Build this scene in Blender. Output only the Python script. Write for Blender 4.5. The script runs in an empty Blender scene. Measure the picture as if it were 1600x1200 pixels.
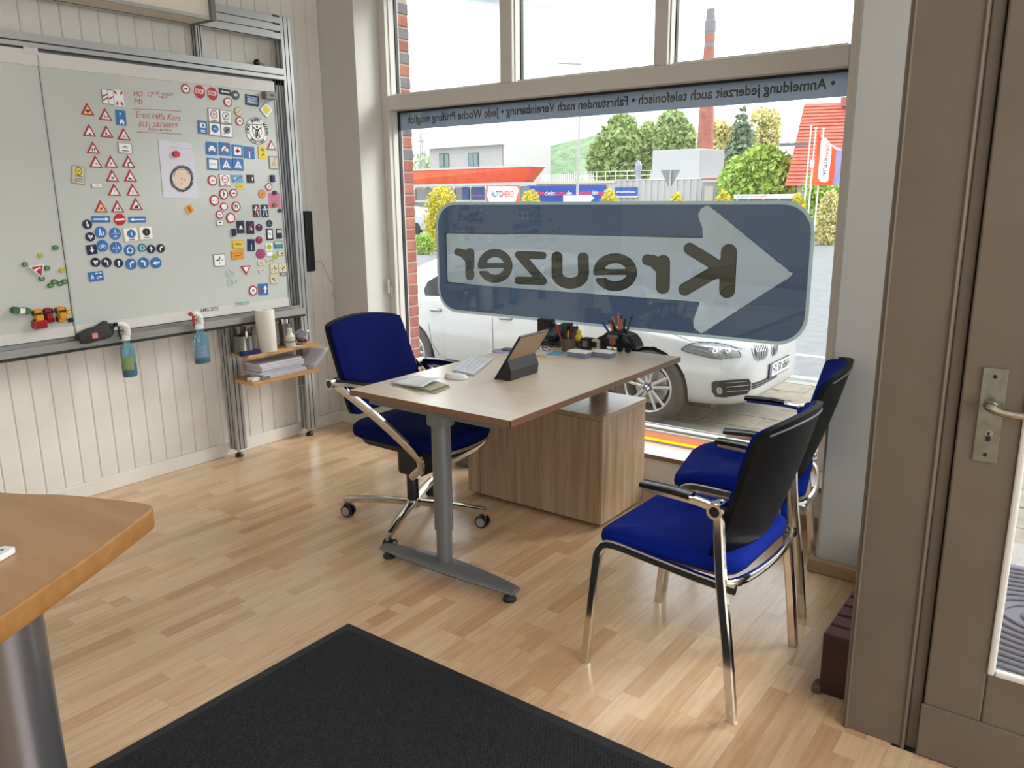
import bpy, bmesh, math, random
import numpy as np
from mathutils import Vector, Matrix
from mathutils.bvhtree import BVHTree
random.seed(7)
PI = math.pi
sc = bpy.context.scene
COL = sc.collection

# ------------------------------------------------------------------ camera
FPX, PITCH, ROLL, YAW, CAMH = 1254.4256, 0.231560077, -0.010241124, 0.642812097, 1.48
_cy, _sy = math.cos(YAW), math.sin(YAW)
_fw0 = np.array([-_sy, _cy, 0.0]); _rt0 = np.array([_cy, _sy, 0.0]); _up0 = np.array([0, 0, 1.0])
_fw = _fw0*math.cos(PITCH) - _up0*math.sin(PITCH)
_u2 = _up0*math.cos(PITCH) + _fw0*math.sin(PITCH)
_rt = _rt0*math.cos(ROLL) + _u2*math.sin(ROLL)
_up = _u2*math.cos(ROLL) - _rt0*math.sin(ROLL)
CO = np.array([0, 0, CAMH])
cam = bpy.data.objects.new('camera', bpy.data.cameras.new('camera'))
COL.objects.link(cam)
cam.matrix_world = Matrix(((_rt[0], _up[0], -_fw[0], 0), (_rt[1], _up[1], -_fw[1], 0), (_rt[2], _up[2], -_fw[2], CAMH), (0, 0, 0, 1)))
cam.data.sensor_width = 36.0
cam.data.lens = 36.0*FPX/1600.0
cam.data.clip_start = 0.05; cam.data.clip_end = 600
sc.camera = cam

# ------------------------------------------------------------------ world, light, exposure
sc.view_settings.view_transform = 'Standard'
sc.view_settings.look = 'None'
sc.view_settings.exposure = EXPO = 0.0
sc.view_settings.gamma = 1.0
sc.view_settings.use_curve_mapping = False
SKY = 3.5
w = bpy.data.worlds.new('sky'); sc.world = w; w.use_nodes = True
nt = w.node_tree; nt.nodes.clear()
def N(t, typ, **kw):
    n = t.nodes.new(typ)
    for k, v in kw.items(): setattr(n, k, v)
    return n
o = N(nt, 'ShaderNodeOutputWorld'); bg = N(nt, 'ShaderNodeBackground')
tc = N(nt, 'ShaderNodeTexCoord'); mp = N(nt, 'ShaderNodeMapping'); mp.inputs['Scale'].default_value = (1.2, 1.2, 7)
no = N(nt, 'ShaderNodeTexNoise'); no.inputs['Scale'].default_value = 2.2; no.inputs['Detail'].default_value = 5
cr = N(nt, 'ShaderNodeValToRGB'); cr.color_ramp.elements[0].position = .30; cr.color_ramp.elements[0].color = (.21, .24, .265, 1)
cr.color_ramp.elements[1].position = .50; cr.color_ramp.elements[1].color = (.97, .99, 1, 1)
nt.links.new(tc.outputs['Generated'], mp.inputs[0]); nt.links.new(mp.outputs[0], no.inputs[0])
nt.links.new(no.outputs[0], cr.inputs[0]); nt.links.new(cr.outputs[0], bg.inputs[0])
bg.inputs[1].default_value = SKY
nt.links.new(bg.outputs[0], o.inputs[0])
def area(name, loc, rot, sx, sy, power, col=(1, 1, 1)):
    l = bpy.data.lights.new(name, 'AREA'); l.shape = 'RECTANGLE'; l.size = sx; l.size_y = sy; l.energy = power; l.color = col
    ob = bpy.data.objects.new(name, l); COL.objects.link(ob); ob.location = loc; ob.rotation_euler = rot
    return ob
# a veiled sun, high over the street and to the right
sl = bpy.data.lights.new('veiled_sun', 'SUN'); sl.energy = 4.0; sl.angle = math.radians(28); sl.color = (1, .97, .92)
so = bpy.data.objects.new('veiled_sun', sl); COL.objects.link(so); so.rotation_euler = Vector((-.46, -.64, -.50)).to_track_quat('-Z', 'Y').to_euler(); so.location = (0, 6, 9)
# made-up ceiling fill lights behind and above the photographer (housings are built further down)
FILL_LAMPS = [(-1.6, -0.9), (0.3, -0.9), (-3.0, -1.6), (-0.6, -2.4)]
for i, (x, y) in enumerate(FILL_LAMPS):
    area('ceiling_fill_light', (x, y, 2.83), (0, 0, 0), 1.15, .55, 6.5, (.96, .98, 1))
# side light added to brighten the left wall; no window known on that side
area('side_fill_light', (2.42, .3, 1.5), (0, math.radians(90), 0), 1.7, 3.2, 110, (.95, .98, 1))

# ------------------------------------------------------------------ measuring helpers
def ray(x, y): return _fw + _rt*(x-800)/FPX + _up*(600-y)/FPX
def onz(x, y, z=0.0):
    d = ray(x, y); return CO + d*((z-CAMH)/d[2])
def onY(x, y, Y):
    d = ray(x, y); return CO + d*(Y/d[1])
def onX(x, y, X):
    d = ray(x, y); return CO + d*(X/d[0])
def proj(P):
    q = np.asarray(P, float)-CO; d = q@_fw
    return 800+FPX*(q@_rt)/d, 600-FPX*(q@_up)/d
V = Vector

# ------------------------------------------------------------------ materials
def lin(c):
    r = []
    for v in c[:3]:
        v = v/255.0
        r.append(v/12.92 if v <= .04045 else ((v+.055)/1.055)**2.4)
    return tuple(r)+(1.0,)
_mats = {}
def mat(name, col, rough=.5, metal=0.0, spec=.5, noise=None, bump=None, coat=0, sheen=0, emit=None, alpha=None, trans=None):
    if name in _mats: return _mats[name]
    m = bpy.data.materials.new(name); m.use_nodes = True; t = m.node_tree
    b = t.nodes['Principled BSDF']; c = lin(col)
    b.inputs['Base Color'].default_value = c; b.inputs['Roughness'].default_value = rough
    b.inputs['Metallic'].default_value = metal; b.inputs['Specular IOR Level'].default_value = spec
    if coat: b.inputs['Coat Weight'].default_value = coat; b.inputs['Coat Roughness'].default_value = .06
    if sheen: b.inputs['Sheen Weight'].default_value = sheen; b.inputs['Sheen Roughness'].default_value = .4
    if emit: b.inputs['Emission Color'].default_value = lin(emit[0]); b.inputs['Emission Strength'].default_value = emit[1]
    if trans: b.inputs['Transmission Weight'].default_value = trans; b.inputs['IOR'].default_value = 1.33
    if alpha is not None: b.inputs['Alpha'].default_value = alpha
    if noise or bump:
        tcn = N(t, 'ShaderNodeTexCoord')
    if noise:
        col2, scale = noise[0], noise[1]
        mpn = N(t, 'ShaderNodeMapping'); mpn.inputs['Scale'].default_value = noise[2] if len(noise) > 2 else (1, 1, 1)
        nn = N(t, 'ShaderNodeTexNoise'); nn.inputs['Scale'].default_value = scale; nn.inputs['Detail'].default_value = 6; nn.inputs['Roughness'].default_value = .6
        rr = N(t, 'ShaderNodeValToRGB'); rr.color_ramp.elements[0].position = .35; rr.color_ramp.elements[1].position = .65
        rr.color_ramp.elements[0].color = lin(col2); rr.color_ramp.elements[1].color = c
        t.links.new(tcn.outputs['Object'], mpn.inputs[0]); t.links.new(mpn.outputs[0], nn.inputs[0]); t.links.new(nn.outputs[0], rr.inputs[0])
        t.links.new(rr.outputs[0], b.inputs['Base Color'])
    if bump:
        bn = N(t, 'ShaderNodeTexNoise'); bn.inputs['Scale'].default_value = bump[0]; bn.inputs['Detail'].default_value = 3
        bb = N(t, 'ShaderNodeBump'); bb.inputs['Strength'].default_value = bump[1]; bb.inputs['Distance'].default_value = bump[2] if len(bump) > 2 else .01
        t.links.new(tcn.outputs['Object'], bn.inputs[0]); t.links.new(bn.outputs[0], bb.inputs['Height']); t.links.new(bb.outputs[0], b.inputs['Normal'])
    _mats[name] = m
    return m
def foil(name, col, through=.08, tl=.75):
    """coloured window film: diffuse both ways, lets a little of the street through"""
    m = bpy.data.materials.new(name); m.use_nodes = True; t = m.node_tree; t.nodes.clear()
    oo = N(t, 'ShaderNodeOutputMaterial'); d = N(t, 'ShaderNodeBsdfDiffuse'); tr = N(t, 'ShaderNodeBsdfTranslucent'); tp = N(t, 'ShaderNodeBsdfTransparent')
    d.inputs[0].default_value = lin(col); tr.inputs[0].default_value = lin(col)
    m1 = N(t, 'ShaderNodeMixShader'); m1.inputs[0].default_value = tl; m2 = N(t, 'ShaderNodeMixShader'); m2.inputs[0].default_value = through
    t.links.new(d.outputs[0], m1.inputs[1]); t.links.new(tr.outputs[0], m1.inputs[2])
    t.links.new(m1.outputs[0], m2.inputs[1]); t.links.new(tp.outputs[0], m2.inputs[2]); t.links.new(m2.outputs[0], oo.inputs[0])
    return m
def glass(name, tint=(.96, .98, .98), ior=1.5, rough=0.0):
    m = bpy.data.materials.new(name); m.use_nodes = True; t = m.node_tree; t.nodes.clear()
    oo = N(t, 'ShaderNodeOutputMaterial'); tp = N(t, 'ShaderNodeBsdfTransparent'); g = N(t, 'ShaderNodeBsdfGlossy'); f = N(t, 'ShaderNodeFresnel')
    tp.inputs[0].default_value = tint+(1,); g.inputs['Roughness'].default_value = rough; f.inputs[0].default_value = ior
    ge = N(t, 'ShaderNodeNewGeometry'); mr = N(t, 'ShaderNodeMapRange'); mr.inputs[3].default_value = ior; mr.inputs[4].default_value = 1/ior
    t.links.new(ge.outputs['Backfacing'], mr.inputs[0]); t.links.new(mr.outputs[0], f.inputs[0])
    mx = N(t, 'ShaderNodeMixShader'); t.links.new(f.outputs[0], mx.inputs[0]); t.links.new(tp.outputs[0], mx.inputs[1]); t.links.new(g.outputs[0], mx.inputs[2])
    t.links.new(mx.outputs[0], oo.inputs[0]); return m
def woodmat(name, c1, c2, scale=(1, 1, 1), rough=.4, nscale=9, contrast=(.3, .7), rand=0.0, spec=.5, rot=(0, 0, 0)):
    m = bpy.data.materials.new(name); m.use_nodes = True; t = m.node_tree; b = t.nodes['Principled BSDF']
    tcn = N(t, 'ShaderNodeTexCoord'); mpn = N(t, 'ShaderNodeMapping'); mpn.inputs['Scale'].default_value = scale; mpn.inputs['Rotation'].default_value = rot
    n1 = N(t, 'ShaderNodeTexNoise'); n1.inputs['Scale'].default_value = nscale; n1.inputs['Detail'].default_value = 8; n1.inputs['Roughness'].default_value = .65; n1.inputs['Distortion'].default_value = .4
    rr = N(t, 'ShaderNodeValToRGB'); rr.color_ramp.elements[0].position, rr.color_ramp.elements[1].position = contrast
    rr.color_ramp.elements[0].color = lin(c1); rr.color_ramp.elements[1].color = lin(c2)
    t.links.new(tcn.outputs['Object'], mpn.inputs[0]); t.links.new(mpn.outputs[0], n1.inputs[0]); t.links.new(n1.outputs[0], rr.inputs[0])
    t.links.new(rr.outputs[0], b.inputs['Base Color'])
    b.inputs['Roughness'].default_value = rough; b.inputs['Specular IOR Level'].default_value = spec
    bb = N(t, 'ShaderNodeBump'); bb.inputs['Strength'].default_value = .08; bb.inputs['Distance'].default_value = .002
    t.links.new(n1.outputs[0], bb.inputs['Height']); t.links.new(bb.outputs[0], b.inputs['Normal'])
    return m

# ------------------------------------------------------------------ mesh builder
class MB:
    def __init__(s): s.v = []; s.f = []; s.m = []; s.mats = []
    def mi(s, m):
        if m is None: return 0
        if m not in s.mats: s.mats.append(m)
        return s.mats.index(m)
    def add(s, vs, fs, m=None, M=None):
        k = len(s.v); i = s.mi(m)
        for p in vs:
            p = V(p)
            s.v.append(M@p if M is not None else p)
        for f in fs: s.f.append([a+k for a in f]); s.m.append(i)
    def box(s, a, b, m=None, M=None):
        (x0, y0, z0), (x1, y1, z1) = a, b
        vs = [(x0, y0, z0), (x1, y0, z0), (x1, y1, z0), (x0, y1, z0), (x0, y0, z1), (x1, y0, z1), (x1, y1, z1), (x0, y1, z1)]
        s.add(vs, [(0, 3, 2, 1), (4, 5, 6, 7), (0, 1, 5, 4), (1, 2, 6, 5), (2, 3, 7, 6), (3, 0, 4, 7)], m, M); return s
    def cb(s, c, d, m=None, M=None):
        return s.box((c[0]-d[0]/2, c[1]-d[1]/2, c[2]-d[2]/2), (c[0]+d[0]/2, c[1]+d[1]/2, c[2]+d[2]/2), m, M)
    def prism(s, pts, z0, z1, m=None, M=None):
        n = len(pts); vs = [(p[0], p[1], z0) for p in pts]+[(p[0], p[1], z1) for p in pts]
        s.add(vs, [tuple(range(n))[::-1], tuple(range(n, 2*n))]+[(i, (i+1) % n, (i+1) % n+n, i+n) for i in range(n)], m, M); return s
    def slab(s, quad, th, m=None):
        """thin solid: polygon of 3-D points thickened by vector th"""
        n = len(quad); th = V(th); vs = [V(p) for p in quad]+[V(p)+th for p in quad]
        s.add(vs, [tuple(range(n)), tuple(range(n, 2*n))[::-1]]+[(i, i+n, (i+1) % n+n, (i+1) % n) for i in range(n)], m); return s
    def rings(s, R, m=None, closed=False, cap=True, M=None):
        n = len(R[0]); k = len(R); vs = [p for r in R for p in r]; fs = []
        for i in range(k if closed else k-1):
            j = (i+1) % k
            for a in range(n): fs.append((i*n+a, i*n+(a+1) % n, j*n+(a+1) % n, j*n+a))
        if cap and not closed: fs.append(tuple(range(n))[::-1]); fs.append(tuple(range((k-1)*n, k*n)))
        s.add(vs, fs, m, M); return s
    def tube(s, path, r, m=None, sides=10, closed=False, sq=None, smooth=0, up=None, M=None):
        """round (r) or oval/rect profile (sq=(a,b)) swept along a path"""
        P = [V(p) for p in path]
        if smooth:
            Q = []
            n = len(P)
            if isinstance(r, (list, tuple)): r = [r[min(int(q/smooth), n-1)]*(1-(q % smooth)/smooth)+r[min(int(q/smooth)+1, n-1)]*((q % smooth)/smooth) for q in range((n-1)*smooth+1)]
            for i in range(n-1):
                p0, p1, p2, p3 = P[max(i-1, 0)], P[i], P[i+1], P[min(i+2, n-1)]
                for k in range(smooth):
                    t = k/smooth
                    Q.append(.5*((2*p1)+(-p0+p2)*t+(2*p0-5*p1+4*p2-p3)*t*t+(-p0+3*p1-3*p2+p3)*t**3))
            Q.append(P[-1]); P = Q
        R = []; nrm = None
        for i, p in enumerate(P):
            a = P[i-1] if i > 0 or closed else P[i]; b = P[(i+1) % len(P)] if i < len(P)-1 or closed else P[i]
            d = (b-a).normalized()
            if nrm is None:
                u = V(up) if up is not None else (V((0, 0, 1)) if abs(d.z) < .9 else V((1, 0, 0)))
                nrm = (u-d*u.dot(d)).normalized()
            else:
                u = V(up) if up is not None else nrm
                nn = u-d*u.dot(d)
                nrm = nn.normalized() if nn.length > 1e-4 else nrm
            bi = d.cross(nrm); rr = r[i] if isinstance(r, (list, tuple)) else r
            ring = []
            if sq:
                a2, b2 = sq; c = .3
                for (u1, v1) in ((1, 1-c), (1-c, 1), (-1+c, 1), (-1, 1-c), (-1, -1+c), (-1+c, -1), (1-c, -1), (1, -1+c)):
                    ring.append(p+nrm*(u1*a2)+bi*(v1*b2))
            else:
                for k in range(sides):
                    t = 2*PI*k/sides; ring.append(p+nrm*(rr*math.cos(t))+bi*(rr*math.sin(t)))
            R.append(ring)
        return s.rings(R, m, closed, True, M)
    def cyl(s, a, b, r, m=None, sides=20, r2=None):
        return s.tube([a, b], [r, r if r2 is None else r2], m, sides)
    def lathe(s, prof, m=None, sides=24, M=None, axis='z', cap=True):
        R = []
        for r, z in prof:
            ring = []
            for k in range(sides):
                t = 2*PI*k/sides; x, y = r*math.cos(t), r*math.sin(t)
                ring.append({'z': (x, y, z), 'y': (x, z, y), 'x': (z, x, y)}[axis])
            R.append(ring)
        return s.rings(R, m, False, cap, M)
    def ball(s, c, r, m=None, seg=12, M=None):
        rx, ry, rz = r if isinstance(r, (tuple, list)) else (r, r, r); R = []
        for i in range(1, seg//2+1):
            ph = PI*i/(seg//2+1); R.append([(c[0]+rx*math.sin(ph)*math.cos(2*PI*k/seg), c[1]+ry*math.sin(ph)*math.sin(2*PI*k/seg), c[2]+rz*math.cos(ph)) for k in range(seg)])
        return s.rings(R, m, False, True, M)
    def grid(s, fn, nu, nv, m=None, th=0, M=None):
        vs = [fn(i/nu, j/nv) for j in range(nv+1) for i in range(nu+1)]; q = lambda i, j: j*(nu+1)+i
        s.add(vs, [(q(i, j), q(i+1, j), q(i+1, j+1), q(i, j+1)) for j in range(nv) for i in range(nu)], m, M); return s
    def build(s, name, m=None, parent=None, smooth=False, bevel=0, sub=0, solid=0, bseg=2, local=False, ang=35):
        me = bpy.data.meshes.new(name)
        off = V((0, 0, 0))
        if parent is not None and not local:
            p = parent
            while p is not None: off = off+p.location; p = p.parent
        me.from_pydata([tuple(p-off) for p in s.v], [], s.f)
        ms = s.mats if s.mats else ([m] if m else [])
        for x in ms: me.materials.append(x)
        if s.mats: me.polygons.foreach_set('material_index', s.m)
        me.update()
        if smooth:
            me.polygons.foreach_set('use_smooth', [True]*len(me.polygons))
        ob = bpy.data.objects.new(name, me); COL.objects.link(ob)
        if parent is not None: ob.parent = parent
        if solid: d = ob.modifiers.new('solid', 'SOLIDIFY'); d.thickness = solid; d.offset = 0
        if bevel: d = ob.modifiers.new('bevel', 'BEVEL'); d.width = bevel; d.segments = bseg; d.limit_method = 'ANGLE'; d.angle_limit = math.radians(ang)
        if sub: d = ob.modifiers.new('sub', 'SUBSURF'); d.levels = sub; d.render_levels = sub
        if smooth and not sub: 
            try:
                me.set_sharp_from_angle(angle=math.radians(ang))
            except Exception: pass
        return ob
def tag(o, label, cat, group=None, kind=None):
    if label: o['label'] = label
    if cat: o['category'] = cat
    if group: o['group'] = group
    if kind: o['kind'] = kind
    return o
def struct(o): o['kind'] = 'structure'; return o
def thing(name, label, cat, loc=(0, 0, 0), group=None):
    o = bpy.data.objects.new(name, None); COL.objects.link(o); o.location = loc; o.empty_display_size = .1
    return tag(o, label, cat, group)
def copy_tree(o, parent=None):
    c = o.copy(); COL.objects.link(c); c.parent = parent
    for ch in list(o.children): copy_tree(ch, c)
    return c

# ------------------------------------------------------------------ 2-D regions (used for print, film, lamps)
def d_poly(P):
    P = np.array(P, float)
    def f(X, Y):
        d = np.full(X.shape, 1e9); ins = np.zeros(X.shape, bool); n = len(P)
        for i in range(n):
            a, b = P[i], P[(i+1) % n]; e = b-a; wx, wy = X-a[0], Y-a[1]
            t = np.clip((wx*e[0]+wy*e[1])/(e@e+1e-12), 0, 1)
            d = np.minimum(d, np.hypot(wx-e[0]*t, wy-e[1]*t))
            c = ((a[1] > Y) != (b[1] > Y)) & (X < (b[0]-a[0])*(Y-a[1])/((b[1]-a[1]) if b[1] != a[1] else 1e-9)+a[0])
            ins ^= c
        return np.where(ins, -d, d)
    return f
def d_stroke(P, wd):
    P = np.array(P, float)
    def f(X, Y):
        d = np.full(X.shape, 1e9)
        for a, b in zip(P[:-1], P[1:]):
            e = b-a; wx, wy = X-a[0], Y-a[1]; t = np.clip((wx*e[0]+wy*e[1])/(e@e+1e-12), 0, 1)
            d = np.minimum(d, np.hypot(wx-e[0]*t, wy-e[1]*t))
        return d-wd/2
    return f
def d_min(*F): return lambda X, Y: np.minimum.reduce([g(X, Y) for g in F])
def d_sub(A, B): return lambda X, Y: np.maximum(A(X, Y), -B(X, Y))
def d_off(A, k): return lambda X, Y: A(X, Y)-k
def region(mb, f, x0, y0, x1, y1, step, mapper, m=None, flip=False):
    """surface mesh of the area where f<0 (marching squares), mapped to 3-D by mapper(x,y)"""
    nx, ny = max(2, int((x1-x0)/step)), max(2, int((y1-y0)/step))
    xs = np.linspace(x0, x1, nx+1); ys = np.linspace(y0, y1, ny+1); X, Y = np.meshgrid(xs, ys); Fv = f(X, Y)
    vid = {}; vs = []; fs = []
    def vert(key, x, y):
        if key not in vid: vid[key] = len(vs); vs.append((x, y))
        return vid[key]
    for j in range(ny):
        for i in range(nx):
            c = ((i, j), (i+1, j), (i+1, j+1), (i, j+1)); val = [Fv[b, a] for a, b in c]
            if min(val) >= 0: continue
            poly = []
            for k in range(4):
                (a, b), (a2, b2) = c[k], c[(k+1) % 4]; v0, v1 = val[k], val[(k+1) % 4]
                if v0 < 0: poly.append(vert(('c', a, b), xs[a], ys[b]))
                if (v0 < 0) != (v1 < 0):
                    t = v0/(v0-v1); kk = ('e',)+tuple(sorted(((a, b), (a2, b2))))
                    poly.append(vert(kk, xs[a]+(xs[a2]-xs[a])*t, ys[b]+(ys[b2]-ys[b])*t))
            if len(poly) > 2: fs.append(poly[::-1] if flip else poly)
    P = [mapper(x, y) for x, y in vs]
    ok = [p is not None for p in P]
    fs = [q for q in fs if all(ok[a] for a in q)]
    mb.add([p if p is not None else (0, 0, 0) for p in P], fs, m)
    return mb
_tc = {}
def text2d(s, size=1.0, align='CENTER', bold=.012):
    """flat outline of a line of lettering, as (verts, faces) around the origin"""
    key = (s, align, bold)
    if key not in _tc:
        c = bpy.data.curves.new('t', 'FONT'); c.body = s; c.size = 1; c.align_x = align; c.align_y = 'CENTER'; c.resolution_u = 3; c.offset = bold
        ob = bpy.data.objects.new('t', c); COL.objects.link(ob)
        dg = bpy.context.evaluated_depsgraph_get(); me = ob.evaluated_get(dg).to_mesh()
        _tc[key] = ([tuple(v.co) for v in me.vertices], [tuple(p.vertices) for p in me.polygons])
        ob.evaluated_get(dg).to_mesh_clear(); bpy.data.objects.remove(ob); bpy.data.curves.remove(c)
    vs, fs = _tc[key]
    return [(x*size, y*size) for x, y, z in vs], fs
# ------------------------------------------------------------------ materials in use
WHITE = mat('white wall paint', (224, 222, 217), .75, bump=(60, .25, .004))
PANEL = mat('white painted panel', (226, 222, 214), .5, noise=((217, 212, 203), 3))
STUBM = mat('grey white plaster', (206, 203, 197), .8, bump=(90, .3, .004))
ALU = mat('anodised aluminium', (176, 176, 174), .38, .75)
ALUD = mat('shaded groove', (46, 46, 47), .5, .3)
FRAMEM = mat('white plastic frame', (206, 202, 195), .42)
GASKET = mat('black gasket', (22, 22, 24), .5)
BEIGE = mat('cream door paint', (106, 95, 81), .45, noise=((100, 89, 75), 5), bump=(25, .1, .003))
CHROME = mat('chrome', (215, 212, 205), .12, 1.0)
STEEL = mat('brushed steel', (165, 165, 160), .35, .9)
BLACK = mat('black plastic', (17, 17, 19), .42)
BLACKG = mat('black gloss', (10, 10, 12), .18)
BLUEF = mat('royal blue upholstery', (5, 31, 124), .9, spec=.1, bump=(900, .25, .001))
GREYM = mat('grey coated steel', (112, 114, 116), .4, .35)
GLASS = glass('window glass')
WOODBAR = woodmat('wood skirting', (150, 122, 92), (172, 144, 112), (1, 1, 8), .5)

# ------------------------------------------------------------------ floor: one laminate board per object
def floor_material():
    m = bpy.data.materials.new('beech laminate'); m.use_nodes = True; t = m.node_tree; b = t.nodes['Principled BSDF']; L = t.links.new
    tcn = N(t, 'ShaderNodeTexCoord'); oi = N(t, 'ShaderNodeObjectInfo'); sx = N(t, 'ShaderNodeSeparateXYZ'); L(tcn.outputs['Object'], sx.inputs[0])
    def M(op, a, b2=None):
        n = N(t, 'ShaderNodeMath', operation=op)
        for i, q in enumerate((a, b2)):
            if q is None: continue
            if isinstance(q, (int, float)): n.inputs[i].default_value = q
            else: L(q, n.inputs[i])
        return n.outputs[0]
    strip = M('FLOOR', M('DIVIDE', sx.outputs[0], .0593))
    r1 = M('MULTIPLY', oi.outputs['Random'], 37.0)
    w1 = N(t, 'ShaderNodeTexWhiteNoise', noise_dimensions='2D'); cx = N(t, 'ShaderNodeCombineXYZ'); L(strip, cx.inputs[0]); L(r1, cx.inputs[1]); L(cx.outputs[0], w1.inputs[0])
    seg = M('FLOOR', M('DIVIDE', M('ADD', sx.outputs[1], M('MULTIPLY', w1.outputs[0], .43)), .43))
    w2 = N(t, 'ShaderNodeTexWhiteNoise', noise_dimensions='3D'); c2 = N(t, 'ShaderNodeCombineXYZ'); L(strip, c2.inputs[0]); L(seg, c2.inputs[1]); L(r1, c2.inputs[2]); L(c2.outputs[0], w2.inputs[0])
    ramp = N(t, 'ShaderNodeValToRGB'); e = ramp.color_ramp.elements
    e[0].position = 0; e[0].color = lin((197, 160, 121)); e[1].position = 1; e[1].color = lin((222, 193, 158))
    k = e.new(.3); k.color = lin((211, 177, 140)); k = e.new(.65); k.color = lin((217, 186, 150))
    L(w2.outputs[0], ramp.inputs[0])
    mpn = N(t, 'ShaderNodeMapping'); mpn.inputs['Scale'].default_value = (55, 3.2, 1); L(tcn.outputs['Object'], mpn.inputs[0])
    ad = N(t, 'ShaderNodeVectorMath', operation='ADD'); L(mpn.outputs[0], ad.inputs[0]); L(w2.outputs['Color'], ad.inputs[1])
    sc2 = N(t, 'ShaderNodeVectorMath', operation='SCALE'); L(w2.outputs['Color'], sc2.inputs[0]); sc2.inputs['Scale'].default_value = 40; L(sc2.outputs[0], ad.inputs[1])
    nn = N(t, 'ShaderNodeTexNoise'); nn.inputs['Scale'].default_value = 1.3; nn.inputs['Detail'].default_value = 7; nn.inputs['Distortion'].default_value = .8; L(ad.outputs[0], nn.inputs[0])
    r2 = N(t, 'ShaderNodeValToRGB'); r2.color_ramp.elements[0].position = .3; r2.color_ramp.elements[0].color = (.80, .76, .70, 1); r2.color_ramp.elements[1].position = .62; r2.color_ramp.elements[1].color = (1, 1, 1, 1); L(nn.outputs[0], r2.inputs[0])
    mx = N(t, 'ShaderNodeMix', data_type='RGBA', blend_type='MULTIPLY'); mx.inputs[0].default_value = .8; L(ramp.outputs[0], mx.inputs[6]); L(r2.outputs[0], mx.inputs[7])
    L(mx.outputs[2], b.inputs['Base Color']); b.inputs['Roughness'].default_value = .24; b.inputs['Specular IOR Level'].default_value = .8
    bb = N(t, 'ShaderNodeBump'); bb.inputs['Strength'].default_value = .05; bb.inputs['Distance'].default_value = .001; L(nn.outputs[0], bb.inputs['Height']); L(bb.outputs[0], b.inputs['Normal'])
    return m
LAM = floor_material()
fl = MB().box((-4.3, -3.2, -.12), (-.31, 3.9, -.012), mat('floor base', (60, 45, 32), .9)).box((-.31, -3.2, -.12), (2.6, 2.2, -.012), mat('floor base', (60, 45, 32), .9)).build('floor'); struct(fl)
BW, BL = .178, 1.285
bm0 = MB().box((0, 0, -.0115), (BW-.0006, BL-.0006, 0), LAM)
brd = None; rr = random.Random(3)
i = 0; x = -4.064
while x < 1.2:
    y = -1.3+rr.random()*BL-BL
    while y < 3.53:
        yl_ = 2.15 if x > -.36 else 3.52
        y0, y1 = max(y, -1.3), min(y+BL, yl_)
        if y1-y0 > .04:
            x1 = min(x+BW, 1.2)
            if y0 == y and y1 == y+BL and x1 == x+BW:
                if brd is None: ob = bm0.build('floor_board', parent=fl, local=True); brd = ob
                else: ob = brd.copy(); COL.objects.link(ob); ob.parent = fl
            else:
                ob = MB().box((0, 0, -.0115), (x1-x-.0006, y1-y0-.0006, 0), LAM).build('floor_board', parent=fl, local=True)
            ob.location = (x, y0, 0)
        y += BL
    x += BW
# plain floor behind the photographer, past the boards
struct(MB().box((-4.064, -3.1, -.0115), (2.5, -1.3, 0), LAM).build('floor_rear'))
struct(MB().box((1.2, -1.3, -.0115), (2.5, 2.1, 0), LAM).build('floor_right'))

# ------------------------------------------------------------------ room shell
XW = -4.07          # face of the panelled left wall
wl = struct(MB().box((XW-.25, -3.2, -.1), (XW-.012, 3.9, 2.9), WHITE).build('wall_left'))
pw = .0905; pn = MB()
pn.prism([(XW-.012, 0), (XW-.012, pw-.001), (XW-.005, pw-.001), (XW, pw-.007), (XW, .004), (XW-.005, .0)], .02, 2.86, PANEL)
p0 = None; y = 3.51-pw
k = 0
while y > -3.1:
    if p0 is None: p0 = pn.build('wall_panel', parent=wl, local=True); ob = p0
    else: ob = p0.copy(); COL.objects.link(ob); ob.parent = wl
    ob.location = (0, y, 0); y -= pw; k += 1
struct(MB().box((XW, -3.1, 0), (XW+.022, 3.5, .075), PANEL).build('baseboard_left', bevel=.004))
# wall under and beside the window
YS = 3.506          # inner face of the front wall
X0, X1 = -3.757, -.80
wf = MB()
wf.box((XW-.2, YS, -.1), (X0, 3.835, 2.9), STUBM)
wf.box((X0, YS, -.1), (X1-.02, YS+.33, .19), WHITE)
wf.box((X0, YS, 2.72), (X1-.02, 3.835, 2.9), STUBM)
struct(wf.build('wall_front'))
struct(MB().box((-.815, 3.10, 0), (-.30, 3.55, 2.9), mat('pier grey paint', (186, 184, 181), .6)).build('wall_pier', bevel=.012, bseg=1))
struct(MB().box((-.812, 3.55, -.1), (-.30, 4.05, 2.9), WHITE).build('wall_pier_outer'))
struct(MB().prism([(-.835, 3.07), (-.835, 3.5), (-.815, 3.5), (-.815, 3.10), (-.45, 3.10), (-.45, 3.07)], 0, .058, WOODBAR).build('baseboard_pier', bevel=.006))
struct(MB().box((X0+.0, YS-.018, 0), (-.84, YS, .058), WOODBAR).build('baseboard_front', bevel=.004))
struct(MB().box((XW+.02, YS-.018, 0), (X0, YS, .075), PANEL).build('baseboard_left_front', bevel=.004))
# sill board
struct(MB().box((X0, YS-.03, .188), (X1-.02, 3.76, .208), mat('sill white', (226, 228, 232), .25)).build('window_sill', bevel=.003))
struct(MB().box((X0, YS-.032, .186), (X1-.02, YS-.0285, .209), mat('sill edge', (130, 104, 80), .5)).build('trim_1'))
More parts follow.
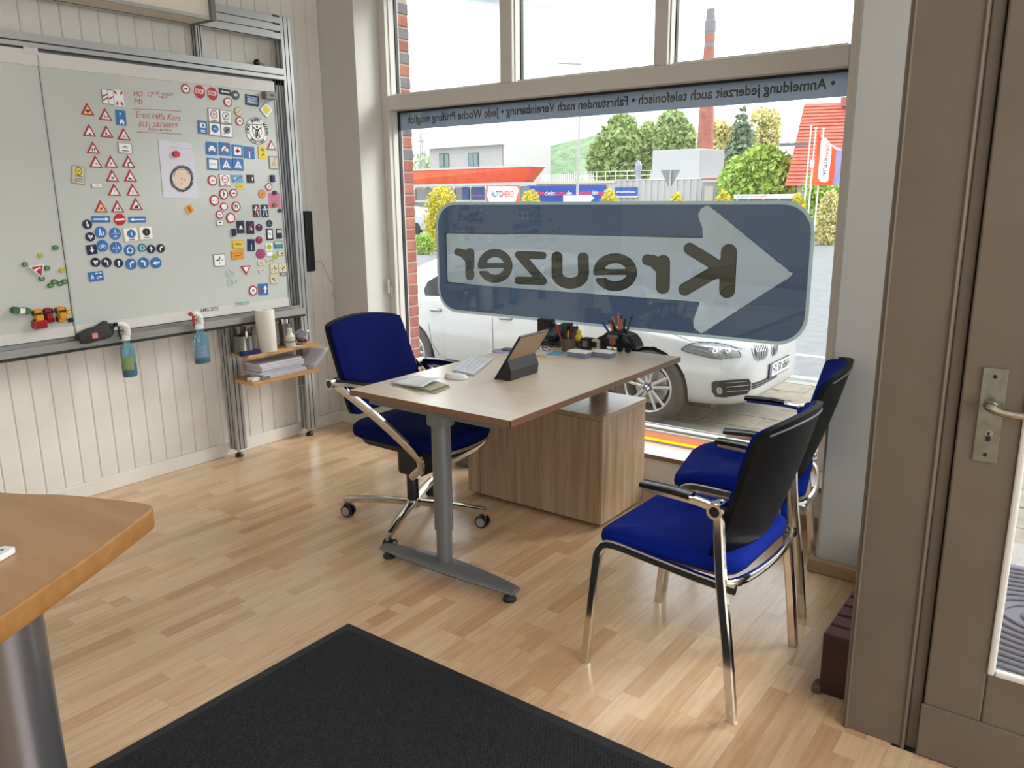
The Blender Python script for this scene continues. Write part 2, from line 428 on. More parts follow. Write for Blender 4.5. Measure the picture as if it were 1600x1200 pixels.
# rest of the shop, behind the photographer
struct(MB().box((XW-.2, -3.3, -.1), (2.7, -3.1, 2.9), WHITE).build('wall_rear'))
struct(MB().box((2.5, -3.2, -.1), (2.7, 4.2, 2.9), WHITE).build('wall_right'))
w3 = thing('fill_light_frame', None, None, (2.48, .3, .6)); w3['kind'] = 'structure'  # made-up window frame around the added side light, on a solid wall
m_ = MB()
for q in (((2.44, -1.4, .58), (2.5, 2.0, .64)), ((2.44, -1.4, 2.36), (2.5, 2.0, 2.42)), ((2.44, -1.4, .64), (2.5, -1.34, 2.36)), ((2.44, 1.94, .64), (2.5, 2.0, 2.36))): m_.box(q[0], q[1], FRAMEM)
m_.build('frame', parent=w3)
struct(MB().box((-.3, -3.3, 2.86), (2.7, 2.3, 3.0), mat('ceiling white', (225, 222, 216), .8)).build('ceiling_entrance'))
struct(MB().box((XW-.25, -3.3, 2.86), (-.3, 4.05, 3.0), mat('ceiling white', (225, 222, 216), .8)).build('ceiling'))
wr = MB(); wr.box((.75, 2.12, -.1), (2.5, 2.3, 2.9), WHITE); wr.box((-.46, 2.12, 2.2), (.75, 2.3, 2.9), WHITE)
struct(wr.build('wall_entrance'))
for i, (x, y) in enumerate(FILL_LAMPS):  # housings for the added fill lights
    c = thing('fill_light_panel', 'added fill light panel above the room, %s' % ('left of the camera', 'right of the camera', 'behind the whiteboard end', 'at the rear wall')[i], 'light', (x, y, 2.86), 'added fill light panels')
    MB().box((x-.62, y-.32, 2.835), (x+.62, y+.32, 2.86), mat('fill light housing', (230, 230, 230), .4)).build('housing', parent=c)

# ------------------------------------------------------------------ the shop window
YF, YG = 3.70, 3.79
def frame_member(mb, a, b): mb.box(a, b, FRAMEM)
wn = thing('window_1', None, None, (-2.3, YG, .2)); wn['kind'] = 'structure'
f = MB()
frame_member(f, (X0, YF, .205), (-3.70, YG+.03, 2.75))            # left post
frame_member(f, (-1.0, YF, .205), (X1, YG+.05, 2.75))             # right post
frame_member(f, (-3.70, YF, .205), (-1.0, YG+.05, .262))         # bottom rail
frame_member(f, (-3.70, YF, 1.99), (-1.0, YG+.05, 2.075))        # transom
frame_member(f, (-3.70, YF, 2.68), (-1.0, YG+.05, 2.75))
f.build('frame', parent=wn, bevel=.005)
for a, b in ((-2.836, -2.754), (-1.907, -1.836)):
    m = MB(); m.box((a, YF+.005, 2.075), (b, YG+.045, 2.68), FRAMEM); m.build('mullion', parent=wn, bevel=.005)
for a, b, z0, z1 in ((-3.70, -1.0, .262, 1.99), (-3.70, -2.836, 2.075, 2.68), (-2.754, -1.907, 2.075, 2.68), (-1.836, -1.0, 2.075, 2.68)):
    g = MB(); e = .009
    for q in (((a, YG-.012, z0), (a+e, YG+.012, z1)), ((b-e, YG-.012, z0), (b, YG+.012, z1)), ((a+e, YG-.012, z1-e*1.2), (b-e, YG+.012, z1)), ((a+e, YG-.012, z0), (b-e, YG+.012, z0+e))): g.box(q[0], q[1], GASKET)
    g.build('gasket', parent=wn)
    bd = MB(); t = .018
    bd.box((a, YF+.03, z0), (a+t*.3, YG-.014, z1), FRAMEM); 
    bd.box((a+t, YF+.03, z0), (b-t, YG-.014, z0+t*.6), FRAMEM); bd.box((b-t*.4, YF+.03, z0), (b, YG-.014, z1), FRAMEM)
    bd.build('glazing_bead', parent=wn, bevel=.003)
    MB().box((a+.004, YG-.004, z0+.004), (b-.004, YG+.004, z1-.004), GLASS).build('pane', parent=wn)
h = MB(); hp = onY(618, 455, YF-.012)
h.cb((hp[0]-.045, YF-.008, hp[2]), (.022, .016, .06), FRAMEM); h.cb((hp[0]-.045, YF-.03, hp[2]+.03), (.014, .014, .09), FRAMEM); h.build('window_handle', parent=wn, bevel=.003)

# led line lying on the sill, glowing amber
ed = thing('light_strip', 'glowing amber light strip lying along the back of the window sill', 'light strip', (-2.2, 3.69, .21))
MB().box((-3.3, 3.672, .209), (-1.02, 3.69, .217), mat('strip base', (220, 220, 220), .5)).build('strip_base', parent=ed)
MB().box((-3.3, 3.675, .217), (-1.02, 3.687, .226), mat('amber glow', (255, 150, 20), .5, emit=((255, 120, 8), 5))).build('glowing_tube', parent=ed, bevel=.003)

# ------------------------------------------------------------------ film on the window
YD = YG+.006
def onglass(x, y):
    p = onY(x, y, YD); return p
FB = foil('dark blue film', (43, 52, 67), 0.0, .85); FW = foil('white film', (98, 104, 108), .05, .85)
FR = foil('pale film edge', (98, 110, 110), .05, .85); FD = foil('dark letter film', (46, 46, 40), 0.0, .6); FS = foil('strip film', (142, 149, 158), .02, .85)
c5 = lambda x, y: (660+x/4.706, 300+y/4.706)
c6 = lambda x, y: (960+x/4.615, 300+y/4.615)
# sign outline: rounded rectangle in the glass plane, sampled back into picture coordinates for the print shapes
sx0, sx1 = onY(682.5, 400, YD)[0], onY(1269, 420, YD)[0]
sz1 = (onY(705, 315, YD)[2]+onY(1225, 314, YD)[2])/2; sz0 = (onY(755, 493, YD)[2]+onY(1190, 536, YD)[2])/2
def rrect(a, b, c, d, r, n=7):
    P = []
    for cx, cy, t0 in ((b-r, d-r, 0), (a+r, d-r, 90), (a+r, c+r, 180), (b-r, c+r, 270)):
        for k in range(n+1):
            t = math.radians(t0+90*k/n); P.append((cx+r*math.cos(t), cy+r*math.sin(t)))
    return P
def uv2px(X, Z):
    P = np.stack([X, np.full_like(X, YD), Z-CAMH], -1)
    d = P@_fw; return 800+FPX*(P@_rt)/d, 600-FPX*(P@_up)/d
def inpx(f): return lambda X, Z: (lambda q: f(q[0], q[1]))(uv2px(X, Z))
outer = d_poly(rrect(sx0, sx1, sz0, sz1, .15)); inner = d_off(outer, -.017)
arrow_px = [c5(172, 298), c6(636, 325), c6(628, 250), c6(606, 190), c6(603, 155), c6(618, 122), c6(645, 104), c6(675, 101), c6(705, 112), c6(1300, 596),
            c6(660, 1004), c6(625, 1014), c6(590, 1000), c6(568, 970), c6(563, 935), c6(610, 800), c5(188, 668), c5(178, 655), c5(168, 310)]
arrow = inpx(d_poly(arrow_px))
def arc(cx, cy, rx, ry, t0, t1, n=22): return [(cx+rx*math.cos(math.radians(t0+(t1-t0)*k/n)), cy+ry*math.sin(math.radians(t0+(t1-t0)*k/n))) for k in range(n+1)]
def S5(P, wd): return d_stroke([c5(*p) for p in P], wd/4.706)
def S6(P, wd): return d_stroke([c6(*p) for p in P], wd/4.615)
letters_px = d_min(
    S5([(350, 446), (350, 616)], 66), S5([(350, 500), (322, 478), (300, 450), (262, 441)], 56),
    S5(arc(535, 543, 98, 95, 180, 360)+arc(535, 543, 98, 95, 0, 150)[1:], 60), S5([(440, 541), (628, 541)], 36),
    S5([(708, 462), (885, 468)], 56), S5([(722, 470), (880, 652)], 66), S5([(705, 650), (888, 656)], 56),
    S5([(990, 478), (990, 600)]+arc(1088, 600, 98, 72, 180, 0)+[(1182, 484)], 80),
    S5(arc(1418, 590, 125, 103, 180, 360)+arc(1418, 590, 125, 103, 0, 148)[1:], 72), S5([(1295, 588), (1530, 588)], 44),
    S6([(352, 504), (350, 686)], 100), S6([(352, 560), (310, 530), (282, 496), (240, 490)], 82),
    S6([(827, 432), (813, 708)], 116), S6([(800, 575), (700, 505), (543, 410)], 88), S6([(800, 560), (700, 590), (508, 702)], 92))
letters_px0 = letters_px
letters_px = d_sub(letters_px0, d_min(S5([(380, 573), (500, 573)], 16), S5([(1225, 622), (1360, 622)], 20)))
letters = inpx(letters_px)
PLN = lambda x, z: (x, YD, z)
sg = thing('window_sign', 'mirrored blue window sign with pale arrow reading Kreuzer on the big pane', 'sign', ((sx0+sx1)/2, YD, sz0))
R5 = .0085
for nm, f_, mt, dy in (('sign_border', d_sub(outer, d_off(inner, -.0015)), FR, 0), ('sign_field', d_sub(inner, inpx(lambda X, Y: d_poly(arrow_px)(X, Y)+1.6)), FB, .0008), ('arrow', d_sub(arrow, inpx(lambda X, Y: letters_px(X, Y)+1.2)), FW, 0), ('lettering', letters, FD, -.0008)):
    mb = MB(); region(mb, f_, sx0-.01, sz0-.01, sx1+.01, sz1+.01, R5, lambda x, z: (x, YD+dy, z), mt); mb.build(nm, parent=sg)
# strip with the line of print
st = thing('lettering_strip', 'pale blue film strip with mirrored German lettering under the transom', 'sign', (-2.3, YD, 1.9))
zb = (onY(640, 203, YD)[2]+onY(1310, 151, YD)[2])/2
MB().box((-3.72, YD, zb), (-.985, YD+.0008, 1.982), FS).build('film', parent=st)
TXT = '\u2022 Anmeldung jederzeit auch telefonisch \u2022 Fahrstunden nach Vereinbarung \u2022 Jede Woche Pr\u00fcfung m\u00f6glich'
vs, fs = text2d(TXT, 1.0, bold=.022); xs = [v[0] for v in vs]
ra, rb = onY(1305, 130, YD)[0], onY(637, 187, YD)[0]; ta = min(xs); tb = max(xs); kx = (ra-rb)/(tb-ta)
kz = .064
zc = (onY(1215, 137, YD)[2]+onY(760, 178, YD)[2])/2
mb = MB(); mb.add([(ra-(v[0]-ta)*kx, YD-.0012, zc+v[1]*kz) for v in vs], fs, mat('print dark', (30, 34, 36), .6)); mb.build('lettering', parent=st)

# ------------------------------------------------------------------ brick reveal outside, left of the pane
wo = struct(MB().box((-5.2, 3.86, -.6), (-3.803, 4.012, 2.9), mat('mortar', (168, 152, 138), .95)).build('wall_outer_left'))
ba = [mat('brick red', (150, 84, 70), .85, noise=((128, 66, 56), 14), bump=(40, .4, .006)), mat('brick grey', (112, 108, 110), .85, noise=((92, 88, 92), 14), bump=(40, .4, .006)), mat('brick pale', (164, 98, 78), .85, noise=((140, 80, 66), 14), bump=(40, .4, .006))]
zc_ = 0; ypix = [192+19.9*k for k in range(-12, 22)]
rb_ = random.Random(5)
b0 = None
for k in range(-7, 36):
    z = .02+k*.0735; grey = (k > 21 and k % 2 == 1)
    q = -.0 if k % 2 == 0 else .004
    ob = MB().box((-3.92-q, 3.862, z), (-3.796, 4.008+.004*(k % 2), z+.0625), ba[1] if grey else ba[0 if rb_.random() < .6 else 2]).build('brick', parent=wo, bevel=.004, bseg=1)
    for j in range(3):
        x = -3.932-q-.25*j-(.12 if k % 2 else 0)
        if j: MB().box((x-.238, 3.996, z), (x, 4.022, z+.0625), ba[0]).build('brick', parent=wo)

# ------------------------------------------------------------------ entrance: door frame, leaf, plinth
YDR = 2.155
dr = thing('door_1', None, None, (0, YDR, 0)); dr['kind'] = 'structure'
f = MB()
f.box((-.456, YDR, .0), (-.292, YDR+.11, 2.85), BEIGE)
f.box((-.292, YDR+.012, 0), (-.263, YDR+.11, 2.2), BEIGE)
f.box((.72, YDR, 0), (.85, YDR+.11, 2.85), BEIGE); f.box((-.292, YDR, 2.2), (.72, YDR+.11, 2.85), BEIGE)
f.build('door_frame', parent=dr, bevel=.004)
MB().tube([(-.444, YDR-.001, 0), (-.444, YDR-.001, 2.8)], .004, BEIGE, 8).build('frame_bead', parent=dr)
MB().tube([(-.297, YDR-.001, 0), (-.297, YDR-.001, 2.2)], .005, BEIGE, 8).build('frame_bead', parent=dr)
MB().box((-.268, YDR+.03, .0), (-.252, YDR+.1, 2.2), GASKET).build('rebate', parent=dr)
gl0, gz0 = -.126, .296
lf = MB(); a = -.258; yy = YDR-.006
lf.box((a, yy, .006), (gl0, yy+.045, 2.19), BEIGE)
lf.box((gl0, yy, .006), (.6, yy+.045, gz0), BEIGE); lf.box((.6, yy, .006), (.71, yy+.045, 2.19), BEIGE); lf.box((gl0, yy, 2.05), (.6, yy+.045, 2.19), BEIGE)
leaf = lf.build('door_leaf', parent=dr, bevel=.005)
MB().box((a-.004, yy-.006, .006), (.712, yy, .158), BEIGE).build('kick_rail', parent=leaf, bevel=.005)
mo = MB(); t = .016
mo.box((gl0, yy-.008, gz0), (gl0+t, yy+.01, 2.05), FRAMEM); mo.box((gl0+t, yy-.008, gz0), (.6, yy+.01, gz0+t), FRAMEM)
mo.build('glazing_bead', parent=leaf, bevel=.005)
MB().box((gl0, yy+.018, gz0), (.6, yy+.024, 2.05), GLASS).build('pane', parent=leaf)
pz0, pz1 = onY(1558, 724, yy)[2], onY(1558, 575, yy)[2]; px0, px1 = -.217, -.1665
pl = MB(); pl.box((px0, yy-.006, pz0), (px1, yy, pz1), mat('dull nickel', (150, 152, 142), .35, .85, noise=((132, 134, 124), 30)))
pc = (px0+px1)/2
DK = mat('keyhole dark', (25, 24, 22), .5)
for z in (pz1-.02, pz0+.018): pl.cyl((pc, yy-.007, z), (pc, yy-.0055, z), .005, DK, 10)
kz_ = pz0+.072
pl.cyl((pc+.002, yy-.010, kz_), (pc+.002, yy-.0055, kz_), .0085, STEEL, 14); pl.box((pc-.002, yy-.010, kz_-.022), (pc+.006, yy-.0055, kz_-.005), STEEL)
pl.box((pc-.0005, yy-.0108, kz_-.004), (pc+.0045, yy-.0098, kz_+.004), DK); pl.box((pc-.003, yy-.0104, kz_-.02), (pc+.007, yy-.009, kz_-.006), DK)
pl.build('lock_plate', parent=dr, bevel=.001)
hz = onY(1560, 633, yy)[2]
NICK = mat('nickel lever', (172, 166, 152), .25, .95)
hd = MB(); hd.cyl((pc+.006, yy-.006, hz), (pc+.006, yy-.026, hz), .011, NICK, 16); hd.tube([(pc-.004, yy-.03, hz+.004), (pc+.004, yy-.046, hz+.002), (pc+.02, yy-.05, hz-.004), (pc+.06, yy-.05, hz-.008), (pc+.12, yy-.048, hz-.006)], [.012, .012, .0095, .0085, .008], NICK, 12, smooth=4)
hd.build('handle', parent=dr, smooth=True)
# tiled plinth of the side window
pls = MB().box((-.545, 2.275, 0), (-.30, 3.1, .194), mat('plinth core', (150, 140, 132), .9)).build('wall_plinth'); struct(pls)
TILE = mat('dark red glazed tile', (58, 17, 26), .35, noise=((46, 12, 20), 20), spec=.5)
y = 2.27; k = 0
while y < 3.07:
    MB().box((-.555, y+.003, .002), (-.30, y+.065, .202), TILE).build('tile', parent=pls, bevel=.004, bseg=1); y += .0715; k += 1
MB().box((-.575, 2.262, .0), (-.545, 2.31, .03), mat('old skirting', (92, 78, 62), .8, bump=(60, .6, .01))).build('skirting_stub', parent=pls, bevel=.008)
# side window of the entrance (seen edge-on behind the frame) and the step outside
struct(MB().box((-.335, 2.27, .2), (-.325, 3.1, 2.85), GLASS).build('window_2'))
ST = mat('granite step', (158, 155, 150), .8, noise=((118, 115, 112), 220), bump=(200, .3, .002))
struct(MB().box((-.30, 2.2, -.58), (1.6, 3.95, -.03), ST).build('entrance_step', bevel=.01))
MATM = mat('grey rubber mat', (104, 104, 120), .9, noise=((84, 84, 98), 160), bump=(300, .5, .003))
mtn = thing('door_mat', 'grey doormat with concentric curved ridges outside the glass door', 'doormat', (.3, 3.2, -.03))
MB().box((-.28, 2.75, -.03), (.9, 3.66, -.018), MATM).build('mat_base', parent=mtn, bevel=.004)
rg = MB()
cx, cy = .03, 3.2
for k in range(1, 16):
    r = .05+.048*k; P = [(cx+r*1.35*math.cos(t*PI/24), cy+r*.8*math.sin(t*PI/24), -.016) for t in range(0, 49)]
    P = [p for p in P if -.27 < p[0] < .89 and 2.76 < p[1] < 3.65]
    run = []
    for q in P+[None]:
        if q is not None and (not run or (V(q)-V(run[-1])).length < .2): run.append(q)
        else:
            if len(run) > 2: rg.tube(run, .007, MATM, 6)
            run = [q] if q else []
rg.build('ridges', parent=mtn)
# ------------------------------------------------------------------ street
GZ = -.58
ASPH = mat('asphalt', (120, 121, 123), .85, noise=((105, 107, 110), 6), bump=(120, .3, .004))
SLABM = mat('pavement slab', (134, 126, 113), .9, noise=((118, 109, 96), 7), bump=(70, .4, .004))
SLAB2 = mat('pavement slab darker', (128, 121, 109), .9, noise=((112, 105, 94), 7), bump=(70, .4, .004))
KERB = mat('kerb stone', (150, 146, 138), .85, noise=((134, 130, 122), 30))
LINEM = mat('road paint', (180, 180, 176), .7)
GRASSM = mat('grass green', (112, 128, 62), .95, noise=((84, 104, 40), 2), bump=(8, .6, .1))
rd = struct(MB().box((-90, 8.95, GZ-.2), (70, 36.5, GZ-.04), ASPH).build('road'))
pv = struct(MB().box((-14, 3.9, GZ-.2), (14, 8.8, GZ-.02), mat('slab joint', (92, 86, 76), .95)).build('pavement'))
rs = random.Random(11); sl_ = []
for j in range(12):
    for i in range(13):
        x0 = -5.2+i*.5+(.25 if j % 2 else 0); y0 = 4.08+j*.39
        if x0 > -.3 and y0 < 4.0: continue
        ob = MB().box((x0+.004, y0+.004, GZ-.03), (x0+.496, y0+.386, GZ+rs.uniform(-.003, .003)), SLABM if rs.random() < .6 else SLAB2).build('slab', parent=pv, bevel=.004, bseg=1)
struct(MB().box((-14, 3.9, GZ-.02), (-5.2, 8.8, GZ), SLABM).build('pavement_left')); struct(MB().box((1.31, 3.96, GZ-.02), (14, 8.8, GZ), SLABM).build('pavement_right'))
kb = struct(MB().box((-14, 8.8, GZ-.2), (14, 8.94, GZ-.005), KERB).build('kerb', bevel=.01))
lm = thing('road_marking', 'white dashed line painted on the road beyond the parked car', 'road marking', (-2, 10, GZ-.04))
for (a, b) in (((1210, 551), (1320, 562)), ((1200, 583), (1245, 590))):
    p, q = onz(*a, GZ-.038), onz(*b, GZ-.038)
    MB().box((p[0]-.1, min(p[1], q[1])-.03, GZ-.04), (q[0]+.4, min(p[1], q[1])+.1, GZ-.036), LINEM).build('dash', parent=lm)
for k in range(9):
    x = -9+k*3.6; MB().box((x, 22, GZ-.04), (x+1.8, 22.14, GZ-.036), LINEM).build('dash', parent=lm)
struct(MB().box((-90, 36.3, GZ-.2), (70, 36.6, GZ+.1), mat('far kerb', (168, 140, 124), .9)).build('kerb_far'))
struct(MB().box((-90, 36.6, GZ-.2), (70, 41.0, GZ+.06), GRASSM).build('verge'))
struct(MB().box((-140, 41.0, GZ-.2), (110, 160, GZ), mat('yard paving', (150, 150, 148), .9)).build('yard'))

# ------------------------------------------------------------------ trees and shrubs
def leafmat(n, c1, c2):
    return mat(n, c1, .8, spec=.2, noise=(c2, .9))
def foliage(blobs, n, size, m, seed, squash=1.0):
    """leaf cloud: small tilted leaves scattered through the shells of the blobs"""
    r = random.Random(seed); mb = MB(); tot = sum(b[3]**2 for b in blobs)
    vs = []; fs = []
    for (cx, cy, cz, rad) in blobs:
        for _ in range(int(n*rad*rad/tot)):
            d = V((r.gauss(0, 1), r.gauss(0, 1), r.gauss(0, 1))).normalized()*(rad*r.uniform(.55, 1.05)); d.z *= squash
            c = V((cx, cy, cz))+d; a = V((r.gauss(0, 1), r.gauss(0, 1), r.gauss(0, 1))).normalized(); b = a.cross(V((r.gauss(0, 1), r.gauss(0, 1), r.gauss(0, 1)))).normalized()
            s = size*r.uniform(.6, 1.3); k = len(vs)
            vs += [c+a*s, c+b*s*.55, c-a*s, c-b*s*.55]; fs.append((k, k+1, k+2, k+3))
    mb.add(vs, fs, m); return mb
G1 = leafmat('leaf green', (172, 190, 132), (142, 162, 100)); G2 = leafmat('leaf yellow green', (226, 206, 84), (190, 182, 66)); G3 = leafmat('leaf dark', (136, 154, 124), (110, 130, 104))
G4 = leafmat('leaf fresh', (176, 200, 104), (146, 176, 80)); G5 = leafmat('leaf pale', (222, 212, 150), (196, 190, 132)); BARK = mat('bark', (96, 84, 72), .9)
def shrub(name, label, px, ytop, ybot, wpx, Y, m, cat='shrub', group=None, seed=1, n=2600, leaf=.06, taper=True):
    b = onY(px, 300, Y); zt = onY(px, ytop, Y)[2]; wd = abs(onY(px+wpx/2, 300, Y)[0]-onY(px-wpx/2, 300, Y)[0]); base = GZ+.05
    t = thing(name, label, cat, (b[0], Y, base), group); H = zt-base; bl = []
    nb = 9
    for k in range(nb):
        u = k/(nb-1); rad = wd/2*(math.sqrt(max(.05, 1-(abs(u-.35)/.68)**2)) if taper else .9); bl.append((b[0], Y, base+.15+(H-.3)*u, max(.12, rad)))
    foliage(bl, n, leaf, m, seed).build('foliage', parent=t)['kind'] = 'stuff'
    MB().cyl((b[0], Y, base-.05), (b[0], Y, base+H*.6), .05, BARK, 8).build('stem', parent=t)
shrub('thuja', 'tall golden egg-shaped conifer left of the window sign, across the road', 690, 291, 392, 46, 24, G2, seed=2, n=7000, leaf=.055)
shrub('low_bush', 'low green bush at the foot of the golden conifer', 660, 366, 398, 24, 22, G4, seed=3, n=1500, leaf=.06)
for i, (px, yt, lb) in enumerate(((830, 296, 'golden conifer top below the blue banner, beside the tilted orange-white board'), (952, 294, 'golden conifer top between the two blue banners'), (1058, 299, 'golden conifer top right of the yield sign back'), (1130, 296, 'golden conifer top in front of the small annex door'), (1247, 300, 'golden conifer top at the right end of the white hoarding'))):
    shrub('thuja', lb, px, yt, 380, 34, 30, G2, group='golden conifers along the far verge', seed=20+i, n=3000, leaf=.07)
shrub('thuja', 'green-gold conifer at the right edge of the big pane, next to the grass', 1299, 296, 362, 40, 34, G5, seed=31, n=3500, leaf=.08)
shrub('hedge_bush', 'wide green bush below the flag at the right of the window', 1285, 285, 360, 70, 37, G4, seed=33, n=5000, leaf=.1, taper=False)
def tree(name, label, px, ybase, blobs, Y, m, n, leaf, seed, group=None, trunk=.18, squash=1.0):
    b = onY(px, ybase, Y); t = thing(name, label, 'tree', (b[0], Y, GZ), group); bl = []
    for (bx, by, br) in blobs:
        p = onY(bx, by, Y); r = br*Y/math.cos(YAW)/FPX*.82; bl.append((p[0], Y+random.Random(int(bx)).uniform(-1, 1)*r*.6, p[2], r))
    foliage(bl, n, leaf, m, seed, squash).build('foliage', parent=t)['kind'] = 'stuff'
    top = max(q[2] for q in bl); tb = MB(); tb.tube([(b[0], Y, GZ), (b[0]+.2, Y, (top+GZ)/2), (b[0], Y, top)], [trunk, trunk*.7, trunk*.2], BARK, 8)
    for q in bl[:8]: tb.tube([(b[0]+.1, Y, GZ+(q[2]-GZ)*.6), (q[0], q[1], q[2])], [trunk*.3, .03], BARK, 6)
    tb.build('trunk', parent=t)
tree('birch_tree', 'tall green birch behind the long white hall, left of the brick chimney', 968, 300, [(968, 200, 24), (960, 225, 30), (985, 230, 30), (945, 245, 28), (975, 255, 32), (955, 268, 26), (1000, 255, 26), (930, 262, 20)], 95, G1, 8000, .42, 41)
tree('birch_tree', 'green birch right behind the white box annex, close to the chimney', 1050, 300, [(1055, 198, 24), (1020, 215, 22), (1050, 222, 28), (1070, 215, 20), (1030, 245, 26), (1065, 245, 22), (1012, 240, 18)], 92, G1, 7500, .4, 42)
tree('tree', 'pale yellowish tree between the chimney and the dark spruce', 1128, 300, [(1125, 205, 16), (1140, 215, 18), (1120, 225, 18), (1145, 235, 16), (1130, 245, 18)], 88, G5, 2600, .35, 43)
tree('tree', 'thin bare-branched tree right of the dark spruce', 1195, 300, [(1190, 185, 16), (1200, 205, 18), (1210, 185, 12), (1185, 215, 14), (1200, 228, 16)], 90, G5, 1100, .3, 44, trunk=.12)
tree('leafy_bush', 'broad fresh green tree mass below the red tiled roof', 1190, 310, [(1190, 262, 32), (1160, 275, 30), (1215, 270, 30), (1235, 285, 26), (1140, 292, 26), (1180, 295, 30), (1220, 300, 28), (1250, 300, 20), (1205, 248, 18), (1160, 300, 26)], 60, G4, 9000, .24, 45)
# spruce
sp = onY(1157, 250, 85); t = thing('spruce_tree', 'dark narrow spruce standing right of the chimney', 'tree', (sp[0], 85, GZ)); zt = onY(1157, 166, 85)[2]; bl = []
for k in range(14):
    u = k/13; bl.append((sp[0], 85, zt-.3-(zt+1)*u*.95, .35+2.9*u**.9))
foliage(bl, 7000, .34, G3, 50, .5).build('foliage', parent=t)['kind'] = 'stuff'; MB().tube([(sp[0], 85, GZ), (sp[0], 85, zt)], [.25, .04], BARK, 8).build('trunk', parent=t)
# wooded hill
hl = MB(); rh = random.Random(9)
def hill(u, v):
    x = -330+u*330; y = 260+v*120; r = math.sin(PI*min(1, max(0, (u-.0)/1.0)))
    h = 19*math.exp(-((x+178)/62)**2)*math.sin(PI*min(1, v*.9+.08))+7*math.sin(PI*u)*math.sin(PI*v)
    return (x, y, GZ+h+rh.uniform(0, 2.2)*(1 if h > 1 else 0))
hl.grid(hill, 70, 26, mat('wooded hill', (136, 156, 118), .95, noise=((102, 130, 98), .12), bump=(.3, 1, 3)))
tag(hl.build('wooded_hill', smooth=False), 'green wooded hill in the far distance behind the halls', 'hill')
shf = foliage([(onY(x, 296, 110)[0], 110, 4, 5) for x in (655, 680, 700)], 1500, .5, G1, 61).build('distant_trees'); tag(shf, 'small trees far behind the white house, left end', 'trees', kind='stuff')

# ------------------------------------------------------------------ buildings across the road
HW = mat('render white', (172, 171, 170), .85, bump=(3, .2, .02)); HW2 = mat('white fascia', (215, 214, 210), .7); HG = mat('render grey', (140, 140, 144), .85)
PANE = mat('distant glass', (92, 120, 116), .15, spec=.8); DKF = mat('window frame grey', (90, 96, 100), .5)
def pbox(x0, y0, x1, y1, Y, depth, m, mb=None, zb=None):
    a, b = onY(x0, y0, Y), onY(x1, y1, Y); mb = mb or MB()
    mb.box((a[0], Y, (zb if zb is not None else b[2])), (b[0], Y+depth, a[2]), m); return mb
def txt(s, x0, x1, ymid, hpx, Y, m, parent, name='lettering', mirror=False, dy=-.03, slant=0):
    vs, fs = text2d(s); xa = min(v[0] for v in vs); xb = max(v[0] for v in vs); A, B = onY(x0, ymid, Y)[0], onY(x1, ymid, Y)[0]
    zc = onY((x0+x1)/2, ymid, Y)[2]; k = hpx*Y/math.cos(YAW)/FPX/.7
    mb = MB(); mb.add([(A+(v[0]-xa)/(xb-xa)*(B-A), Y+dy, zc+v[1]*k) for v in vs], fs, m); return mb.build(name, parent=parent)
B = onY(760, 300, 70)
hs = thing('white_house', 'white two-storey house with flat roof behind the orange canopy', 'building', (B[0], 70, GZ))
mb = pbox(671, 229, 786, 300, 70, 9, HW, zb=GZ)
e = onY(786, 228, 70); e2 = onY(843, 238, 84)
mb.build('front_wall', parent=hs)
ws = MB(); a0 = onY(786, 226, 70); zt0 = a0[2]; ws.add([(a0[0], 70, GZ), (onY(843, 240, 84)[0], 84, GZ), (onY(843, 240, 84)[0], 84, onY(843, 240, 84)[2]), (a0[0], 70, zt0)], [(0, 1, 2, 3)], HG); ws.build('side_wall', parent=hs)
rf = MB(); q0, q1, q2, q3 = onY(664, 228, 69.3), onY(784, 219, 69.3), onY(849, 236, 85), onY(720, 236, 86)
zr = (q1[2]); rf.slab([(q0[0], 69.3, q0[2]), (q1[0], 69.3, q1[2]-.05), (q2[0], 85, q2[2]), (q3[0], 86, q3[2])], (0, 0, -.35), HW2); rf.build('roof', parent=hs)
for (x0, y0, x1, y1) in ((686, 240, 702, 261), (731, 239, 748, 262)):
    fr = pbox(x0, y0, x1, y1, 69.95, .1, DKF).build('window', parent=hs)
    xm = (x0+x1)/2
    pbox(x0+1.3, y0+1.3, xm-.4, y1-1, 69.9, .04, PANE).build('pane', parent=fr); pbox(xm+.6, y0+1.3, x1-1.3, y1-1, 69.9, .04, PANE).build('pane', parent=fr)
fw = MB(); p = [onY(817, 240, 77.5), onY(831, 241, 81), onY(831, 253, 81), onY(817, 253, 77.5)]; fw.slab([tuple(q) for q in p], (.08, -.08, 0), DKF); fr = fw.build('window', parent=hs)
fw = MB(); p = [onY(819, 242, 77.9), onY(829, 242.5, 80.5), onY(829, 251.5, 80.5), onY(819, 251, 77.9)]; fw.slab([tuple(V(q)+V((.14, -.14, 0))) for q in p], (.02, -.02, 0), PANE); fw.build('pane', parent=fr)
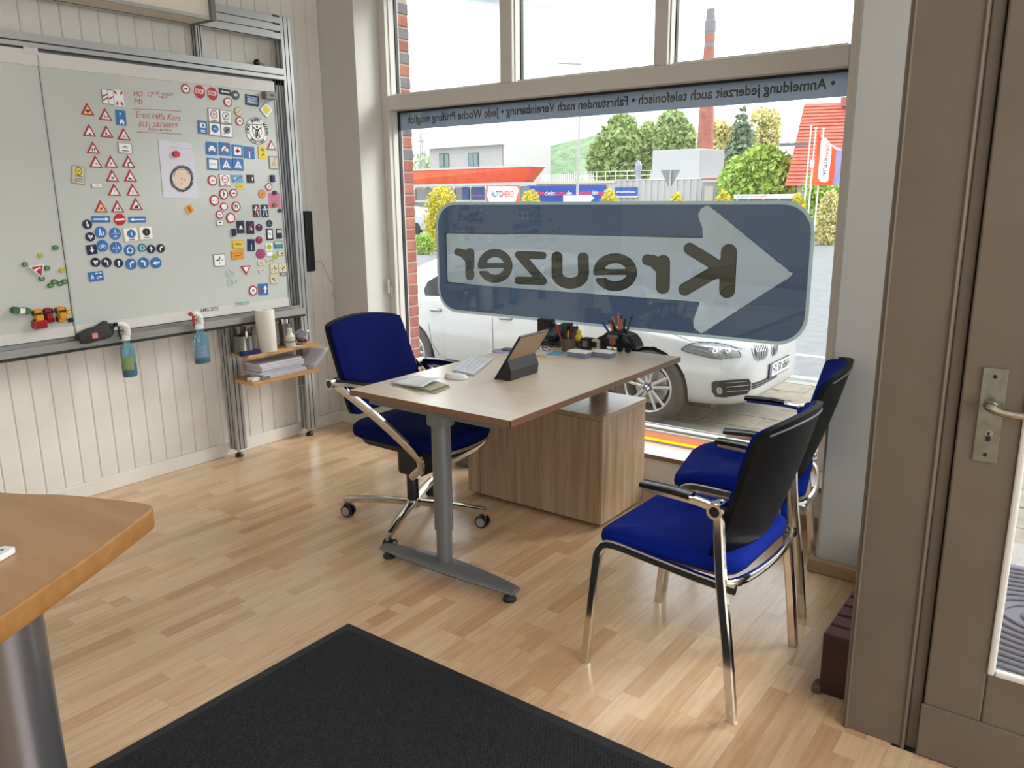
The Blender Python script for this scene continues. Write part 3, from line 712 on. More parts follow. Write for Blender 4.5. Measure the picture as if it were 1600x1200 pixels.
# car dealer's pavilion with the orange canopy
ORG = mat('orange cladding', (216, 88, 52), .6); SILV = mat('silver trim', (176, 178, 182), .4, .3); SHOW = mat('showroom glass', (112, 120, 118), .15, spec=.8)
pv2 = thing('showroom', 'showroom pavilion with orange canopy band and large panes', 'building', (onY(720, 300, 56)[0], 56, GZ))
pbox(560, 296, 812, 330, 58, 1.5, SHOW, zb=GZ).build('glass_front', parent=pv2)
cn = MB(); z0 = onY(700, 287, 55)[2]; z1 = onY(700, 265, 55)[2]; xl = onY(560, 280, 55)[0]; xr = onY(830, 270, 55)[0]; xr2 = onY(811, 287, 55)[0]
cn.add([(xl, 55, z0), (xr2, 55.6, z0), (xr, 55, z1), (xl, 55, z1), (xl, 57, z0), (xr2, 57, z0), (xr, 57, z1), (xl, 57, z1)], [(0, 1, 2, 3), (1, 5, 6, 2), (4, 7, 6, 5), (0, 3, 7, 4), (3, 2, 6, 7), (0, 4, 5, 1)], ORG); cn.build('canopy', parent=pv2)
MB().box((xl, 54.9, z1), (xr+.1, 57, z1+.16), SILV).build('canopy_top_trim', parent=pv2); MB().box((xl, 55.3, z0-.22), (xr2+.3, 57, z0), SILV).build('canopy_bottom_trim', parent=pv2)
for x in (646, 677, 707, 734, 757, 806): pbox(x, 289, x+2, 335, 57.8, .15, HW2, zb=GZ).build('mullion', parent=pv2)
pbox(640, 313, 760, 316, 57.85, .1, HW2).build('transom', parent=pv2)
pbox(722, 292, 732, 312, 57.8, .05, mat('poster blue', (62, 96, 160), .6)).build('poster', parent=pv2); pbox(736, 292, 757, 312, 57.8, .05, mat('poster blue', (62, 96, 160), .6)).build('poster', parent=pv2)
txt('autohero', 737, 757, 305, 4, 57.8, mat('pink print', (214, 120, 130), .6), pv2)
# white board with orange corners
WB = mat('sign white', (232, 232, 232), .6); NAVY = mat('navy print', (38, 48, 96), .6); ORP = mat('orange print', (232, 92, 54), .6)
POLEM = mat('galvanised pole', (165, 166, 166), .5, .4)
ab = thing('dealer_sign', 'white and orange AUTOHERO board under the canopy corner', 'sign', (onY(785, 305, 54)[0], 54, GZ))
pbox(760, 290, 811, 316, 54, .12, ORP, zb=onY(780, 318, 54)[2]).build('board', parent=ab)
a = [onY(x, y, 53.97) for x, y in ((763, 291), (808, 291.5), (810, 298), (807, 310), (804, 317), (765, 317), (761, 306))]
m_ = MB(); m_.slab([tuple(q) for q in a], (0, .02, 0), WB); m_.build('white_field', parent=ab)
for q in (764, 806): x = onY(q, 300, 54)[0]; MB().cyl((x, 54.2, GZ), (x, 54.2, onY(q, 292, 54)[2]), .05, POLEM, 8).build('post', parent=ab)
txt('AUTO', 767.5, 785, 303.5, 8.5, 53.95, NAVY, ab); txt('HERO', 785.5, 803, 303.5, 8.5, 53.95, ORP, ab)
# long low white hall
hall = thing('long_hall', 'long low white corrugated hall with a blue banner', 'building', (onY(960, 300, 64)[0], 64, GZ))
MB().box((onY(824, 300, 64)[0], 64, GZ), (onY(1096, 300, 64)[0], 76, onY(1000, 281.5, 64)[2]), HW).build('wall', parent=hall)
MB().box((onY(824, 300, 64)[0], 63.9, onY(900, 287, 64)[2]), (onY(962, 300, 64)[0], 76, onY(900, 283, 64)[2]), mat('roof sheet', (196, 190, 176), .7)).build('roof_edge', parent=hall)
MB().box((onY(962, 300, 64)[0], 63.9, onY(1000, 281.6, 64)[2]), (onY(1096, 300, 64)[0], 76, onY(1000, 280, 64)[2]), HW2).build('roof_edge', parent=hall)
cg = MB()
x = onY(965, 300, 64)[0]
while x < onY(1094, 300, 64)[0]:
    cg.box((x, 63.93, GZ), (x+.3, 64, onY(1000, 282, 64)[2]), HW); x += .6
cg.build('corrugation', parent=hall)
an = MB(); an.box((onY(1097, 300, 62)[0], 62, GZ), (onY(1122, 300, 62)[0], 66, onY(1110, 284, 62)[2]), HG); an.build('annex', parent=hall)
MB().box((onY(1095, 300, 61.8)[0], 61.8, onY(1110, 281, 61.8)[2]), (onY(1123, 300, 61.8)[0], 66.2, onY(1110, 278, 61.8)[2]), mat('brick red trim', (170, 96, 84), .8)).build('annex_roof', parent=hall)
pbox(1101, 291, 1113, 330, 61.95, .08, mat('door beige grey', (170, 168, 156), .7), zb=GZ).build('annex_door', parent=hall)
bn = thing('blue_banner', 'long blue banner with white and red web address on the hall front', 'sign', (onY(890, 300, 63.8)[0], 63.8, GZ))
BLB = mat('banner blue', (40, 76, 168), .6); RDP = mat('red print', (232, 74, 96), .6)
pbox(812, 291, 946, 314, 63.8, .06, BLB, zb=onY(880, 322, 63.8)[2]).build('cloth', parent=bn)
txt('wir', 820, 827, 302, 7, 63.75, WB, bn); txt('kaufen', 827.5, 851, 302, 7, 63.75, RDP, bn); txt('dein', 851.5, 867, 302, 7, 63.75, WB, bn); txt('auto', 867.5, 883, 302, 7, 63.75, RDP, bn); txt('.de', 883.5, 894, 302, 7, 63.75, WB, bn)
txt('wirkaufen', 906, 925, 301, 6, 63.75, RDP, bn); txt('dein', 925.5, 934, 301, 6, 63.75, WB, bn); txt('auto', 934.5, 944, 301, 6, 63.75, RDP, bn)
b2 = thing('blue_sign', 'small blue panel sign right of the long banner on the hall', 'sign', (onY(978, 300, 63.7)[0], 63.7, GZ))
pbox(961, 293, 995, 306, 63.8, .08, BLB).build('panel', parent=b2); pbox(961, 306.5, 996, 308.5, 63.7, .2, HW2).build('ledge', parent=b2)
txt('wirkaufendeinauto', 963, 993, 299.5, 3.2, 63.75, WB, b2)
# box on the roof
CORR = mat('corrugated sheet', (190, 191, 194), .5, .2)
bx = thing('roof_box', 'pale corrugated box structure on the hall roof, before the chimney', 'building', (onY(1060, 280, 66)[0], 66, onY(1000, 281.5, 64)[2]))
za, zb_ = onY(1050, 234, 66)[2], onY(1000, 281.5, 64)[2]; xa, xb = onY(1020, 250, 66)[0], onY(1094, 250, 66)[0]; xc = onY(1129, 250, 70)[0]
m_ = MB(); m_.prism([(xa, 66), (xb, 66), (xc, 70), (xa+3, 72)], zb_, za, CORR); m_.build('walls', parent=bx)
ri = MB()
for k in range(26):
    z = zb_+(za-zb_)*k/26; ri.box((xa-.02, 65.95, z), (xb, 66, z+.05), CORR)
ri.build('ribs', parent=bx)
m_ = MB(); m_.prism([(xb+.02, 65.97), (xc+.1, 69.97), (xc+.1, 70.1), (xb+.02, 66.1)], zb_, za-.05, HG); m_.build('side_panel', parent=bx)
vt = thing('roof_vent', 'grey mushroom-shaped ventilator on the hall roof', 'ventilator', (onY(997, 281, 66)[0], 66, zb_))
p = onY(997, 281, 66); k = 66/math.cos(YAW)/FPX; Mx = Matrix.Translation((p[0], 66, zb_))
MB().lathe([(3.4*k, 0), (3.4*k, 12*k), (4.8*k, 13*k), (4.8*k, 20*k), (3*k, 25*k), (.3*k, 27*k)], mat('galvanised', (140, 146, 158), .5, .4), 14, Mx).build('cowl', parent=vt)
rl = thing('roof_railing', 'thin white railing along the hall roof edge', 'railing', (onY(960, 281, 66)[0], 66, zb_))
RW = mat('white rail', (215, 215, 208), .6); rr_ = MB(); xL, xR = onY(898, 280, 66)[0], onY(1018, 280, 66)[0]
for zz in (13, 7): rr_.tube([(xL, 66, zb_+zz*k), (xR, 66, zb_+zz*k)], .03, RW, 6)
rr_.build('rails', parent=rl)
for q in (898, 915, 932, 946, 962, 980, 1000, 1017):
    x = onY(q, 280, 66)[0]; MB().cyl((x, 66, zb_-.05), (x, 66, zb_+13*k), .035, RW, 6).build('post', parent=rl)
fn = thing('roof_fence', 'short pale slatted parapet fence on the lower hall roof', 'fence', (onY(885, 281, 68)[0], 68, zb_))
for q in range(26):
    x = onY(846+q*3.2, 280, 68)[0]; MB().box((x, 68, onY(880, 284, 68)[2]), (x+.07, 68.05, onY(880, 272, 68)[2]), RW).build('slat', parent=fn)
# chimney
CHB = mat('chimney brick', (164, 104, 92), .9, noise=((136, 84, 76), 1.2)); CH2 = mat('chimney band', (120, 116, 122), .9)
p = onY(1096, 240, 78); k = 78/math.cos(YAW)/FPX; zt = onY(1102, 26, 78)[2]; ch = thing('chimney', 'tall tapering red brick chimney stack', 'chimney', (p[0], 78, GZ))
H = zt-GZ; Mx = Matrix.Translation((p[0]+.35, 78, GZ))
rAt = lambda z: (15.5-9*z/H)*k*.84
prof = []
nseg = 46
stk = MB()
for q in range(nseg):
    z0_, z1_ = H*q/nseg, H*(q+1)/nseg; stk.lathe([(rAt(z0_), z0_), (rAt(z1_)*1.003, z1_-.04), (rAt(z1_)*.985, z1_-.04), (rAt(z1_)*.985, z1_)], CH2 if q > nseg-9 and q % 3 == 0 else CHB, 18, Mx, cap=False)
stk.build('shaft', parent=ch)
MB().lathe([(rAt(H)*1.0, H-1.6), (rAt(H)*1.25, H-1.4), (rAt(H)*1.25, H-.5), (rAt(H)*.9, H-.3), (rAt(H)*.9, H+.6)], CH2, 18, Mx).build('crown', parent=ch)
# lamp post, mast, yield sign back, arrow board, hoarding
GAL = mat('galvanised pole', (165, 166, 166), .5, .4)
p = onY(905, 300, 40); lp = thing('lamp_post', 'slim grey street lamp post in front of the blue banner', 'lamp post', (p[0], 40, GZ))
MB().tube([(p[0], 40, GZ), (onY(902, 300, 40)[0], 40, 1.5), (onY(907, 190, 40)[0], 40, onY(907, 100, 40)[2])], [.09, .075, .05], GAL, 8).build('pole', parent=lp)
zl = onY(907, 100, 40)[2]; MB().tube([(onY(907, 190, 40)[0], 40, zl), (onY(907, 190, 40)[0]-1.2, 39.6, zl+.1)], .05, GAL, 8).build('arm', parent=lp)
tl = thing('signal_mast', 'thin far mast with small fittings beside the lamp post', 'mast', (onY(900, 300, 80)[0], 80, GZ)); q = onY(900, 200, 80)
MB().tube([(q[0], 80, GZ), (q[0], 80, q[2])], .05, GAL, 6).build('mast', parent=tl); MB().box((q[0]-.4, 80, q[2]-1.6), (q[0]+.35, 80.06, q[2]-1.5), GAL).build('crossbar', parent=tl)
lt = thing('lattice_mast', 'steel lattice power mast at the left above the orange canopy', 'mast', (onY(659, 300, 100)[0], 100, GZ)); L_ = MB()
k = 100/math.cos(YAW)/FPX; p = onY(659, 207, 100); H = p[2]-GZ; LM = mat('lattice steel', (150, 152, 156), .6, .3)
for sx in (-1, 1):
    for sy in (-1, 1): L_.tube([(p[0]+sx*4*k, 100+sy*4*k, GZ), (p[0]+sx*2*k, 100+sy*2*k, p[2])], .09, LM, 4)
for q in range(16):
    u = q/16; u2 = (q+1)/16; w0, w1 = (4-2*u)*k, (4-2*u2)*k; s_ = 1 if q % 2 else -1
    L_.tube([(p[0]-s_*w0, 100-w0, GZ+H*u), (p[0]+s_*w1, 100-w1, GZ+H*u2)], .06, LM, 4); L_.tube([(p[0]-w1, 100-w1, GZ+H*u2), (p[0]+w1, 100-w1, GZ+H*u2)], .06, LM, 4)
L_.build('lattice', parent=lt); MB().box((p[0]-1.6, 100, p[2]-1.4), (p[0]+.4, 100.1, p[2]-1.25), LM).build('crossarm', parent=lt)
YS_ = 27; k = YS_/math.cos(YAW)/FPX
ys = thing('yield_sign', 'triangular road sign seen from behind on a grey post', 'road sign', (onY(1044, 300, YS_)[0], YS_, GZ))
a = [onY(1032, 265.5, YS_), onY(1063, 264.5, YS_), onY(1046, 296, YS_)]; m_ = MB(); m_.slab([tuple(q) for q in a], (0, .03, 0), mat('sign back grey', (118, 124, 128), .6)); m_.build('plate', parent=ys, bevel=.01)
MB().cyl((a[2][0], YS_-.05, GZ), (a[2][0]+.05, YS_-.05, a[0][2]-.02), .033, GAL, 8).build('post', parent=ys)
ar = thing('direction_board', 'white arrow-shaped direction board pointing right at the lamp post foot', 'road sign', (onY(903, 309, 34)[0], 34, GZ))
a = [onY(x, y, 34) for x, y in ((880, 304), (922, 304.5), (928, 309), (922, 315), (880, 315))]; m_ = MB(); m_.slab([tuple(q) for q in a], (0, .04, 0), WB); m_.build('board', parent=ar)
q = onY(903, 304, 34); MB().cyl((q[0], 34.08, GZ), (q[0], 34.08, q[2]), .04, GAL, 8).build('post', parent=ar)
MB().box((onY(880, 304, 34)[0], 33.98, onY(900, 305.2, 34)[2]), (onY(922, 304, 34)[0], 34, onY(900, 304.4, 34)[2]), mat('red print', (232, 74, 96), .6)).build('red_stripe', parent=ar)
ho = thing('hoarding', 'long low white advertising hoarding behind the right-hand conifers', 'sign', (onY(1195, 308, 36)[0], 36, GZ))
pbox(1147, 304, 1243, 310, 36, .08, WB).build('board', parent=ho); pbox(1149, 310.5, 1243, 330, 36.3, .06, DKF, zb=GZ).build('lower_panel', parent=ho)
txt('gut gemacht mit', 1152, 1177, 307, 2.2, 36, NAVY, ho); txt('AUTOHERO', 1178, 1199, 307, 2.4, 36, ORP, ho)
for q in (1152, 1170, 1193, 1218): x = onY(q, 308, 36.2)[0]; MB().cyl((x, 36.2, GZ), (x, 36.2, onY(q, 306, 36.2)[2]), .04, GAL, 6).build('post', parent=ho)
# red roofed house
RT = mat('red roof tile', (208, 112, 92), .8, noise=((192, 92, 74), 3)); rh_ = thing('red_roof_house', 'house with a steep red tiled hip roof at the right', 'building', (onY(1290, 300, 58)[0], 58, GZ))
Z = lambda x, y, Y: tuple(onY(x, y, Y))
p0, p1, p2, p3 = Z(1228, 290, 54), Z(1360, 290, 54), Z(1360, 158, 60), Z(1257, 162, 60)
m_ = MB(); m_.slab([p0, p1, p2, p3], (0, .5, 0), RT); m_.build('roof_slope', parent=rh_)
tl_ = MB(); n = 24
for k_ in range(n):
    u = k_/n; A = V(p0).lerp(V(p3), u); Bq = V(p1).lerp(V(p2), u); A2 = V(p0).lerp(V(p3), u+.9/n); B2 = V(p1).lerp(V(p2), u+.9/n)
    tl_.slab([tuple(A+V((0, -.13, 0))), tuple(Bq+V((0, -.13, 0))), tuple(B2+V((0, -.02, 0))), tuple(A2+V((0, -.02, 0)))], (0, .1, 0), RT)
tl_.build('tile_courses', parent=rh_)
m_ = MB(); m_.slab([p0, p3, Z(1262, 170, 66), Z(1222, 292, 66)], (.2, 0, 0), RT); m_.build('roof_side', parent=rh_)
MB().box((p0[0]+.5, 54.8, GZ), (p1[0], 66, p0[2]+.3), HW).build('walls', parent=rh_)
pbox(1218, 224, 1262, 226.5, 54.0, .3, DKF).build('gutter', parent=rh_); pbox(1218, 219, 1231, 233, 56, .3, HW2).build('balcony_rail', parent=rh_)
pbox(1266, 250, 1269.5, 262, 53.8, .3, HW2).build('roof_window', parent=rh_)
pbox(1314, 152, 1328, 165, 59, 1.2, CHB).build('chimney_stack', parent=rh_)
# flag poles and flag
WP = mat('white pole', (222, 222, 218), .5); FY = 32
for i, (xt, yt, xb_, yb) in enumerate(((1267.5, 198, 1257, 300), (1275, 201, 1263.5, 310), (1283, 202, 1271, 318))):
    fp = thing('flag_pole', ('leftmost white flag pole before the red roof', 'middle white flag pole, next to the flag', 'white flag pole at the flag\'s upper corner')[i], 'flag pole', (onY(xb_, yb, FY)[0], FY, GZ), 'white flag poles')
    A = onY(xt, yt, FY); Bb = onY(xb_, yb, FY); MB().tube([(Bb[0], FY+.3*(i == 2), GZ), (A[0], FY+.3*(i == 2), A[2])], [.035, .025], WP, 8).build('pole', parent=fp); MB().ball((A[0], FY+.3*(i == 2), A[2]+.03), .045, WP, 8).build('finial', parent=fp)
fg = thing('flag', 'orange and violet hanging flag with vertical AUTOHERO lettering', 'flag', (onY(1285, 250, FY)[0], FY, GZ))
def fl_(u, v):
    xl = 1278+(1268-1278)*v; xr_ = 1283+(1319-1283)*min(1, v*3.0)**.8-8*v*v+(3 if v < .35 else 0)
    x = xl+(xr_-xl)*u; y = 203+(289-203)*v+(u*38*max(0, 1-v*2.1))*.5; q = onY(x, y, FY); return (q[0], FY+.12*math.sin(u*7+v*3), q[2])
OF = mat('flag orange', (240, 92, 52), .8); VF = mat('flag violet', (150, 150, 206), .8)
g1 = MB(); g1.grid(lambda u, v: fl_(u*.74, v), 8, 16, OF); g1.build('orange_cloth', parent=fg, smooth=True); g2 = MB(); g2.grid(lambda u, v: fl_(.74+u*.26, v), 4, 16, VF); g2.build('violet_cloth', parent=fg, smooth=True)
m_ = MB(); a = [onY(x, y, FY-.14) for x, y in ((1286, 214), (1292, 217), (1299, 227), (1299, 240), (1294, 282), (1290, 285), (1282, 284), (1278, 278), (1283, 219))]; m_.slab([tuple(q) for q in a], (0, .01, 0), WB); m_.build('white_field', parent=fg)
for s_, ya, yb, cc in (('AUTO', 274, 249, NAVY), ('HERO', 248, 222, ORP)):
    vs, fs = text2d(s_); xa = min(v[0] for v in vs); xb = max(v[0] for v in vs); P = []
    for v in vs:
        u = (v[0]-xa)/(xb-xa); y = ya+(yb-ya)*u; xc_ = 1287.0+(1293.5-1287.0)*((274-y)/52); P.append(tuple(onY(xc_+v[1]*7.5, y, FY-.17)))
    m_ = MB(); m_.add(P, fs, cc); m_.build('lettering', parent=fg)
# parked cars across the road, glimpsed beside the bricks
def simple_car(name, label, px, Y, col, ln=4.3, group=None, yaw=0):
    b = onY(px, 350, Y); t = thing(name, label, 'car', (b[0], Y, GZ), group); m = mat(label[:18]+' paint', col, .3, spec=.6); R = []
    pr = [(0, .35), (.03, .6), (.35, .82), (1.1, .92), (1.7, 1.32), (2.2, 1.42), (3.1, 1.38), (3.75, .98), (4.2, .9), (4.3, .4)]
    body = MB()
    P = [(x-ln/2, .25) for x in (0, ln)][:0]+[(x-ln/2, z) for x, z in pr]
    full = [(-ln/2+.05, .22)]+P+[(ln/2-.1, .22)]
    for yy, s_ in ((-.82, .93), (-.7, 1), (.7, 1), (.82, .93)): R.append([(b[0]+x*s_, Y+yy, GZ+z*(s_ if z > .9 else 1)) for x, z in full])
    body.rings(R, m); body.build('body', parent=t, bevel=.03)
    gm = mat('car glass dark', (32, 38, 44), .1, spec=.9)
    MB().box((b[0]-.85, Y-.83, GZ+.95), (b[0]+1.2, Y-.76, GZ+1.26), gm).build('side_glass', parent=t, bevel=.02)
    for s_ in (-1.35, 1.3):
        MB().cyl((b[0]+s_, Y-.86, GZ+.3), (b[0]+s_, Y-.6, GZ+.3), .3, mat('tyre', (26, 26, 27), .8), 16).build('wheel', parent=t)
    MB().box((b[0]+ln/2-.06, Y-.75, GZ+.62), (b[0]+ln/2+.02, Y-.45, GZ+.75), mat('tail red', (170, 24, 30), .3)).build('tail_lamp', parent=t)
simple_car('parked_car', 'silver car parked before the showroom, right beside the brick edge', 640, 34, (176, 182, 190), group=None)
simple_car('parked_car', 'dark car in front of the showroom glass, behind the silver one', 628, 44, (52, 60, 72))
# ------------------------------------------------------------------ the parked white car
CW = mat('white car paint', (170, 170, 169), .25, spec=.6, coat=.6); CG = mat('car glass tinted', (22, 26, 32), .12, spec=.25); CK = mat('car black trim', (20, 20, 22), .45)
CCH = mat('car chrome', (205, 206, 208), .15, 1.0); TYRE = mat('car tyre', (58, 56, 54), .85, bump=(80, .3, .003)); RIM = mat('alloy rim', (188, 190, 192), .3, .75)
car = thing('car', 'white estate car parked along the pavement outside the window', 'car', (-4.8, 7.3, GZ))
CX, CY, CZ = -2.38, 7.3, GZ+.015      # nose, centre line, ground
# stations: s = distance back from the nose; w half width, z0 underside, zs shoulder, wt/zt top edge, zc crown
ST_ = [(0.00, .46, .34, .60, .42, .66, .67), (.03, .62, .25, .66, .55, .73, .745), (.12, .74, .21, .70, .64, .775, .80), (.28, .835, .19, .73, .70, .81, .85), (.55, .895, .19, .78, .73, .86, .905), (.95, .915, .20, .83, .74, .905, .95),
       (1.35, .92, .20, .87, .74, .945, .985), (1.62, .925, .20, .90, .74, .98, 1.02), (1.80, .925, .20, .915, .735, 1.05, 1.08), (2.1, .925, .20, .92, .69, 1.22, 1.27), (2.5, .925, .20, .93, .63, 1.36, 1.43), (3.0, .925, .20, .935, .62, 1.385, 1.46),
       (3.5, .92, .20, .945, .60, 1.36, 1.44), (3.85, .915, .20, .95, .58, 1.30, 1.385), (4.1, .91, .20, .95, .60, 1.19, 1.27), (4.35, .90, .22, .94, .66, 1.04, 1.10), (4.6, .87, .25, .91, .70, .98, 1.0), (4.85, .78, .30, .86, .62, .92, .93), (4.9, .66, .38, .80, .5, .84, .85)]
def sec(s, w_, z0, zs, wt, zt, zc):
    h = [(0, z0), (w_*.72, z0), (w_*.93, z0+.03), (w_*.985, z0+.14), (w_, z0+(zs-z0)*.52), (w_*.995, z0+(zs-z0)*.78), (w_*.955, zs), (w_*.955+(wt-w_*.955)*.12, zs+(zt-zs)*.08), (wt+.02, zt-(zt-zs)*.08), (wt*.93, zt+(zc-zt)*.35), (wt*.5, zc-.01), (0, zc)]
    L_ = [(CX-s, CY-y, CZ+z) for y, z in h]; R_ = [(CX-s, CY+y, CZ+z) for y, z in h[-2:0:-1]]
    return L_+R_
bd = MB(); bd.rings([sec(*a) for a in ST_], CW)
body = bd.build('body', parent=car, smooth=True, sub=3)
body.modifiers['sub'].render_levels = 3
me_tmp = None
hubs = [(-3.257, CZ+.335), (-6.225, CZ+.335)]
for hx, hz_ in hubs:
    for sgn in (-1, 1):
        c = MB(); ya, yb = (CY-.98, CY-.60) if sgn < 0 else (CY+.60, CY+.98)
        c.cyl((hx, ya, hz_), (hx, yb, hz_), .372, mat('wheel housing', (14, 14, 15), .9), 40)
        # cut the arch with a temporary solid, then keep only the result
        ob = c.build('arch_cut', parent=None)
        md = body.modifiers.new('cut', 'BOOLEAN'); md.operation = 'DIFFERENCE'; md.object = ob; md.solver = 'EXACT'
        ob['_tmp'] = 1
bpy.context.view_layer.update()
dg = bpy.context.evaluated_depsgraph_get()
new = bpy.data.meshes.new_from_object(body.evaluated_get(dg)); body.modifiers.clear()
new.name = 'body'; body.data = new
for ob in [q for q in bpy.data.objects if q.get('_tmp')]: bpy.data.objects.remove(ob)
if len(new.materials) < 2: new.materials.append(mat('wheel housing', (14, 14, 15), .9))
# faces of the greenhouse become glass
offc = V(car.location)
gi = len(new.materials); new.materials.append(CG); dk = [i for i, m_ in enumerate(new.materials) if m_ and m_.name == 'wheel housing'][0]
for p in new.polygons:
    c = p.center+offc; s = CX-c.x; y = abs(c.y-CY); z = c.z-CZ
    for hx, hz_ in hubs:
        if (c.x-hx)**2+(c.z-hz_)**2 < .374**2 and .58 < y < .99 and z < .72: p.material_index = dk
    if p.normal.z < .93:
        if 1.95 < s < 3.35 and y > .5 and .975 < z < 1.315 and abs(p.normal.y) > .5: p.material_index = gi
        if 1.78 < s < 2.42 and y < .62 and z > 1.04 and p.normal.x > .25: p.material_index = gi
        if s > 3.9 and z > 1.0 and y < .56 and p.normal.x < -.25: p.material_index = gi
for p in new.polygons: p.use_smooth = True
try: new.set_sharp_from_angle(angle=math.radians(40))
except Exception: pass
bpy.context.view_layer.update()
bvh = BVHTree.FromPolygons([v.co+offc for v in new.vertices], [tuple(p.vertices) for p in new.polygons])
def oncar(x, y, off=.004):
    d = V(ray(x, y)).normalized(); h = bvh.ray_cast(V(CO), d)
    if h[0] is None: return None
    return h[0]-d*off
def patch(name, f, bx, m, off=.004, step=1.6, parent=car, solid=0):
    mb = MB(); region(mb, f, bx[0], bx[1], bx[2], bx[3], step, lambda x, y: (lambda q: tuple(q) if q is not None else None)(oncar(x, y, off)), m)
    return mb.build(name, parent=parent, smooth=True)
q7 = lambda x, y: (900+x/3.81, 500+y/3.81)
# head lamp
HLo = [q7(*p) for p in ((622, 175), (650, 152), (690, 136), (760, 130), (850, 136), (920, 150), (960, 168), (985, 205), (978, 222), (930, 226), (860, 234), (800, 226), (720, 206), (660, 192))]
LAMPG = mat('lamp glass', (170, 174, 176), .08, .5, spec=1.0, coat=.6); LAMPD = mat('lamp inner dark', (128, 132, 134), .3, .5)
hlb = (1060, 530, 1165, 565)
hl_ = patch('headlamp', d_poly(HLo), hlb, LAMPD, .006)
patch('lamp_rim', d_sub(d_poly(HLo), d_off(d_poly(HLo), -.9)), hlb, CK, .010, 1.0, hl_)
for nm, (x, y, r) in (('lens', (830, 192, 20)), ('lens', (905, 190, 22))):
    p = oncar(*q7(x, y), .012)
    if p is not None: MB().ball(tuple(p), (.03, .03, .045), CCH, 12).build(nm, parent=hl_, smooth=True)
patch('lamp_bar', d_min(d_stroke([q7(690, 165), q7(780, 190), q7(830, 222)], 2.2), d_stroke([q7(700, 150), q7(860, 165), q7(960, 178)], 2.6)), hlb, LAMPG, .012, 1.0, hl_)
patch('lamp_reflector', d_poly([q7(*p) for p in ((790, 170), (870, 165), (860, 225), (800, 215))]), hlb, LAMPG, .009, 1.2, hl_)
# kidney grille
for i, P in enumerate((((1048, 165), (1060, 148), (1100, 140), (1145, 140), (1148, 175), (1140, 215), (1120, 236), (1085, 243), (1062, 222)), ((1165, 142), (1205, 140), (1206, 170), (1198, 200), (1172, 218), (1163, 190)))):
    KP = [q7(*p) for p in P]; kb_ = (min(p[0] for p in KP)-3, min(p[1] for p in KP)-3, max(p[0] for p in KP)+3, max(p[1] for p in KP)+3)
    gk = patch('grille', d_poly(KP), kb_, CK, .006, 1.0)
    patch('grille_frame', d_sub(d_poly(KP), d_off(d_poly(KP), -1.3)), kb_, CCH, .012, .8, gk)
    for k in range(8 if i == 0 else 4):
        x = 1065+k*10.5 if i == 0 else 1172+k*8.5; sl2 = d_poly(KP)
        st2 = d_stroke([q7(x, 135), q7(x+14, 190), q7(x+12, 245)], 1.0)
        patch('slat', (lambda a, b: lambda X, Y: np.maximum(a(X, Y), b(X, Y)))(d_off(sl2, -1), st2), kb_, CCH, .015, .7, gk)
# lower intake, fog lamp
fo = d_poly([q7(*p) for p in ((806, 372), (830, 362), (1030, 350), (1042, 372), (1040, 412), (1020, 440), (880, 462), (830, 458), (808, 425))])
ik = patch('fog_recess', fo, (1108, 588, 1178, 624), CK, .005, 1.2)
patch('recess_rim', d_sub(d_off(fo, 1.2), fo), (1104, 584, 1182, 628), CW, .012, 1.0, ik)
for L_ in (((895, 400), (1030, 388)), ((900, 425), (1025, 418)), ((890, 375), (1015, 366))): patch('fin', d_stroke([q7(*p) for p in L_], 1.1), (1108, 588, 1178, 624), CCH if L_[0][1] > 398 else LAMPD, .014, .8, ik)
patch('fog_lamp', d_off(d_stroke([q7(853, 416), q7(855, 426)], 8.6), 0), (1112, 596, 1136, 622), LAMPG, .016, .8, ik)
patch('fog_lens', d_stroke([q7(855, 416), q7(856, 426)], 4.5), (1112, 596, 1136, 622), LAMPD, .02, .7, ik)
cg_ = patch('centre_intake', d_poly([q7(*p) for p in ((1044, 378), (1100, 362), (1195, 312), (1196, 340), (1100, 394), (1044, 416))]), (1170, 578, 1218, 612), CK, .006, 1.2)
for dy in (10, 22): patch('slat', d_stroke([q7(1050, 380+dy), q7(1105, 364+dy), q7(1190, 318+dy)], .9), (1170, 578, 1218, 612), LAMPD, .012, .8, cg_)
# number plate: a flat plate on the nose
PW = mat('plate white', (226, 226, 222), .4); PB = mat('plate blue', (44, 70, 168), .4); PK = mat('plate black', (20, 20, 24), .5)
zl_, zr_ = onY(1190, 590, CY-.26)[2], onY(1219, 563, CY+.26)[2]; zp = (onY(1190, 592, CY-.2)[2]+onY(1218, 566, CY+.2)[2])/2+.05
XP = CX+.012
pt = MB(); pt.box((XP-.03, CY-.27, zp-.065), (XP, CY+.27, zp+.065), PK); pt.box((XP, CY-.262, zp-.057), (XP+.003, CY+.262, zp+.057), PW); pt.box((XP+.003, CY-.262, zp-.057), (XP+.0045, CY-.222, zp+.057), PB)
plt = pt.build('number_plate', parent=car)
vs, fs = text2d('HX\u00b7SR 686H'); xa = min(v[0] for v in vs); xb = max(v[0] for v in vs)
m_ = MB(); m_.add([(XP+.005, CY-.205+(v[0]-xa)/(xb-xa)*.45, zp+v[1]*.115) for v in vs], fs, PK); m_.build('plate_lettering', parent=plt)
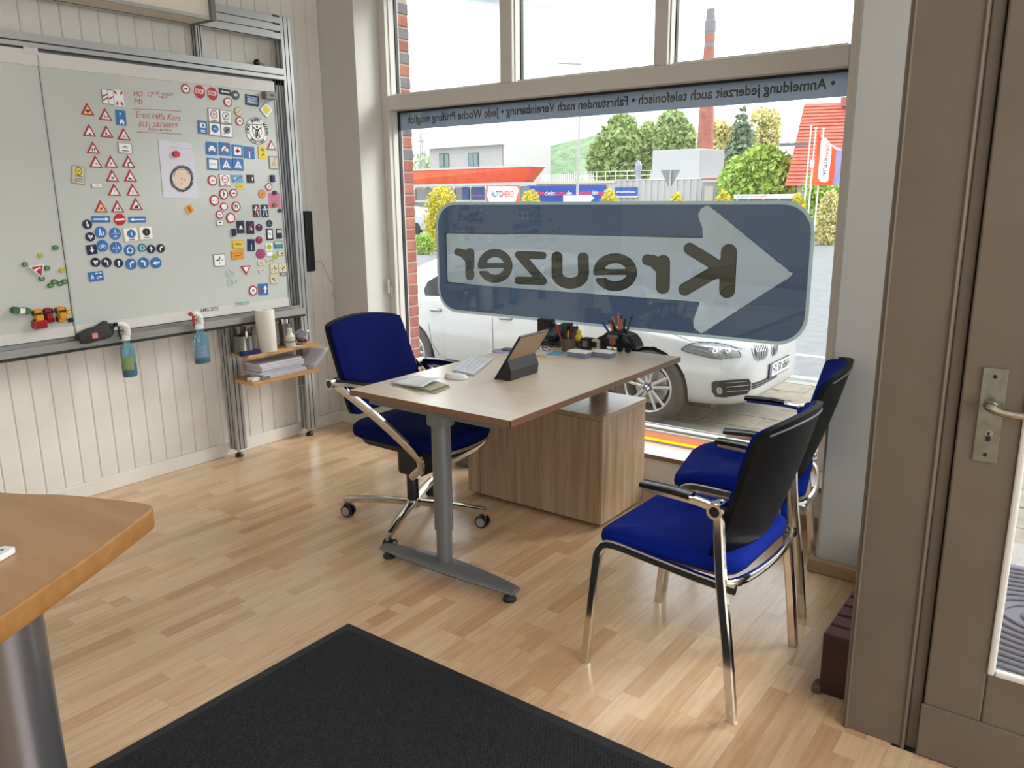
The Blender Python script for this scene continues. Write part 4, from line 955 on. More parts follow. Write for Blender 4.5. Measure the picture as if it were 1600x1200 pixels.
# shut lines, sill line, handles, side windows
SL = mat('shut line', (110, 112, 114), .6)
patch('shut_line', d_stroke([(769, 497), (770, 535), (771, 552)], 1.1), (764, 490, 776, 553), SL, .003, .9)
patch('shut_line', d_stroke([(669, 505), (674, 535), (688, 556)], 1.0), (664, 500, 692, 560), SL, .003, .9)
patch('bonnet_line', d_stroke([(960, 510), (1010, 505), (1080, 533), (1120, 535), (1160, 545)], .9), (950, 500, 1165, 550), SL, .003, .9)
def handle(x0, x1, y):
    a, b = oncar(x0, y, 0), oncar(x1, y+1, 0)
    if a is None or b is None: return
    h = patch('door_handle', d_stroke([(x0, y), (x1, y+1)], 5.5), (x0-8, y-8, x1+8, y+8), SL, .003, 1.0)
    MB().tube([tuple(a+V((0, -.005, -.005))), tuple(a.lerp(b, .15)+V((0, -.035, .01))), tuple(a.lerp(b, .85)+V((0, -.035, .01))), tuple(b+V((0, -.005, 0)))], .014, CW, 8, smooth=4).build('grip', parent=h, smooth=True)
handle(674, 688, 484); handle(782, 798, 497)
qw = [(662, 452), (668, 440), (690, 427), (760, 415), (830, 410), (830, 455), (760, 466), (700, 464), (664, 462)]
sw = patch('rear_side_window', d_poly(qw), (655, 405, 835, 470), CG, .006, 2.0)
patch('window_rim', d_sub(d_off(d_poly(qw), 2.0), d_poly(qw)), (650, 400, 840, 475), CCH, .007, 1.6, sw)
# wheels
for wi, (hx, hz_) in enumerate(hubs):
    for sgn in (-1, 1):
        yo = CY+sgn*.915; w_ = MB()
        prof = [(.235, .20), (.30, .215), (.332, .19), (.337, .16), (.337, .05), (.332, .02), (.318, .002), (.30, -.006), (.262, -.004), (.238, .012), (.232, .03), (.232, .2)]
        Mx = Matrix.Translation((hx, yo, hz_)) @ (Matrix.Scale(1, 4) if sgn < 0 else Matrix.Rotation(PI, 4, 'Z'))
        R = []
        for k in range(48):
            t = 2*PI*k/48; R.append([Mx@V((r*math.cos(t), d, r*math.sin(t))) for r, d in prof])
        w_.rings(R, TYRE, closed=True); wo_ = w_.build('wheel', parent=car, smooth=True)
        r_ = MB()
        lip = [(.240, .010), (.228, .002), (.218, .012), (.222, .06), (.222, .16), (.23, .16), (.238, .02)]
        r_.rings([[Mx@V((r*math.cos(2*PI*k/48), d, r*math.sin(2*PI*k/48))) for r, d in lip] for k in range(48)], RIM, closed=True)
        for k in range(10):
            t = 2*PI*(k//2)/5+(-.21 if k % 2 else .21)+.3; t0 = 2*PI*(k//2)/5+(-.30 if k % 2 else .30)+.3
            a = V((.05*math.cos(t0), .022, .05*math.sin(t0))); b = V((.222*math.cos(t), .018, .222*math.sin(t)))
            r_.tube([Mx@a, Mx@(a.lerp(b, .5)+V((0, .004, 0))), Mx@b], .0, RIM, sq=(.012, .013), up=(Mx.to_3x3()@V((0, 1, 0))))
        r_.tube([Mx@V((0, .10, 0)), Mx@V((0, .016, 0))], .062, RIM, 20)
        r_.build('rim', parent=wo_, smooth=True)
        MB().tube([Mx@V((0, .12, 0)), Mx@V((0, .09, 0))], .165, STEEL, 28).build('brake_disc', parent=wo_)
        MB().tube([Mx@V((0, .19, 0)), Mx@V((0, .175, 0))], .228, mat('wheel housing', (14, 14, 15), .9), 28).build('rim_back', parent=wo_)
        cp = MB(); cp.tube([Mx@V((0, .016, 0)), Mx@V((0, .008, 0))], .034, CK, 20)
        for k in range(4):
            P = [(0, 0)]+[(.025*math.cos(PI/2*k+PI/2*j/5), .025*math.sin(PI/2*k+PI/2*j/5)) for j in range(6)]
            cp.add([Mx@V((x, .006, z)) for x, z in P], [tuple(range(7))], PW if k % 2 else mat('badge blue', (52, 110, 190), .3))
        for k in range(5):
            t = 2*PI*k/5+.3+PI/5; cp.tube([Mx@V((.045*math.cos(t), .018, .045*math.sin(t))), Mx@V((.045*math.cos(t), .012, .045*math.sin(t)))], .008, CK, 8)
        cp.build('hub_cap', parent=wo_)
MB().box((CX-4.7, CY-.7, CZ+.17), (CX-.35, CY+.7, CZ+.26), CK).build('underbody', parent=car)
# door mirror
mi = MB(); mi.ball((CX-1.95, CY-1.03, CZ+1.0), (.09, .12, .075), CW, 12); mi.tube([(CX-1.93, CY-.88, CZ+.95), (CX-1.95, CY-.98, CZ+.96)], .025, CK, 8); mi.build('mirror', parent=car, smooth=True)
# ------------------------------------------------------------------ whiteboard rig on the left wall
XB = -3.94
def bdp(x, y, X=XB): return onX(x, y, X)
def rail(mb, y0, y1, z0, z1, x0, x1, grooves):
    """aluminium profile along Y with dark slots on its room side"""
    mb.box((x0, y0, z0), (x1, y1, z1), ALU)
    for g in grooves: mb.box((x1-.001, y0, z0+(z1-z0)*g-.003), (x1+.0012, y1, z0+(z1-z0)*g+.003), ALUD)
rig = thing('aluminium_rack', 'aluminium profile rack carrying the whiteboard against the panelled wall', 'rack', (XB, 2.3, 0))
def post(y0, y1, z0, z1, x0=-4.02, x1=-3.945, foot=True, nm='upright'):
    m_ = MB(); m_.box((x0, y0, z0), (x1, y1, z1), ALU)
    for g in (.3, .7):
        yy_ = y0+(y1-y0)*g; m_.box((x1-.001, yy_-.003, z0), (x1+.0012, yy_+.003, z1), ALUD)
        xx_ = x0+(x1-x0)*g; m_.box((xx_-.003, y0-.0012, z0), (xx_+.003, y0+.001, z1), ALUD)
    p = m_.build(nm, parent=rig, bevel=.002, bseg=1)
    if foot:
        yc = (y0+y1)/2; xc_ = (x0+x1)/2; f_ = MB(); f_.cyl((xc_, yc, .012), (xc_, yc, z0), .006, STEEL, 8); f_.lathe([(.024, 0), (.024, .008), (.015, .022), (.006, .026)], BLACK, 16, Matrix.Translation((xc_, yc, 0))); f_.build('foot', parent=p)
    return p
post(3.125, 3.195, .05, 2.468); post(2.605, 2.672, .05, .775); post(1.0, 1.07, .05, .775)
post(2.59, 2.625, 2.19, 2.345, -4.0, -3.95, False)
m_ = MB(); m_.box((-3.99, 3.05, .845), (-3.955, 3.125, 2.13), GREYM)
for yy_ in (3.068, 3.088, 3.108): m_.box((-3.9555, yy_-.003, .845), (-3.953, yy_+.003, 2.13), ALUD)
m_.build('side_profile', parent=rig)
for i in range(3):
    z = 2.345+.041*i; m_ = MB(); m_.box((-4.0, .2, z+.001), (-3.945, 3.125, z+.04), ALU); m_.box((-3.946, .2, z-.002), (-3.9435, 3.09, z+.002), ALUD); m_.box((-3.946, 3.075, z+.034), (-3.942, 3.12, z+.044), ALUD); m_.build('top_rail', parent=rig, bevel=.002, bseg=1)
m_ = MB(); rail(m_, .2, 3.125, 2.128, 2.19, -4.0, -3.942, (.0, .42)); m_.build('slide_rail', parent=rig)
m_ = MB(); m_.box((-4.0, .2, 2.10), (-3.955, 3.125, 2.128), GREYM); m_.build('slide_rail_back', parent=rig)
tr = MB(); rail(tr, .2, 3.125, .776, .80, -4.0, -3.93, (0,)); tr.box((-3.955, .2, .80), (-3.90, 3.125, .806), ALU); tr.box((-3.904, .2, .79), (-3.898, 3.125, .826), ALU); tr.box((-3.955, .2, .806), (-3.948, 3.125, .84), ALU)
tr.box((-3.9005, .2, .776), (-3.899, 3.125, .789), ALUD); tr.build('pen_tray', parent=rig, bevel=.0015, bseg=1)
for (x, y) in ((1395, 680), (978, 878), (1450, 862)):
    q = bdp(160+x/4.444, 450+y/4.444, -3.945); m_ = MB(); m_.tube([(q[0]-.03, q[1]-.02, q[2]), (q[0]-.005, q[1], q[2]), (q[0]-.02, q[1]+.02, q[2]+.01)], .004, STEEL, 8); m_.build('clamp', parent=rig)
BRD = mat('whiteboard enamel', (190, 194, 190), .22, spec=.5); BRF = mat('whiteboard edge band', (206, 203, 198), .45)
wb = thing('whiteboard', 'large white magnetic board full of traffic sign magnets, right-hand leaf', 'whiteboard', (XB, 2.4, .84))
MB().box((XB-.018, 1.787, .845), (XB, 3.046, 2.113), BRD).build('panel', parent=wb, bevel=.001, bseg=1)
MB().box((XB, 1.787, 2.055), (XB+.004, 3.046, 2.113), BRF).build('top_band', parent=wb); MB().box((XB, 1.787, .845), (XB+.003, 3.046, .893), BRF).build('bottom_band', parent=wb)
MB().box((XB, 1.783, .845), (XB+.006, 1.789, 2.113), ALU).build('edge_strip', parent=wb); MB().box((XB, 3.043, .845), (XB+.006, 3.048, 2.055), ALU).build('edge_strip', parent=wb)
w2 = thing('whiteboard', 'left-hand leaf of the whiteboard with toy cars and green buttons', 'whiteboard', (XB, 1.2, .84))
MB().box((XB-.018, .5, .845), (XB+.002, 1.782, 2.118), BRD).build('panel', parent=w2, bevel=.001, bseg=1)
MB().box((XB+.002, .5, 2.055), (XB+.006, 1.782, 2.12), BRF).build('top_band', parent=w2); MB().box((XB+.002, .5, .845), (XB+.005, 1.782, .893), BRF).build('bottom_band', parent=w2)
q = bdp(47, 79.5); MB().box((XB+.006, q[1]-.03, q[2]-.014), (XB+.008, q[1]+.03, q[2]+.014), mat('pale label', (205, 196, 200), .5)).build('maker_plate', parent=w2)

# ---- magnets and hand writing
MR = mat('sign red', (172, 28, 42), .4); MW = mat('sign white', (222, 218, 214), .45); MBL = mat('sign blue', (44, 108, 172), .4); MK = mat('sign black', (26, 26, 30), .45); MD = mat('sign navy', (22, 30, 66), .4)
MY = mat('sign yellow', (222, 196, 46), .45); MO = mat('sign orange', (226, 150, 40), .45); MG = mat('sign cream', (206, 196, 168), .5); MGR = mat('sign grey', (120, 122, 122), .5); MPK = mat('sign pink', (236, 178, 170), .45)
MT = mat('sign teal', (36, 120, 130), .4); MM = mat('magnet magenta', (140, 36, 72), .35); MV = mat('magnet purple', (84, 24, 66), .35); MGN = mat('magnet green', (62, 106, 56), .4); MYG = mat('magnet lime', (168, 176, 40), .4); MAP = mat('sign apricot', (238, 190, 130), .45); MLB = mat('sign light blue', (96, 166, 206), .4)
def ngon(n, r=1, a0=90, sx=1, sy=1): return [(r*sx*math.cos(math.radians(a0+360*k/n)), r*sy*math.sin(math.radians(a0+360*k/n))) for k in range(n)]
RC = lambda a=1, b=1, cx=0, cy=0: [(cx-a, cy-b), (cx+a, cy-b), (cx+a, cy+b), (cx-a, cy+b)]
TRI = [(-1, -.88), (1, -.88), (0, 1)]; TRD = [(-1, .88), (0, -1), (1, .88)]
def scl(P, k, cx=0, cy=0): return [(x*k+cx, y*k+cy) for x, y in P]
def rot(P, a): c, s = math.cos(math.radians(a)), math.sin(math.radians(a)); return [(x*c-y*s, x*s+y*c) for x, y in P]
AR = [(-.14, -.7), (.14, -.7), (.14, .05), (.42, .05), (0, .7), (-.42, .05), (-.14, .05)]
def arrow_(a=0, k=1, cx=0, cy=0): return [scl(rot(AR, a), k, cx, cy)]
BEND = [[(-.3, -.65), (-.05, -.65), (-.05, .1), (.2, .25), (.2, .02), (.62, .32), (.2, .66), (.2, .48), (-.12, .38), (-.3, .12)]]
BENDL = [[(-x, y) for x, y in BEND[0]][::-1]]
PED = [ngon(8, .15, 0, 1, 1)[:] and [(x, y+.52) for x, y in ngon(8, .14)], [(-.14, -.02), (-.02, .38), (.12, .36), (.2, -.02)], [(-.1, 0), (.08, 0), (-.12, -.62), (-.28, -.58)], [(.02, 0), (.18, 0), (.34, -.58), (.18, -.62)], [(-.3, .0), (-.06, .3), (-.04, .18), (-.24, -.06)], [(.08, .3), (.34, .06), (.28, -.02), (.08, .18)]]
CARF = [[(-.62, -.3), (-.62, .02), (-.42, .12), (-.3, .42), (.3, .42), (.42, .12), (.62, .02), (.62, -.3)], RC(.13, .12, -.45, -.38), RC(.13, .12, .45, -.38)]
CARS = [[(-.7, -.2), (-.65, .05), (-.35, .12), (-.15, .36), (.3, .36), (.45, .1), (.7, .04), (.7, -.2)], ngon(10, .15), ]
CARS = [CARS[0], [(x-.4, y-.22) for x, y in ngon(8, .15)], [(x+.4, y-.22) for x, y in ngon(8, .15)]]
def ringp(cx, cy, r, w_=.07, n=12): 
    o_ = []
    for k in range(n):
        a, b = 2*PI*k/n, 2*PI*(k+1)/n; o_.append([(cx+r*math.cos(a), cy+r*math.sin(a)), (cx+r*math.cos(b), cy+r*math.sin(b)), (cx+(r-w_)*math.cos(b), cy+(r-w_)*math.sin(b)), (cx+(r-w_)*math.cos(a), cy+(r-w_)*math.sin(a))])
    return o_
def bar(x0, y0, x1, y1, w_):
    d = math.hypot(x1-x0, y1-y0); nx, ny = -(y1-y0)/d*w_/2, (x1-x0)/d*w_/2
    return [(x0+nx, y0+ny), (x0-nx, y0-ny), (x1-nx, y1-ny), (x1+nx, y1+ny)]
BIKE = ringp(-.38, -.2, .3)+ringp(.38, -.2, .3)+[bar(-.38, -.2, -.1, .25, .07), bar(-.1, .25, .25, .25, .07), bar(.25, .25, .38, -.2, .07), bar(-.1, .25, 0, -.2, .07), bar(-.38, -.2, 0, -.2, .07), bar(0, -.2, .25, .25, .07)]
CROSSX = [bar(-.3, -.3, .3, .3, .2), bar(-.3, .3, .3, -.3, .2)]
EXCL = [[(-.09, .5), (.09, .5), (.05, -.1), (-.05, -.1)], scl(ngon(8), .1, 0, -.3)]
ZIG = [bar(-.2, -.4, -.2, .1, .14), bar(-.2, .1, .12, .0, .14), bar(.12, .0, .12, .3, .14), scl([(-1, 0), (1, 0), (0, 1)], .24, .12, .25)]
HILL = [[(-.55, -.4), (.6, -.4), (-.55, .22)]]
UD = arrow_(0, .7, .28)+arrow_(180, .7, -.28)
LR = [bar(-.55, 0, -.1, 0, .16), bar(.1, 0, .55, 0, .16)]
ROUND = ringp(0, 0, .62, .2, 9)[0:2]+ringp(0, 0, .62, .2, 9)[3:5]+ringp(0, 0, .62, .2, 9)[6:8]+[scl(rot([(-1, -.6), (1, -.6), (0, 1)], a), .26, .52*math.cos(math.radians(b)), .52*math.sin(math.radians(b))) for a, b in ((10, 100), (130, 220), (250, 340))]
ROUND = [ringp(0, 0, .62, .2, 9)[i] for i in (0, 1, 3, 4, 6, 7)]+ROUND[6:]
FORK = [bar(0, -.6, -.05, -.05, .2), scl(rot([(-1, -.8), (1, -.8), (0, 1)], 50), .38, -.3, .2), scl(rot([(-1, -.8), (1, -.8), (0, 1)], -50), .38, .32, .15)]
TURN = [bar(0, -.75, 0, -.35, .12), bar(.35, 0, .8, 0, .12), bar(-.7, 0, -.2, 0, .26), bar(-.2, .02, .03, .3, .26), bar(.03, .25, .03, .75, .26)]
def slash(a=45, w_=.14, l_=.85): return [rot(RC(l_, w_/2), a)]
LINES = lambda ys, a=.6, h=.07: [RC(a, h, 0, y) for y in ys]
used_ = 0
def T(s, k=1, cx=0, cy=0): return ('T', s, k, cx, cy)
def magnet(desc, px, py, w_, h_, layers, cat='magnet', grp='traffic sign magnets on the whiteboard', th=.004, tilt=0, X=None, name='sign_magnet'):
    """layers: first = plate [(polys), material], following ones print laid on it"""
    X = X if X is not None else XB+(.0035 if False else .0)
    c = bdp(px, py, X); a = bdp(px-w_/2, py, X); b = bdp(px+w_/2, py, X); u = bdp(px, py-h_/2, X); d = bdp(px, py+h_/2, X)
    hw, hh = (b[1]-a[1])/2, (u[2]-d[2])/2
    mb = MB(); x = 0
    Mx = Matrix(((0, 0, 1, X), (1, 0, 0, c[1]), (0, 1, 0, c[2]), (0, 0, 0, 1)))
    first = True; z = th+.0006
    for polys, m_ in layers:
        if isinstance(polys, tuple) and polys and polys[0] == 'T':
            _, s, k, cx_, cy_ = polys; vs, fs = text2d(s, 1, bold=.02); xa = min(v[0] for v in vs); xb = max(v[0] for v in vs); kx = min(2*k/(xb-xa), 1.5*k)
            P = [(v[0]*kx+cx_-(xa+xb)/2*kx, v[1]*k*1.3+cy_) for v in vs]; P = rot(P, tilt); mb.add([Mx@V((p[0]*hw, p[1]*hh, z)) for p in P], fs, m_); z += .0005; continue
        for P in polys:
            P = [(p[0]*hw, p[1]*hh) for p in P]; P = rot(P, tilt)
            ar_ = sum(P[i][0]*P[(i+1) % len(P)][1]-P[(i+1) % len(P)][0]*P[i][1] for i in range(len(P)))
            if ar_ < 0: P = P[::-1]
            if first: mb.prism(P, 0, th, m_, Mx)
            else: mb.add([Mx@V((p[0], p[1], z)) for p in P], [tuple(range(len(P)))], m_)
        if not first: z += .0005
        first = False
    ob = mb.build(name)
    off = V((X, c[1], c[2]))
    for v in ob.data.vertices: v.co -= off
    ob.location = off
    return tag(ob, desc, cat, grp)
def tri(desc, px, py, sym, bg=MW, w_=20.5, h_=20, tilt=-2, sm=MK):
    return magnet(desc, px, py, w_, h_, [([TRI], MR), ([scl(TRI, .74, 0, -.08)], MPK if bg is MW else bg), ([scl(TRI, .66, 0, -.1)], bg), ([scl(P, .62, 0, -.3) for P in sym], sm)] if False else [([TRI], MR), ([scl(TRI, .66, 0, -.12)], bg), ([scl(P, .62, 0, -.3) for P in sym], sm)], tilt=tilt)
CI = ngon(24)
def redc(desc, px, py, w_, h_, sym, bg=MW, sm=MK, k=.62, ring=MR): return magnet(desc, px, py, w_, h_, [([CI], ring), ([scl(CI, .74)], bg)]+([(([scl(P, k) for P in sym]) if not isinstance(sym, tuple) else sym, sm)] if sym else []))
def disc(desc, px, py, w_, h_, m_, sym=None, sm=MW, k=.95, rim=None): return magnet(desc, px, py, w_, h_, [([CI], rim or m_)]+([([scl(CI, .9)], m_)] if rim else [])+([(sym if isinstance(sym, tuple) else [scl(P, k) for P in sym], sm)] if sym else []))
def rect(desc, px, py, w_, h_, m_, layers=(), rim=None, tilt=0, **kw): return magnet(desc, px, py, w_, h_, [([RC()], rim or m_)]+([([RC(.9, .9)], m_)] if rim else [])+list(layers), tilt=tilt, **kw)
# left cluster
magnet('white plate magnet with two red bars, leftmost of the top countdown markers', 163.5, 151, 9.5, 23, [([RC()], MGR), ([RC(.86, .92)], MW), ([bar(-.8, -.5, .8, -.15, .2), bar(-.8, .0, .8, .35, .2)], MR)])
magnet('white plate magnet with one red bar, right countdown marker beside the two-bar one', 172.5, 152, 9, 23, [([RC()], MGR), ([RC(.86, .92)], MW), ([bar(-.8, -.25, .8, .1, .2)], MR)])
magnet('white square magnet with four red corner marks above the blue P magnet', 185, 153.5, 15, 25, [([RC()], MW), ([bar(-.85, .85, -.4, .5, .3), bar(.4, .5, .85, .85, .3), bar(-.6, -.85, -.3, -.45, .3), bar(.3, -.45, .75, -.85, .3)], MR)])
LIGHTS = [scl(ngon(10), .22, 0, .35), ]
tri('orange-filled warning triangle magnet, topmost of all triangles on the board', 136, 171, FORK, bg=MAP)
tri('warning triangle magnet with children symbol, upper row right of the orange one', 164, 179, [scl(P, .75, -.3) for P in PED]+[scl(P, .6, .35, -.1) for P in PED])
magnet('tall blue P parking magnet with small lorry symbol', 188.5, 184, 15.5, 23.5, [([RC()], MBL), (T('P', .45, -.1, .42), MW), ([scl(P, .75, .1, -.5) for P in CARF], MW)], tilt=-3)
tri('warning triangle magnet with red and green traffic light dots', 139, 204, [scl(ngon(10), .24, 0, -.35)]); tri('warning triangle magnet with road works figure digging', 166, 206, [scl(P, 1, -.2) for P in PED]+[[(.1, -.6), (.8, -.6), (.45, -.2)]]); tri('warning triangle magnet with faint grey bicycle', 193, 210, BIKE, sm=MGR)
magnet('red dot of the traffic light on the triangle', 139, 199.5, 3, 3, [([CI], MR)], name='sign_dot', X=XB+.0052, th=.0006) if False else None
tri('warning triangle magnet with two opposite arrows', 145, 231, UD)
rect('white plate magnet with bicycle and double arrow', 195, 231.5, 22, 16, MW, [([scl(P, .6, 0, .28) for P in BIKE], MK), ([bar(-.5, -.5, .5, -.55, .14)], MK)], rim=MGR, tilt=-3)
tri('warning triangle magnet with windsock sign, left end of the three-triangle row', 149, 253, [bar(-.4, .2, .4, -.05, .2), bar(-.3, -.3, .1, -.35, .06)]); tri('warning triangle magnet with double bend arrow', 173, 253, ZIG); tri('warning triangle magnet with right-hand bend arrow', 200, 253, BEND)
magnet('tall yellow bus stop magnet with circled H', 122, 273.5, 20, 28, [([RC()], MGR), ([RC(.92, .94)], MG), ([scl(CI, .52, 0, .45)], MK), ([scl(CI, .42, 0, .45)], MY), (T('H', .28, 0, .45), MK), (LINES((-.15, -.45, -.7), .7, .05), MGR)], tilt=-8)
tri('warning triangle magnet with black crossroads cross on white', 175, 275, CROSSX); tri('warning triangle magnet with steep black slope', 203, 275, HILL, sm=MK)
rect('tiny white rectangular magnet with a short word', 151, 290, 17, 6.5, MW, [(LINES((.1,), .4, .2), MGR)], rim=MGR)
tri('warning triangle magnet with exclamation mark', 178, 297, EXCL); tri('warning triangle magnet with narrowing road lines', 207, 297, [bar(-.25, -.5, -.25, .5, .07), bar(.05, .5, .25, -.5, .07), bar(.3, .5, .4, .0, .07)])
tri('orange-filled warning triangle magnet with black cross, lower left', 157, 323, CROSSX, bg=MAP); tri('warning triangle magnet with two running children, above the no-entry disc', 183, 323, [scl(P, .9, .25) for P in PED]+[scl(P, .7, -.35, -.1) for P in PED]); tri('warning triangle magnet with black steam engine', 212, 319, [RC(.5, .22, 0, -.3), RC(.18, .25, .25, .05), RC(.1, .15, -.3, .05)])
ARW = [[(-.85, -.22), (.45, -.22), (.45, -.6), (.88, 0), (.45, .6), (.45, .22), (-.85, .22)]]
rect('blue one-way plate with white arrow pointing right', 157.5, 342.5, 28.5, 10, MBL, [(ARW, MW)], tilt=-1); rect('blue one-way plate with white arrow pointing left, beside the no-entry disc', 214, 343, 26.5, 9, MBL, [([[(-x, y) for x, y in ARW[0]]], MW)], tilt=-1)
magnet('red no-entry disc magnet with white bar', 186.6, 343, 18, 18.5, [([CI], MR), ([RC(.8, .15)], MW)], tilt=2)
disc('small navy disc magnet with white arrow down, left of the blue discs', 136, 350.6, 15, 15, MD, arrow_(190)); disc('small navy disc magnet with forked white arrow, below the arrow-down disc', 140.6, 370, 15, 14.5, MD, FORK)
disc('blue disc magnet with adult and child, first in its row', 157, 363, 18, 18.5, MBL, [scl(P, .95, -.15) for P in PED]+[scl(P, .6, .4, -.2) for P in PED]); disc('blue disc magnet with pedestrian above bicycle', 179.6, 365, 18, 18.5, MBL, [scl(P, .55, 0, .45) for P in PED]+[scl(P, .6, 0, -.45) for P in BIKE]+[RC(.8, .03)])
rect('white square magnet with blue pedestrian zone disc', 204, 366.5, 22.5, 21.5, MW, [([scl(CI, .62, .05, .12)], MBL), ([scl(P, .5, .05, .12) for P in PED], MW), (LINES((-.72,), .4, .09), MGR)], rim=MG, tilt=3); rect('white square magnet with dark crossed-out zone disc', 227.5, 364, 21, 21, MW, [([scl(CI, .58, .05, .15)], MK), ([scl(P, .45, .05, .15) for P in PED], MGR), (LINES((-.68,), .4, .08), MGR)], rim=MG)
magnet('navy square magnet with white arrow down', 143, 390, 16, 15, [([RC()], MD), (arrow_(180, .95), MW)], tilt=3); disc('blue disc magnet with white bicycle', 159.7, 384, 18, 18.5, MBL, BIKE); disc('blue disc magnet split between bicycle and walker', 181, 387, 18.5, 18.5, MBL, [scl(P, .45, -.45) for P in BIKE]+[scl(P, .55, .4) for P in PED]+[RC(.03, .85)])
disc('blue roundabout disc magnet with three white arrows', 202.5, 391, 17.5, 18, MBL, ROUND); disc('small teal roundabout disc magnet', 221.6, 387, 13, 13, MT, ROUND); disc('small navy disc magnet with white arrow up, right of the teal one', 235.6, 389, 13, 13.5, MD, arrow_(0)); disc('small black disc magnet with arrow bending right, end of its row', 250.6, 388, 13, 13.5, MK, BEND)
disc('small navy disc magnet with forked white arrow, lowest row left', 148.8, 409.7, 15, 14.5, MD, FORK); disc('dark disc magnet with arrow bending left, lowest row', 166, 410, 16, 15.5, MD, BENDL); disc('dark disc magnet with straight-up arrow, lowest row', 185, 411, 14, 14, MD, arrow_(-4)); disc('blue disc magnet with arrow bending right, lowest row', 204.4, 412.5, 17.5, 17.5, MBL, BEND); disc('blue disc magnet with arrow bending left, lowest row', 224, 410.6, 17, 17.5, MBL, BENDL); disc('blue disc magnet with left-pointing arrow, last of the lowest row', 243.4, 410.6, 17, 17.5, MBL, arrow_(95))
rect('blue play-street magnet alone below the lowest disc row', 149.7, 431.6, 23, 14.5, MBL, [([scl(P, .7, -.55, -.05) for P in PED]+[scl(P, .45, .1, -.4) for P in PED], MW), ([scl(P, .4, .5, -.2) for P in CARF]+[RC(.2, .12, .1, .6), RC(.14, .14, .65, .6)], MW)], tilt=3)
# right cluster
redc('red-ringed disc magnet with car symbol, left of the STOP signs', 289.6, 139, 13.5, 15, CARS)
OCT = ngon(8, 1.06, 22.5)
magnet('red octagonal STOP magnet, left one', 311, 143.5, 18.5, 22.5, [([OCT], MW), ([scl(OCT, .94)], MR), (T('STOP', .72), MW)], tilt=-4); magnet('red octagonal STOP magnet, right one slightly lower', 331, 146.5, 17.5, 22, [([OCT], MW), ([scl(OCT, .94)], MR), (T('STOP', .72), MW)], tilt=-4)
rect('black one-way plate magnet with white arrow left', 351, 143.7, 17.5, 9, MK, [([[(-x*.9, y*.8) for x, y in ARW[0]]], MW)], tilt=-4); disc('dark blue-grey disc magnet with number 30', 367.4, 148.7, 12.5, 14.5, mat('sign slate', (48, 62, 78), .4), T('30', .62), MW)
redc('red-ringed disc magnet with grey motorcycle, under the black one-way plate', 355.8, 159.7, 13, 14.5, BIKE, sm=MGR)
rect('navy plate magnet with white lane lines', 393.4, 157, 20.5, 16.5, MD, [(LINES((.55, .0, -.5), .8, .13), mat('sign pale blue', (140, 170, 200), .5)), (LINES((.25, -.28), .7, .05), MW)], tilt=-4)
rect('small dark block holder magnet under the top band, right corner', 417, 150, 17, 11.5, MGR, [([RC(.25, .25)], MK)], th=.045, name='block_magnet'); 
magnet('yellow and white diamond priority road magnet', 415.6, 172, 21, 25, [([ngon(4)], MGR), ([scl(ngon(4), .93)], MW), ([scl(ngon(4), .6)], MY)])
for (nm, x, y, dm, s, rg_) in (('white square magnet with red 30 zone ring', 333.4, 180.3, None, '30', MR), ('white square magnet with grey end-of-30 ring', 352, 182.8, None, '30', MGR)):
    rect(nm, x, y, 17.5, 21, MW, [([scl(CI, .62, 0, .15)], rg_), ([scl(CI, .48, 0, .15)], MW), (T(s, .34, 0, .15), MK), (LINES((-.75,), .4, .06), rg_)]+([(slash(45, .08, .8), MGR)] if rg_ is MGR else []), rim=MGR, tilt=-3)
rect('white square magnet with blue bicycle street disc', 335, 202, 18, 20.5, MW, [([scl(CI, .62, 0, .1)], MBL), ([scl(P, .45, 0, .1) for P in BIKE], MW)], rim=MGR, tilt=-3); rect('white square magnet with grey crossed-out disc', 353.5, 204.4, 18, 20, MW, [([scl(CI, .58, 0, .1)], MGR), ([scl(P, .45, 0, .1) for P in BIKE], MK), (slash(45, .1, .8), MK)], rim=MGR, tilt=-3)
disc('olive-cream disc magnet with a diagonal stroke', 372, 174.4, 12, 14, MG, slash(40, .3, .6), MYG, rim=mat('magnet olive', (116, 110, 60), .5)); redc('red-ringed disc magnet with dark car, below the olive disc', 374, 189.4, 12.5, 14, CARS)
rect('tall blue magnet with white info field, left of the zone signs', 316, 199, 14, 20.5, MBL, [([RC(.6, .38, 0, .3)], MW), ([RC(.15, .2, .1, .3)], MK), (LINES((-.45, -.7), .5, .05), MW)], tilt=-3)
# big round crest sticker
cr_l = [([CI], MK), ([scl(ngon(32), .965)], MW), ([scl(ngon(32), .70)], MK), ([scl(ngon(32), .675)], MW)]
SH = [(-.4, .5), (.4, .5), (.42, -.1), (.28, -.42), (0, -.6), (-.28, -.42), (-.42, -.1)]
cr_l += [([SH], MK), ([scl(SH, .9, 0, -.0)], MW), ([scl(ngon(8), .1, 0, .3), [(-.2, -.4), (-.14, .12), (.14, .12), (.2, -.4)], bar(-.34, .26, -.08, .08, .09), bar(.34, .26, .08, .08, .09), bar(-.12, -.38, -.12, -.5, .08), bar(.12, -.38, .12, -.5, .08)], MK), ([RC(.018, .2, -.07, -.2), RC(.018, .2, .07, -.2)], MW)]
cst = magnet('large round black and white crest sticker with monk in a shield', 401.3, 204.7, 35.6, 42.5, cr_l, name='crest_sticker', th=.001)
c_ = bdp(401.3, 204.7); a_ = bdp(401.3-17.8, 204.7); u_ = bdp(401.3, 204.7-21.2); hw_, hh_ = c_[1]-a_[1], u_[2]-c_[2]
m_ = MB(); word = '\u00b7 BAYERN \u00b7 M\u00dcNCHEN \u00b7 IDYLLISCHE \u00b7 EVENTS'
